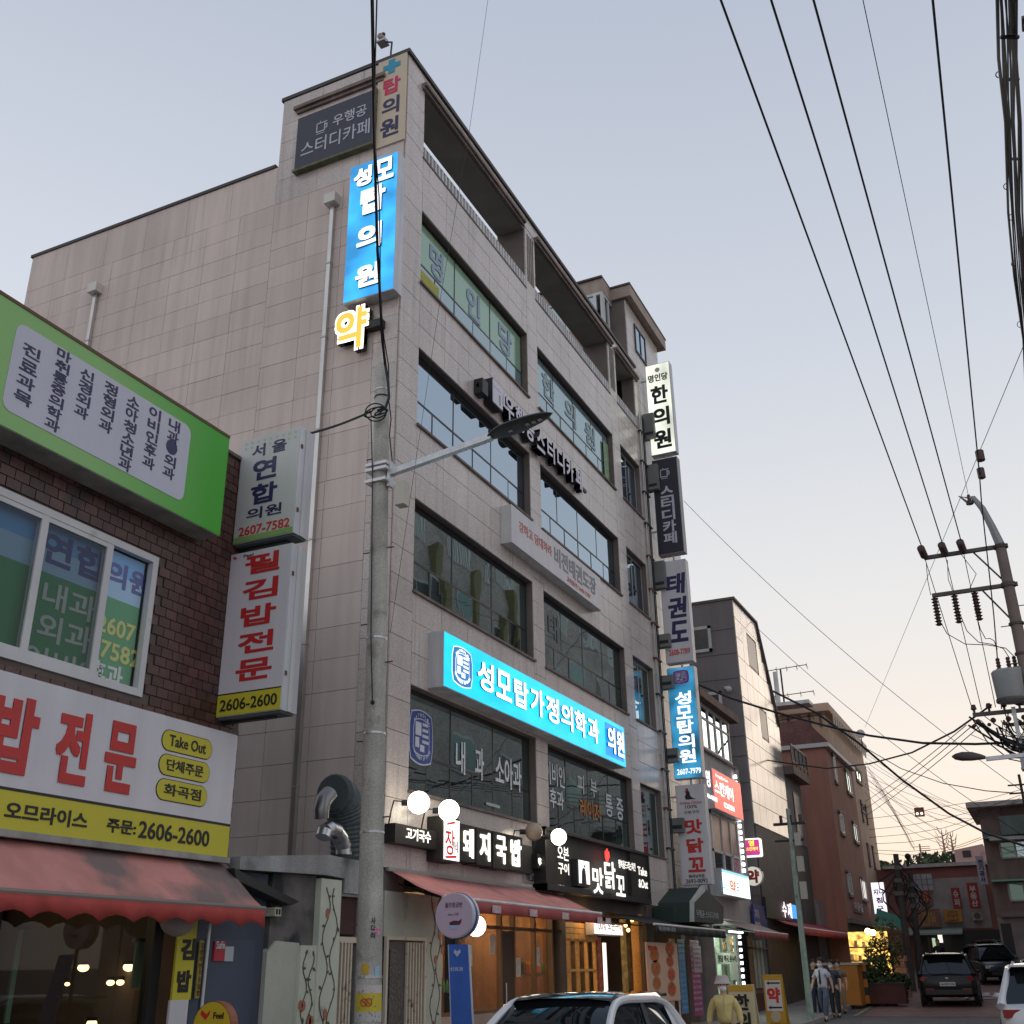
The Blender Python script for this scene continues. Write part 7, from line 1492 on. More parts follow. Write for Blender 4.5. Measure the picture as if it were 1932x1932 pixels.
def person(label, loc, ang, H, shirt, trousers, pose, sleeve='short', shoe=None, group=None, mask=True, hair=HAIRB, skinm=SKIN, bulk=1.):
    t = thing('person', label, 'person', loc, group); t.rotation_euler = (0, 0, ang); k = H/1.72
    J = dict(pel=((0, 0, .94), (.125, .095)), spi=((0, 0, 1.12), (.115, .085)), che=((0, 0, 1.30), (.125, .085)), nek=((0, 0, 1.47), (.058, .058)), hed=((.02, 0, 1.56), (.078, .082)), top=((.015, 0, 1.66), (.076, .082)))
    for s, n in ((1, 'l'), (-1, 'r')):
        J['sh'+n] = ((0, s*.155, 1.36), .042); e = pose.get('el'+n, (.02, s*.25, 1.12)); h = pose.get('ha'+n, (.08, s*.27, .90))
        J['el'+n] = (e, .046); J['ha'+n] = (h, .03); hv = Vector(h); dv = (hv-Vector(e)).normalized(); J['pm'+n] = (tuple(hv+dv*.07), (.036, .022))
        J['hp'+n] = ((0, s*.095, .88), .095); kn = pose.get('kn'+n, (.03, s*.10, .50)); an = pose.get('an'+n, (0, s*.10, .09))
        J['kn'+n] = (kn, .062); J['an'+n] = (an, .042); J['to'+n] = ((an[0]+.15, an[1]+s*.02, .035), .038)
    B_ = [('pel', 'spi'), ('spi', 'che'), ('che', 'nek'), ('nek', 'hed'), ('hed', 'top')]
    for n in 'lr': B_ += [('che', 'sh'+n), ('sh'+n, 'el'+n), ('el'+n, 'ha'+n), ('ha'+n, 'pm'+n), ('pel', 'hp'+n), ('hp'+n, 'kn'+n), ('kn'+n, 'an'+n), ('an'+n, 'to'+n)]
    sc = lambda D: {a: (tuple(c*k for c in p), (tuple(q*k for q in r) if isinstance(r, tuple) else r*k)) for a, (p, r) in D.items()}
    body = skin('body', sc(J), B_, skinm, t, sub=2)
    # fingers
    for s, n in ((1, 'l'), (-1, 'r')):
        fb = MB(); c = Vector(J['pm'+n][0])*k; dv = (Vector(J['ha'+n][0])-Vector(J['el'+n][0])).normalized()
        for i in range(4): o0 = c+Vector((-.024+.016*i, 0, 0)); L_ = (.06, .07, .065, .05)[i]; fb.tube([o0, o0+dv*L_*.5, o0+dv*L_+Vector((.008, -s*.015, 0))], [.009, .008, .006], 5)
        fb.tube([c+Vector((.03, 0, .03)), c+Vector((.05, -s*.01, .0))+dv*.02, c+Vector((.05, -s*.015, 0))+dv*.045], [.011, .009, .007], 5)
        o = bpy.data.objects.new('fingers', fb.mesh('fingers', skinm, True)); COL.objects.link(o); o.parent = body; o['kind'] = 'stuff'
    # clothes
    S = {a: J[a] for a in ('spi', 'che')}; g = .014
    S = dict(hem=((0, 0, .86), (.20*bulk, .165)), spi=((0, 0, 1.12), (.18*bulk, .145*bulk)), che=((0, 0, 1.25), (.185*bulk, .15*bulk)), up=((0, 0, 1.36), (.165, .13)), col=((0, 0, 1.46), (.085, .085))); bb = [('hem', 'spi'), ('spi', 'che'), ('che', 'up'), ('up', 'col')]
    for s, n in ((1, 'l'), (-1, 'r')):
        S['s'+n] = ((0, s*.175, 1.345), .098); e = Vector(J['el'+n][0]); a = Vector((0, s*.175, 1.345)); S['e'+n] = (tuple(a.lerp(e, .75) if sleeve == 'short' else e), .085 if sleeve == 'short' else .074); bb += [('up', 's'+n), ('s'+n, 'e'+n)]
        if sleeve == 'long': S['w'+n] = (tuple(Vector(J['ha'+n][0])), .055); bb += [('e'+n, 'w'+n)]
    skin('shirt', sc(S), bb, shirt, t, sub=2)
    T = dict(w=((0, 0, 1.01), (.17, .14)), c=((0, 0, .88), (.165, .13))); bb = [('w', 'c')]
    for n in 'lr': a = Vector(J['an'+n][0]); T['h'+n] = (J['hp'+n][0], .108); T['k'+n] = (J['kn'+n][0], .082); T['a'+n] = (tuple(a+Vector((0, 0, .02))), .066); bb += [('c', 'h'+n), ('h'+n, 'k'+n), ('k'+n, 'a'+n)]
    skin('trousers', sc(T), bb, trousers, t, sub=2)
    for n in 'lr':
        a = Vector(J['an'+n][0])*k; mb = MB(); mb.sphere((a.x+.07, a.y, .045), .13, 10, 6, (1, .40, .36)); o = bpy.data.objects.new('shoe', mb.mesh('shoe', shoe or BLK, True)); COL.objects.link(o); o.parent = t
    def hp(name, mb, m): o = bpy.data.objects.new(name, mb.mesh(name, m, True)); COL.objects.link(o); o.parent = t; return o
    hz = 1.615*k
    if hair: mb = MB(); mb.sphere((-.012*k, 0, hz+.045*k), .122*k, 14, 9, (1.02, .86, .98)); o = hp('hair', mb, hair)
    hp('face', MB().sphere((.038*k, 0, hz-.01*k), .104*k, 14, 10, (.90, .80, 1.15)), skinm)
    for s in (1, -1): hp('eye', MB().sphere((.126*k, s*.034*k, hz+.018*k), .013*k, 8, 5, (.6, 1.3, .7)), BLK); hp('eyebrow', MB().box(.124*k, .132*k, s*.034*k-.017, s*.034*k+.017, hz+.042*k, hz+.049*k), BLK); hp('ear', MB().sphere((.01*k, s*.088*k, hz-.005), .026*k, 8, 6, (.7, .45, 1.3)), skinm)
    hp('nose', MB().sphere((.135*k, 0, hz-.015*k), .014*k, 8, 5, (1, .8, 1.5)), skinm)
    if mask: hp('mask', MB().sphere((.072*k, 0, hz-.052*k), .082*k, 14, 9, (.95, .96, .78)), MASK)
    else: hp('mouth', MB().box(.115*k, .124*k, -.024, .024, hz-.068*k, hz-.06*k), mat('lips', (.25, .08, .07), .6))
    return t, k, hz
walk = dict(knl=(.16, .10, .52), anl=(.22, .10, .10), knr=(.0, -.10, .50), anr=(-.24, -.09, .14), ell=(-.06, .26, 1.13), hal=(-.05, .29, .90), elr=(.06, -.26, 1.13), har=(.20, -.27, .93))
rest_ = dict(ell=(-.02, .25, 1.13), hal=(.05, .26, .89), elr=(-.02, -.25, 1.13), har=(.05, -.26, .89))
YJ = mat('pale yellow jacket', (.62, .50, .20), .75, var=.12, vscale=9, bump=1.0, bscale=11)
walk_w = dict(walk, ell=(.02, .29, 1.13), hal=(.10, .31, .92), elr=(-.03, -.29, 1.13), har=(.0, -.33, .90))
t, k, hz = person('woman in a pale yellow jacket, beige bucket hat and white mask walking past the car', ga(15.08, 20.0), math.pi+rad(14), 1.42, YJ, mat('black trousers', (.015, .015, .017), .8, bump=.6, bscale=10), walk_w, 'long', bulk=1.22, hair=mat('reddish brown hair', (.09, .03, .02), .6))
HATM = mat('beige bucket hat', (.42, .36, .33), .85, var=.1); o = bpy.data.objects.new('bucket_hat', MB().tube([(0, 0, hz+.03), (0, 0, hz+.065), (0, 0, hz+.07), (0, 0, hz+.145), (0, 0, hz+.16)], [.142, .124, .118, .10, .065], 24).mesh('bucket_hat', HATM, True)); COL.objects.link(o); o.parent = t
o = bpy.data.objects.new('zip', MB().box(.172, .178, -.006, .006, .95, 1.2).mesh('zip', mat('zip', (.4, .33, .15), .5))); COL.objects.link(o); o.parent = t
t, k, hz = person('man in a white short-sleeved shirt, dark tie and jeans walking with a mask', ga(10.42, 37.8), math.pi+rad(-12), 1.75, mat('white shirt', (.60, .60, .68), .8, var=.06, bump=.8, bscale=9), mat('faded blue jeans', (.09, .11, .17), .85, var=.35, vscale=6, bump=.8, bscale=9), walk, 'short')
mb = MB(); mb.add([(.15*k, -.02, 1.42*k), (.15*k, .02, 1.42*k), (.175*k, .04, 1.05*k), (.178*k, 0, .98*k), (.175*k, -.04, 1.05*k)], [(0, 1, 2, 3, 4)]); o = bpy.data.objects.new('tie', mb.mesh('tie', mat('dark plum tie', (.035, .015, .03), .6))); COL.objects.link(o); o.parent = t
o = bpy.data.objects.new('collar', MB().tube([(0, 0, 1.44*k), (0, 0, 1.48*k)], [.09, .07], 14).mesh('collar', MATS['white shirt'], True)); COL.objects.link(o); o.parent = t
person('man in a dark navy patterned shirt walking beside the man with a tie', ga(9.93, 39.4), math.pi+rad(-12), 1.66, mat('navy patterned shirt', (.03, .035, .055), .8, grime=((.10, .11, .13), 14, .58)), mat('charcoal trousers', (.02, .02, .022), .8), rest_, 'short')
person('person in dark clothes mostly hidden behind the man with the tie', ga(10.78, 39.8), math.pi+rad(30), 1.68, mat('black jacket', (.02, .018, .02), .8), mat('dark blue trousers', (.02, .025, .045), .8), rest_, 'long', mask=False)
person('person half hidden behind the navy-shirted man near the orange box', ga(9.65, 41.5), math.pi, 1.62, mat('grey brown shirt', (.16, .13, .12), .8), mat('beige trousers', (.22, .17, .13), .8), rest_, 'short', mask=False)
person('distant person with dark hair standing before the far shops, seen over the dark car', ga(5.02, 66), math.pi, 1.85, mat('dark coat', (.02, .02, .025), .8), BLK, rest_, 'long', mask=False)
# ------------------------------------------------------------------ things on the pavement
def aboard(label, az0, d, w, h, m, txt, tm, vert=False, cat='sign', base=None):
    p = ga(az0, d)+Vector((0, 0, .12)); t = thing('standing_sign', label, cat, p); a = p.y+w/2
    part('board', MB().box(p.x, p.x+.06, p.y-w/2, p.y+w/2, p.z+.05, p.z+h), m, t); part('rear_board', MB().beam((p.x+.07, p.y, p.z+h), (p.x+.45, p.y, p.z), w, .04, (1, 0, 0)), m, t)
    return t, p, a
YO_ = mat('orange yellow board', (.48, .27, .02), .5, var=.08)
t, p, a = aboard('orange yellow pharmacy board with arrows and a red letter on the pavement', 12.72, 33.5, .54, 1.28, YO_, '', None)
part('white_panel', MB().box(p.x-.01, p.x, p.y-.22, p.y+.22, p.z+.36, p.z+1.14), mat('panel white', (.6, .56, .52), .5), t); letters(t, '약', (p.x-.012, p.y+.18, p.z+.56), SX, FU, .36, .40, REDL, bold=.05)
mb = MB()
for z in (.42, 1.04): plate(mb, [(.06, .05), (.14, .0), (.14, .03), (.44, .03), (.44, .07), (.14, .07), (.14, .10)], (p.x-.012, p.y+.24, p.z+z-.02), SX, FU, 0, .004)
part('arrow', mb, INK, t); part('dish_picture', MB().tube([(p.x-.012, p.y, p.z+.22), (p.x, p.y, p.z+.22)], .14, 14), mat('picture cream', (.45, .38, .25), .6), t)
t, p, a = aboard('pale board with black letters and an orange edge behind the woman in yellow', 14.25, 21.5, .46, 1.2, mat('cream board', (.50, .42, .26), .5), '', None)
part('orange_edge', MB().box(p.x-.01, p.x, p.y-.23, p.y+.23, p.z+1.1, p.z+1.2), YO_, t); letters(t, '한의원', (p.x-.012, p.y+.12, p.z+.2), SX, FU, .26, .85, INK, vertical=True, bold=.04)
t = thing('steel_bin_box', 'tall orange utility box beside the pedestrians', 'utility box', ga(9.3, 44)); p = ga(9.3, 44); OR_ = mat('orange painted panel', (.42, .16, .02), .6, var=.1)
part('front_panel', MB().box(p.x, p.x+.05, p.y-.42, p.y+.42, p.z+.12, p.z+1.45), OR_, t); part('side_panel', MB().box(p.x+.05, p.x+2.0, p.y-.42, p.y-.38, p.z+.12, p.z+1.45), OR_, t); part('lid', MB().box(p.x-.05, p.x+2.1, p.y-.5, p.y+1.2, p.z+1.45, p.z+1.53), mat('pale lid', (.4, .38, .33), .6, var=.2), t)
t = thing('warning_board', 'orange and black striped board between the box and the planters', 'board', ga(8.75, 45)); p = ga(8.75, 45)
for i in range(5): part('stripe', MB().box(p.x, p.x+.05, p.y-.3, p.y+.3, p.z+.12+i*.27, p.z+.12+(i+1)*.27), OR_ if i % 2 == 0 else BLK, t)
LEAF = mat('dark potted leaves', (.045, .075, .025), .7, var=.5, vscale=3); rnd = random.Random(11)
for i, (az0, d_, r_, hh, lab) in enumerate(((8.3, 46, .5, 1.3, 'leafy potted shrub closest to the striped board'), (7.95, 46.5, .55, 1.6, 'potted shrub under the yellow lit stall lamps'), (7.6, 47, .6, 2.3, 'tall dark potted tree beside the yellow lit stall'), (7.25, 48, .65, 2.9, 'tallest dark tree between the stall and the far poles'), (6.95, 47.5, .4, 1.0, 'low potted plant beside the stacked pink crates'), (7.45, 45.5, .4, .9, 'small potted plant at the kerb end of the planters'))):
    p = ga(az0, d_); t = thing('potted_plant', lab, 'plant', p, 'potted plants by the yellow lit stall'); part('pot', MB().tube([(p.x, p.y, p.z), (p.x, p.y, p.z+.4)], [.22, .28], 12), mat('brown pot', (.10, .04, .025), .7), t); part('stem', MB().tube([(p.x, p.y, p.z+.4), (p.x+.03, p.y, p.z+hh*.9)], .03, 5), mat('stem brown', (.06, .04, .02), .9), t)
    fb = MB(); foliage(p.x, p.y, p.z+hh*.72, r_, r_, hh*.36, 420, .09, fb, rnd); part('foliage', fb, LEAF, t, kind='stuff')
t = thing('brown_planter', 'long dark red planter box along the kerb by the stall', 'planter', ga(7.9, 45)); p = ga(7.9, 45); part('box', MB().box(p.x, p.x+.6, p.y-.9, p.y+.7, p.z+.1, p.z+.75), mat('dark red planter', (.07, .02, .015), .7, var=.3), t); part('rim', MB().box(p.x-.03, p.x+.63, p.y-.93, p.y+.73, p.z+.75, p.z+.8), BLK, t)
t = thing('lit_stall', 'flower stall glowing yellow under two bright lamps past the brown building', 'stall', ga(8.1, 48)); p = ga(8.1, 48)
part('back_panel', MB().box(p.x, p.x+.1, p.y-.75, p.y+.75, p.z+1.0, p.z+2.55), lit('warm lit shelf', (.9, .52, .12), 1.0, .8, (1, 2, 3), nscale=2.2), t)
for j in range(3): part('shelf', MB().box(p.x-.4, p.x, p.y-.8, p.y+.7, p.z+.95+.5*j, p.z+1.0+.5*j), WOODF, t)
for j in range(14):
    c = p+Vector((-.25, -.65+.1*j, 1.08+.5*(j % 3))); part('parcel', MB().box(c.x-.08, c.x+.08, c.y-.05, c.y+.05, c.z-.08, c.z+.10+.05*(j % 2)), mat('cream parcels', (.6, .45, .2), .6, rand=.4), t)
for q in ((700, 1200), (742, 1212)):
    c = at(*c8(*q), 47); part('lamp', MB().sphere(c, .11, 10, 6), lit('sodium lamp', (1, .72, .30), 9), t); ld = bpy.data.lights.new('stall_light', 'POINT'); ld.energy = 26; ld.color = (1, .68, .3); ld.shadow_soft_size = .1; o = bpy.data.objects.new('stall_light', ld); COL.objects.link(o); o.parent = t; o.location = c-wloc(t)
t = thing('crate_stack', 'stack of pinkish cartons and sacks under the far poles', 'cartons', ga(7.0, 49)); p = ga(7.0, 49)
for j in range(7): o = part('carton', MB().box(p.x-.3, p.x+.3, p.y-.42+.03*(j % 3), p.y+.40-.05*(j % 2), p.z+.1+.22*j, p.z+.1+.22*j+.2), mat('pinkish carton', (.36, .22, .18), .8, var=.25, vscale=4, rand=.25), t)
t = thing('green_awning', 'small sagging green awning behind the far poles', 'awning', at(*c8(900, 1170), 56)); a, b = at(*c8(765, 1150), 56), at(*c8(980, 1192), 56); part('canvas', MB().prism([a, b, b+Vector((1, 0, .5)), a+Vector((1, 0, .7))], (0, 0, .06)), mat('teal canvas', (.05, .20, .15), .8), t); part('bar', MB().tube([a, b], .04, 6), WHT, t)
# thin light-green pole by the pedestrians
t = thing('thin_pole', 'slender pale green steel pole with small equipment boxes beside the pedestrians', 'pole', ga(11.1, 36)); p = ga(11.12, 36); tp = at(*c8(78, 235), 36); PGR = mat('pale green pole paint', (.28, .36, .31), .6, var=.25, vscale=5, grime=((.12, .13, .11), 4, .58))
part('shaft', MB().tube([(p.x, p.y, p.z), (p.x, p.y, tp.z)], [.10, .065], 10), PGR, t)
for z, hh in ((tp.z-.75, .38), (tp.z-1.45, .45), (tp.z-2.2, .50)): part('equipment_box', MB().box(p.x-.1, p.x+.1, p.y-.30, p.y-.12, z-hh, z), mat('cream box', (.42, .40, .34), .6), t)
part('bracket', MB().box(p.x-.04, p.x+.04, p.y-.5, p.y+.5, tp.z-.5, tp.z-.42), BLK, t); part('bracket', MB().box(p.x-.04, p.x+.04, p.y-.4, p.y+.5, tp.z-1.0, tp.z-.94), BLK, t)
for i in range(3): part('insulator', MB().tube([(p.x, p.y-.35+.3*i, tp.z-.42), (p.x, p.y-.35+.3*i, tp.z-.2)], .05, 8), mat('brown insulator', (.06, .025, .02), .4), t)
# ------------------------------------------------------------------ transformer pole at the right and overhead lines
INS = mat('brown insulator', (.06, .025, .02), .4); POLEM = mat('pole concrete warm', (.20, .155, .13), .85, var=.15, streak=.2)
def wire(label, a, b, r=.012, sag=.0, group=None, name='cable', pts=None, n=14, cat='cable', m=None):
    a, b = Vector(a), Vector(b); P_ = pts or [a.lerp(b, i/n)-Vector((0, 0, sag*4*(i/n)*(1-i/n))) for i in range(n+1)]
    return solo(name, MB().tube(P_, r, 5), m or CABLE, label, cat, group, smooth=True)
D = 30.0
def rp(q, d=D): return at(*q, d)
pb = rp((1900, 1100)); p1 = rp(cp(635, 400)); px_, py_ = p1.x, p1.y
t = thing('transformer_pole', 'tall utility pole with two crossarms and grey transformers at the right edge', 'pole', (px_, py_, 0))
zt = p1.z
part('shaft', MB().tube([(px_, py_, 0), (px_, py_, zt)], [.20, .135], 14), POLEM, t, smooth=True)
tipL = rp(cp(465, 172)); part('neck', MB().tube([(px_, py_, zt), (px_, py_+.10, zt+.5), (px_, py_+.25, zt+1.1), (px_, py_+.42, zt+1.45), (px_, py_+.75, zt+1.55), (px_, tipL.y, tipL.z)], [.12, .10, .085, .07, .055, .05], 8), mat('steel neck', (.25, .25, .26), .5, metal=.3), t, smooth=True)
part('top_insulator', MB().tube([(px_, tipL.y, tipL.z), (px_, tipL.y, tipL.z+.08), (px_, tipL.y, tipL.z+.1), (px_, tipL.y, tipL.z+.28)], [.1, .1, .05, .04], 8), INS, t)
def yz(q): v = on_side(*q, px_); return v
A1L, A1R, A2L, A2R, A3L = yz(cp(200, 470)), yz(cp(660, 420)), yz(cp(247, 688)), yz(cp(715, 635)), yz(cp(480, 1375))
ARM = mat('rusted steel arm', (.10, .085, .08), .6, metal=.3, var=.3)
for a, b in ((A1L, A1R), (A2L, A2R)): z = (a.z+b.z)/2; part('crossarm', MB().box(px_-.05, px_+.05, b.y-.1, a.y, z-.05, z+.05), ARM, t); part('brace', MB().tube([(px_, a.y-(a.y-b.y)*.62, z-.05), (px_, py_, z-1.1)], .025, 6), ARM, t)
z1 = (A1L.z+A1R.z)/2; z2 = (A2L.z+A2R.z)/2
for z in (zt-.1, z1-.05, z1-1.1, z2-.05, z2-1.1, z2-1.9, z2-3.0): part('band', MB().tube([(px_, py_, z), (px_, py_, z+.06)], .19, 12), ARM, t)
for i in range(9): part('step_bolt', MB().tube([(px_, py_, z2-.6-.5*i), (px_, py_+(.38 if i % 2 else -.38), z2-.6-.5*i)], .014, 5), ARM, t)
ys = [A1L.y-.02, A1L.y-(A1L.y-A1R.y)*.27, A1L.y-(A1L.y-A1R.y)*.50]
def stack(c, d_, n, r, name='insulator', par=t):
    mb = MB(); d_ = Vector(d_).normalized(); P_ = []; R_ = []
    for i in range(n): P_ += [c+d_*(.09*i), c+d_*(.09*i+.03), c+d_*(.09*i+.05)]; R_ += [r*.55, r, r*.55]
    mb.tube(P_, R_, 10); return part(name, mb, INS, par)
wd = []
for y in ys: stack(Vector((px_-.02, y, z1+.05)), (-.75, .05, .12), 6, .105)
lo_ = [A2L.y-.05, A2L.y-(A2L.y-A2R.y)*.27, A2L.y-(A2L.y-A2R.y)*.52]
for y in lo_: stack(Vector((px_, y, z2-.85)), (0, 0, 1), 9, .10, 'cutout_fuse')
# long lines overhead, running from the pole toward and above the camera
ends = [(1360, 0), (1455, 0), (1535, 0)]
for i, (y, q) in enumerate(zip(ys, ends)):
    a = Vector((px_-.6, y, z1+.15)); b = CAM+direction(*q)*((z1+.4-CAM.z)/direction(*q).z); c = b+(b-a)*.6
    wire('thick power line overhead, %s of the three ending on the upper crossarm' % ['leftmost', 'middle', 'rightmost'][i], a, c, .016, .0, 'three power lines over the street')
    a2 = Vector((px_, y, z1)); e = yz(cp(*[(480, 1350), (530, 1345), (610, 1330)][i])); wire('line dropping from the upper crossarm to the %s insulator of the low crossarm' % ['first', 'second', 'third'][i], a2, e, .011, .03, 'lines dropping between the crossarms')
b = CAM+direction(1628, 0)*((tipL.z+.3-CAM.z)/direction(1628, 0).z); wire('thin ground wire overhead ending on the curved pole tip', (px_, tipL.y, tipL.z+.25), b+(b-tipL)*.6, .007)
q0 = (1760, 0); r_ = direction(*q0); b = CAM+r_*((12-CAM.z)/r_.z); a = rp((1848, 895), 27); wire('thick power line with two brown weights passing left of the transformer pole', rp(cp(645, 1340)), b+(b-a)*.5, .017, pts=[rp(cp(645, 1340)), rp(cp(600, 800)), rp((1852, 950), 28), a, a.lerp(b, .5), b, b+(b-a)*.5])
w_ = rp((1849, 860), 26.5); solo('line_weight', MB().tube([w_+Vector((-.02, 0, -.16)), w_+Vector((0, 0, -.13)), w_+Vector((0, 0, .13)), w_+Vector((.02, 0, .16))], [.03, .1, .1, .03], 8), INS, 'upper brown weight on the thick power line', 'insulator', 'brown weights on the line')
w_ = rp((1851, 893), 27); solo('line_weight', MB().tube([w_+Vector((0, 0, -.16)), w_+Vector((0, 0, -.13)), w_+Vector((0, 0, .13)), w_+Vector((0, 0, .16))], [.03, .09, .09, .03], 8), INS, 'lower brown weight on the thick power line', 'insulator', 'brown weights on the line')
# jumper loops
for i, (s, e) in enumerate((((395, 770), (690, 1050)), ((265, 790), (720, 1045)), ((490, 765), (620, 1000)))):
    a, b = yz(cp(*s)), yz(cp(*e)); part('jumper', MB().tube([a, a.lerp(b, .12)-Vector((0, 0, .45)), a.lerp(b, .35)-Vector((0, 0, .45)), a.lerp(b, .65)-Vector((0, 0, .1)), a.lerp(b, .9)+Vector((0, 0, .12)), b], .012, 5), CABLE, t, smooth=True)
for i, (s, m_, e) in enumerate((((215, 510), (222, 600), (240, 690)), ((335, 490), (340, 600), (370, 680)), ((408, 450), (500, 570), (460, 660)))): part('jumper', MB().tube([yz(cp(*s)), yz(cp(*m_)), yz(cp(*e))], .010, 5), CABLE, t, smooth=True)
# transformers
TRM = mat('transformer grey paint', (.32, .33, .32), .55, var=.12, streak=.2)
for q, q2, dx, w in ((cp(632, 1140), cp(760, 1310), -.3, .36), (cp(725, 1100), cp(850, 1290), .25, .36)):
    a, b = yz(q), yz(q2); cy = (a.y+b.y)/2+.03; k_ = part('transformer', MB().tube([(px_+dx, cy, b.z), (px_+dx, cy, b.z+.05), (px_+dx, cy, a.z-.04), (px_+dx, cy, a.z), (px_+dx, cy, a.z+.05)], [w*.8, w*.92, w, w*.9, w*.3], 20), TRM, t, smooth=True)
    part('band', MB().tube([(px_+dx, cy, b.z+.02), (px_+dx, cy, b.z+.09)], w*1.0, 20), ARM, k_)
    for s in (-.1, .14): mb = MB(); P_ = [(px_+dx, cy+s, a.z+.02+.04*j) for j in range(9)]; mb.tube(P_, [.04+.035*(j % 2)*(1-j/12) for j in range(9)], 8); part('bushing', mb, INS, k_)
# low crossarm with knot of cables
z3 = A3L.z; part('crossarm', MB().box(px_-.04, px_+.04, py_-1.5, A3L.y, z3-.05, z3+.05), ARM, t); part('crossarm', MB().box(px_+.1, px_+.18, py_-1.6, py_+.7, z3-.35, z3-.27), ARM, t); part('crossarm', MB().box(px_-.18, px_-.1, py_-1.2, py_+.6, z3-1.0, z3-.93), ARM, t)
part('hanger', MB().box(px_-.05, px_+.05, py_+.42, py_+.52, z3-1.4, z3+.1), STEEL, t); part('cable_box', MB().box(px_-.3, px_+.1, py_-.55, py_+.55, z3-1.5, z3-1.2), TRM, t)
for i in range(4): yy = A3L.y-.05-.36*i; part('insulator', MB().tube([(px_, yy, z3+.05), (px_, yy, z3+.12), (px_, yy, z3+.14), (px_, yy, z3+.26)], [.03, .03, .075, .05], 8), INS, t); part('insulator', MB().sphere((px_-.1, yy-.05, z3-.2), .07, 8, 6), INS, t); part('insulator', MB().sphere((px_-.2, yy+.06, z3-.32), .05, 8, 6), INS, t)
rnd = random.Random(4)
for i in range(46):
    a = Vector((px_+rnd.uniform(-.3, .2), py_+rnd.uniform(-.3, 1.6), z3-rnd.uniform(.0, .5))); b = Vector((px_+rnd.uniform(-.3, .2), py_+rnd.uniform(-1.2, .5), z3-rnd.uniform(.7, 1.5))); c = a.lerp(b, .5)+Vector((rnd.uniform(-.2, .2), rnd.uniform(-.5, .4), -rnd.uniform(.1, .5)))
    part('cable_loop', MB().tube([a, a.lerp(c, .5)+Vector((0, .08, -.08)), c, c.lerp(b, .5)+Vector((0, -.1, -.05)), b], rnd.choice((.008, .011, .016, .026)), 5), CABLE, t, smooth=True)
for i in range(7): c = Vector((px_-.2, py_+rnd.uniform(0, .9), z3-rnd.uniform(.5, 1.2))); part('splice', MB().tube([c, c+Vector((0, rnd.uniform(-.2, .2), -.18)), c+Vector((0, rnd.uniform(-.3, .3), -.36))], [.02, .05, .02], 6), CABLE, t)
part('riser', MB().tube([(px_-.2, py_-.05, z3-1.4), (px_-.22, py_+.02, z3-3), (px_-.2, py_-.0, 3)], .03, 6), CABLE, t)
# second street lamp
a, b, c = rp((1796, 1429), 27), rp((1860, 1432), 27), rp((1945, 1431), 27)
t = thing('street_lamp', 'second street lamp with a brown head reaching in from the right edge', 'street lamp', c)
mb = MB(); P_ = [b.lerp(a, k)+Vector((0, 0, .02)) for k in (0, .15, .4, .7, .9, 1)]; mb.tube(P_, [.05, .09, .13, .12, .07, .015], 12)
for i in range(len(mb.v)): v = Vector(mb.v[i]); zc = b.z+.02; mb.v[i] = (v.x, v.y, zc+(v.z-zc)*(1.0 if v.z > zc else .35))
part('head', mb, mat('brown lamp head', (.07, .05, .045), .6, var=.2), t, smooth=True); part('arm', MB().beam(b, Vector((c.x, c.y, b.z+.02)), .09, .09), STEEL, t)
# right-hand bundle of cables close overhead and pole behind it
CB = mat('blue black cable', (.012, .016, .024), .5)
t = thing('cable_bundle', 'thick bundle of black communication cables descending along the right edge', 'cables', at(1900, 200, 12)); rnd = random.Random(9)
K = [((1881, 0), (1918, 0)), ((1884, 110), (1922, 110)), ((1893, 230), (1926, 230)), ((1902, 400), (1930, 400)), ((1912, 520), (1936, 520)), ((1929, 640), (1940, 640)), ((1936, 760), (1950, 760))]
DS = [9.5, 11, 13, 16, 19, 22, 25]
for i in range(11):
    s = (i+.5)/11+rnd.uniform(-.03, .03); P_ = []
    e0, e1 = at(K[0][0][0]-4, -140, 8.5), at(K[0][1][0]-2, -140, 8.5); P_.append(e0.lerp(e1, s))
    for (p0, p1), dd in zip(K, DS): u = p0[0]+(p1[0]-p0[0])*min(1, max(0, s+rnd.uniform(-.10, .10))); P_.append(at(u, p0[1], dd))
    part('cable', MB().tube(P_, rnd.choice((.010, .014, .019)), 6), CB, t, smooth=True)
for (u, v), dd in zip(((1884, 141), (1899, 352), (1909, 410), (1914, 498), (1925, 612)), (11.5, 15, 16.2, 18.4, 21)):
    c = at(u, v, dd); rr = .0055*dd*.55; part('drip_loop', MB().tube([c+RT*(-rr*math.sin(k*math.pi/8)*1.0)+UP*(rr*math.cos(k*math.pi/8)) for k in range(9)], .007, 5, False), CB, t)
for v, dd in ((70, 10.3), (150, 11.8), (300, 14.2)): c = at(1903+v*.03, v, dd); part('tie', MB().beam(c-RT*.10, c+RT*.10, .03, .03), BLK, t)
p = at(1938, 45, 12.2); t = thing('edge_pole', 'dark top of a pole just inside the right edge behind the cable bundle', 'pole', (p.x, p.y, 0)); part('shaft', MB().tube([(p.x, p.y-.06, 0), (p.x, p.y-.06, p.z)], [.17, .11], 12), mat('dark pole', (.05, .045, .045), .8), t); part('cap', MB().box(p.x-.12, p.x+.12, p.y-.18, p.y+.06, p.z, p.z+.04), ARM, t); part('bracket', MB().box(p.x-.06, p.x+.06, p.y, p.y+.12, p.z-1.0, p.z-.9), ARM, t)
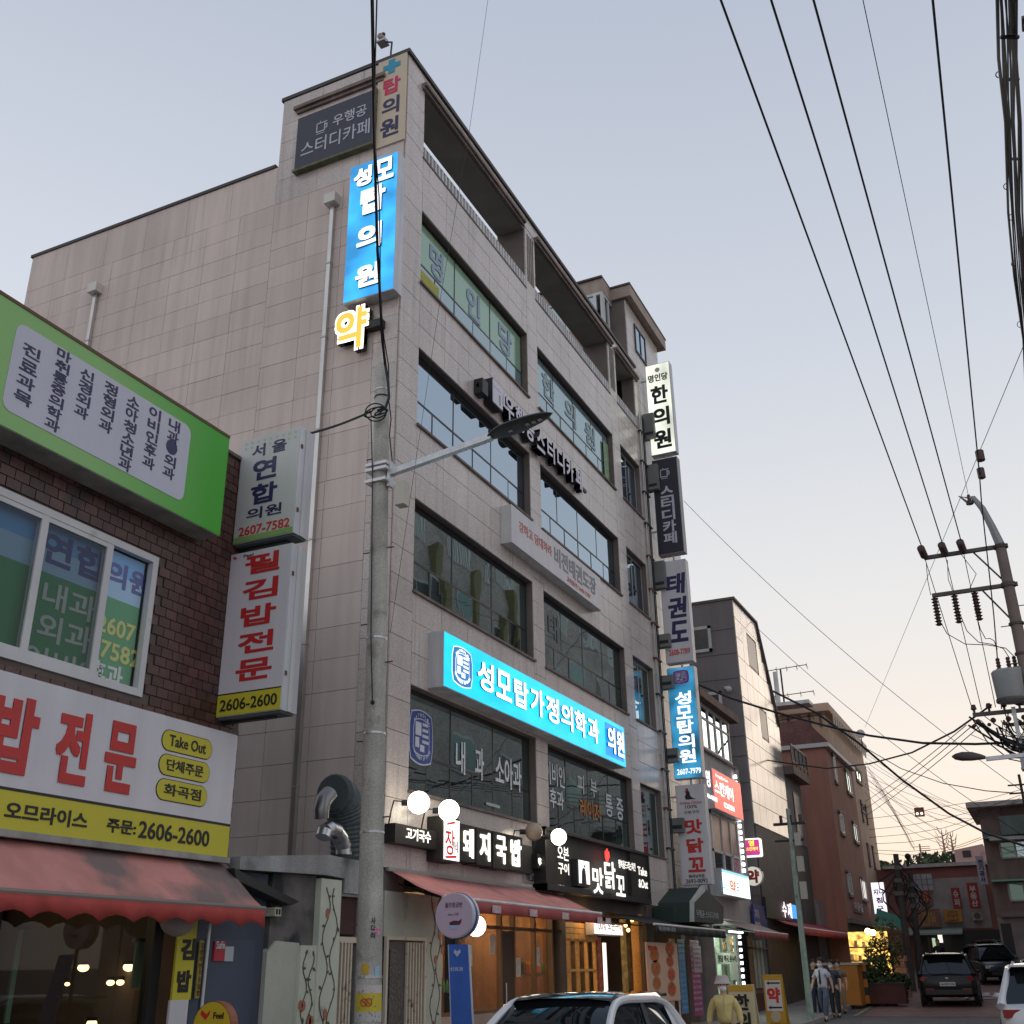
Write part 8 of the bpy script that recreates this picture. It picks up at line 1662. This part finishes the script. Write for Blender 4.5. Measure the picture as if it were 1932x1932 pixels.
# cable hanging in front of the left pole, coil and branch to the brick corner
PD = 15.6
up0 = at(700, -60, 9); up1 = at(702, 0, 9.6); d0 = (up0-up1).normalized(); d0.z *= .35
pts = [up0+d0*22+Vector((0, 0, .0)), up0+d0*8, up0+d0*2+Vector((0, 0, .25)), up0, at(702, 0, 9.6), at(704, 120, 10.6), at(706, 250, 11.8), at(709, 370, 12.9), at(712, 470, 13.8), at(717, 560, 14.6), at(721, 640, 15.2), at(727, 690, PD), at(732, 720, PD), at(734, 750, PD), at(727, 770, PD), at(712, 775, PD)]
wire('thick twisted black cable running down the picture to the concrete pole top', pts[0], pts[-1], .024, pts=pts)
wire('thinner black cable twisted beside the thick one above the pole', pts[0], pts[-1], .011, pts=[p+RT*(.03*math.sin(i*1.9)+.028) for i, p in enumerate(pts[:13])])
t = thing('cable_coil', 'tangled coil of black cable hanging on the concrete pole', 'cable', at(708, 775, PD))
for i, (dx, rr) in enumerate(((0, .17), (.05, .13), (-.04, .15), (.09, .11))):
    c = at(709, 778, PD-.05)+RT*dx; part('loop', MB().tube([c+RT*math.cos(k*math.tau/20)*rr+UP*math.sin(k*math.tau/20+i*.3)*rr*(.85-.15*i) for k in range(21)], .012, 5, False), CABLE, t, smooth=True)
part('drop', MB().tube([at(700, 790, PD), at(703, 900, PD+.1), at(700, 1200, PD), at(703, 1330, PD-.05)], .010, 5), CABLE, t); part('drop', MB().tube([at(734, 757, PD), at(738, 790, PD), at(735, 820, PD), at(740, 870, PD)], .011, 5), CABLE, t)
part('clip', MB().sphere(at(703, 1325, PD-.05), .035, 8, 6), CABLE, t)
wire('black cable sagging from the pole coil to the upper projecting sign', at(700, 776, PD), (-3.8, .0, 9.0), .02, .10)
# fine wires crossing the facade and sky
wire('hair-thin wire crossing the facade from the sky to the pole side', at(921, 0, 14), at(723, 1310, 15.2), .0035, pts=[at(922, -10, 14)+(at(922, -10, 14)-at(883, 265, 14.3))*8, at(922, -10, 14), at(883, 265, 14.3), at(833, 550, 14.6), at(780, 900, 14.9), at(737, 1190, 15.2)])
wire('thin wire crossing the right sky diagonally from the cable bundle to the dish', at(1930, 655, 24), at(1632, 1372, 70), .009, 0); 
wire('thin wire from the sign column running down to the transformer pole', at(1290, 945, 36), at(1932, 1495, 34), .009, .5)
wire('second thin wire from the tiled building roof down to the right edge', at(1392, 1150, 46), at(1950, 1590, 40), .011, .5)
wire('thick black cable sagging from the sign column across the street to the transformer pole', at(1325, 1292, 33), at(1950, 1380, 30), .035, .0, pts=[at(1318, 1292, 33), at(1380, 1318, 33), at(1460, 1343, 33), at(1560, 1370, 33), at(1640, 1388, 32), at(1740, 1402, 31), at(1840, 1404, 30.5), at(1940, 1400, 30)])
wire('black cable curving from the tiled building up to the transformer pole', at(1468, 1430, 48), at(1875, 1325, 30), .028, 0, pts=[at(1398, 1440, 46), at(1410, 1428, 46), at(1470, 1438, 46), at(1560, 1450, 44), at(1640, 1441, 40), at(1720, 1420, 36), at(1800, 1380, 32), at(1870, 1330, 30)])
fan = [((1632, 1512), (1823, 1368)), ((1632, 1526), (1838, 1366)), ((1632, 1540), (1855, 1365))]
for i, (a, b) in enumerate(fan): wire('line rising from the far left to the low crossarm, %s of three' % ['top', 'middle', 'bottom'][i], at(*a, 60), at(*b, 30), .012, .1, 'three lines rising to the low crossarm')
wire('thick black cable descending from the brown roof to the brown house', at(1540, 1325, 50), at(1932, 1600, 50), .05, 0, pts=[at(1430, 1290, 50), at(1540, 1345, 50), at(1620, 1402, 50), at(1700, 1470, 50), at(1790, 1535, 50), at(1860, 1572, 48), at(1945, 1600, 46)])
rnd = random.Random(21)
for i in range(11):
    v0 = 1405+i*7+rnd.uniform(-4, 4); u0 = 1632; v1 = 1515+i*5; wire('fine telephone line descending in the fan right of the tan block', at(u0, v0+18, 62), at(1800+rnd.uniform(-30, 60), v1+rnd.uniform(-10, 30), 60), .0095, rnd.uniform(0, .6), 'fan of fine telephone lines', n=6)
for i in range(7):
    wire('fine line converging on the far leaning pole', at(1634+i*3, 1440+i*8, 60), at(1722+rnd.uniform(-3, 5), 1600+rnd.uniform(-8, 6), 56), .008, -.2, 'lines converging on the far pole', n=6)
for i, (a, m_, b) in enumerate((((1640, 1565), (1780, 1545), (1925, 1500)), ((1640, 1580), (1780, 1562), (1925, 1510)), ((1650, 1592), (1770, 1580), (1925, 1505)), ((1655, 1604), (1765, 1603), (1850, 1580)), ((1650, 1610), (1760, 1611), (1880, 1572)), ((1635, 1545), (1790, 1520), (1925, 1490)))):
    wire('sagging line strung across the street end, %s of a loose bunch' % ['third highest', 'third lowest', 'second lowest', 'lowest', 'fourth highest', 'highest'][i], at(*a, 58), at(*b, 50), .011, 0, 'lines strung across the street end', pts=[at(*a, 58), at((a[0]+m_[0])/2, (a[1]+m_[1])/2+3, 57), at(*m_, 55), at((b[0]+m_[0])/2, (b[1]+m_[1])/2+4, 52), at(*b, 50)])
wire('long line sagging from the far left roof to the right edge pole', at(1640, 1430, 55), at(1925, 1503, 45), .02, 0, pts=[at(1628, 1408, 55), at(1700, 1450, 53), at(1780, 1478, 50), at(1860, 1492, 47), at(1925, 1497, 45)])
# hanging lane sign
a, b = at(1724, 1524, 56), at(1745, 1540, 56); t = thing('hanging_sign', 'small brown sign with two white lamps hanging on the lines over the street', 'sign', a)
part('board', MB().box(a.x, a.x+.1, b.y, a.y, b.z, a.z), mat('brown orange board', (.17, .09, .03), .6, grime=((.3, .03, .02), 3, .55)), t)
for y in (a.y-.12, b.y+.12): part('lamp', MB().sphere((a.x-.05, y, b.z+.13), .06, 8, 6), lit('white lamp', (1, 1, .95), 1.3), t)
# small pole at far right edge carrying the lines
p = at(1928, 1492, 45); t = thing('bracket_pole', 'small dark bracket with line clamps on the roof edge of the brown house', 'bracket', p); part('post', MB().tube([(p.x, p.y, p.z-1.5), (p.x, p.y, p.z+.6)], .05, 6), BLK, t)
for dz in (-.1, -.5, .2): part('arm', MB().box(p.x-.05, p.x+.05, p.y-.4, p.y+.45, p.z+dz, p.z+dz+.05), BLK, t); 
# far tangled poles
for q0, q1, lab, dd in ((c8(920, 592), c8(1012, 1385), 'far leaning utility pole wrapped in drooping cables, the left of two', 55), (c8(1035, 740), c8(1090, 1400), 'far utility pole with drooping cables, the right of two', 57)):
    tp, bt = at(*q0, dd), at(*q1, dd); tt = thing('far_pole', lab, 'pole', bt); part('shaft', MB().tube([Vector((bt.x, bt.y, ground(bt.x))), tp], [.17, .12], 10), mat('dark far pole', (.07, .06, .055), .9, var=.3), tt); rnd = random.Random(int(dd)); 
    for i in range(14):
        a = tp.lerp(bt, rnd.uniform(.05, .25)); b = tp.lerp(bt, rnd.uniform(.3, .75)); c = a.lerp(b, .5)+Vector((0, rnd.choice((-1, 1))*rnd.uniform(.15, .9), -.2)); part('drooping_cable', MB().tube([a, c+Vector((0, 0, .3)), c, b], rnd.choice((.015, .025, .035)), 5), CABLE, tt, smooth=True)
    for i in range(3): c = tp.lerp(bt, .12+.13*i); part('cable_box', MB().box(c.x-.16, c.x-.05, c.y-.15, c.y+.12+.06*i, c.z-.18, c.z), mat('dull box', (.12, .11, .10), .8), tt)
tt = thing('roof_post', 'short dark post with a round cap on the far roof skyline', 'post', at(*c8(1018, 690), 60)); a, b = at(*c8(1018, 690), 60), at(*c8(1016, 612), 60); part('shaft', MB().tube([a, b], .07, 6), BLK, tt); part('cap', MB().sphere(b, .16, 8, 6), BLK, tt)
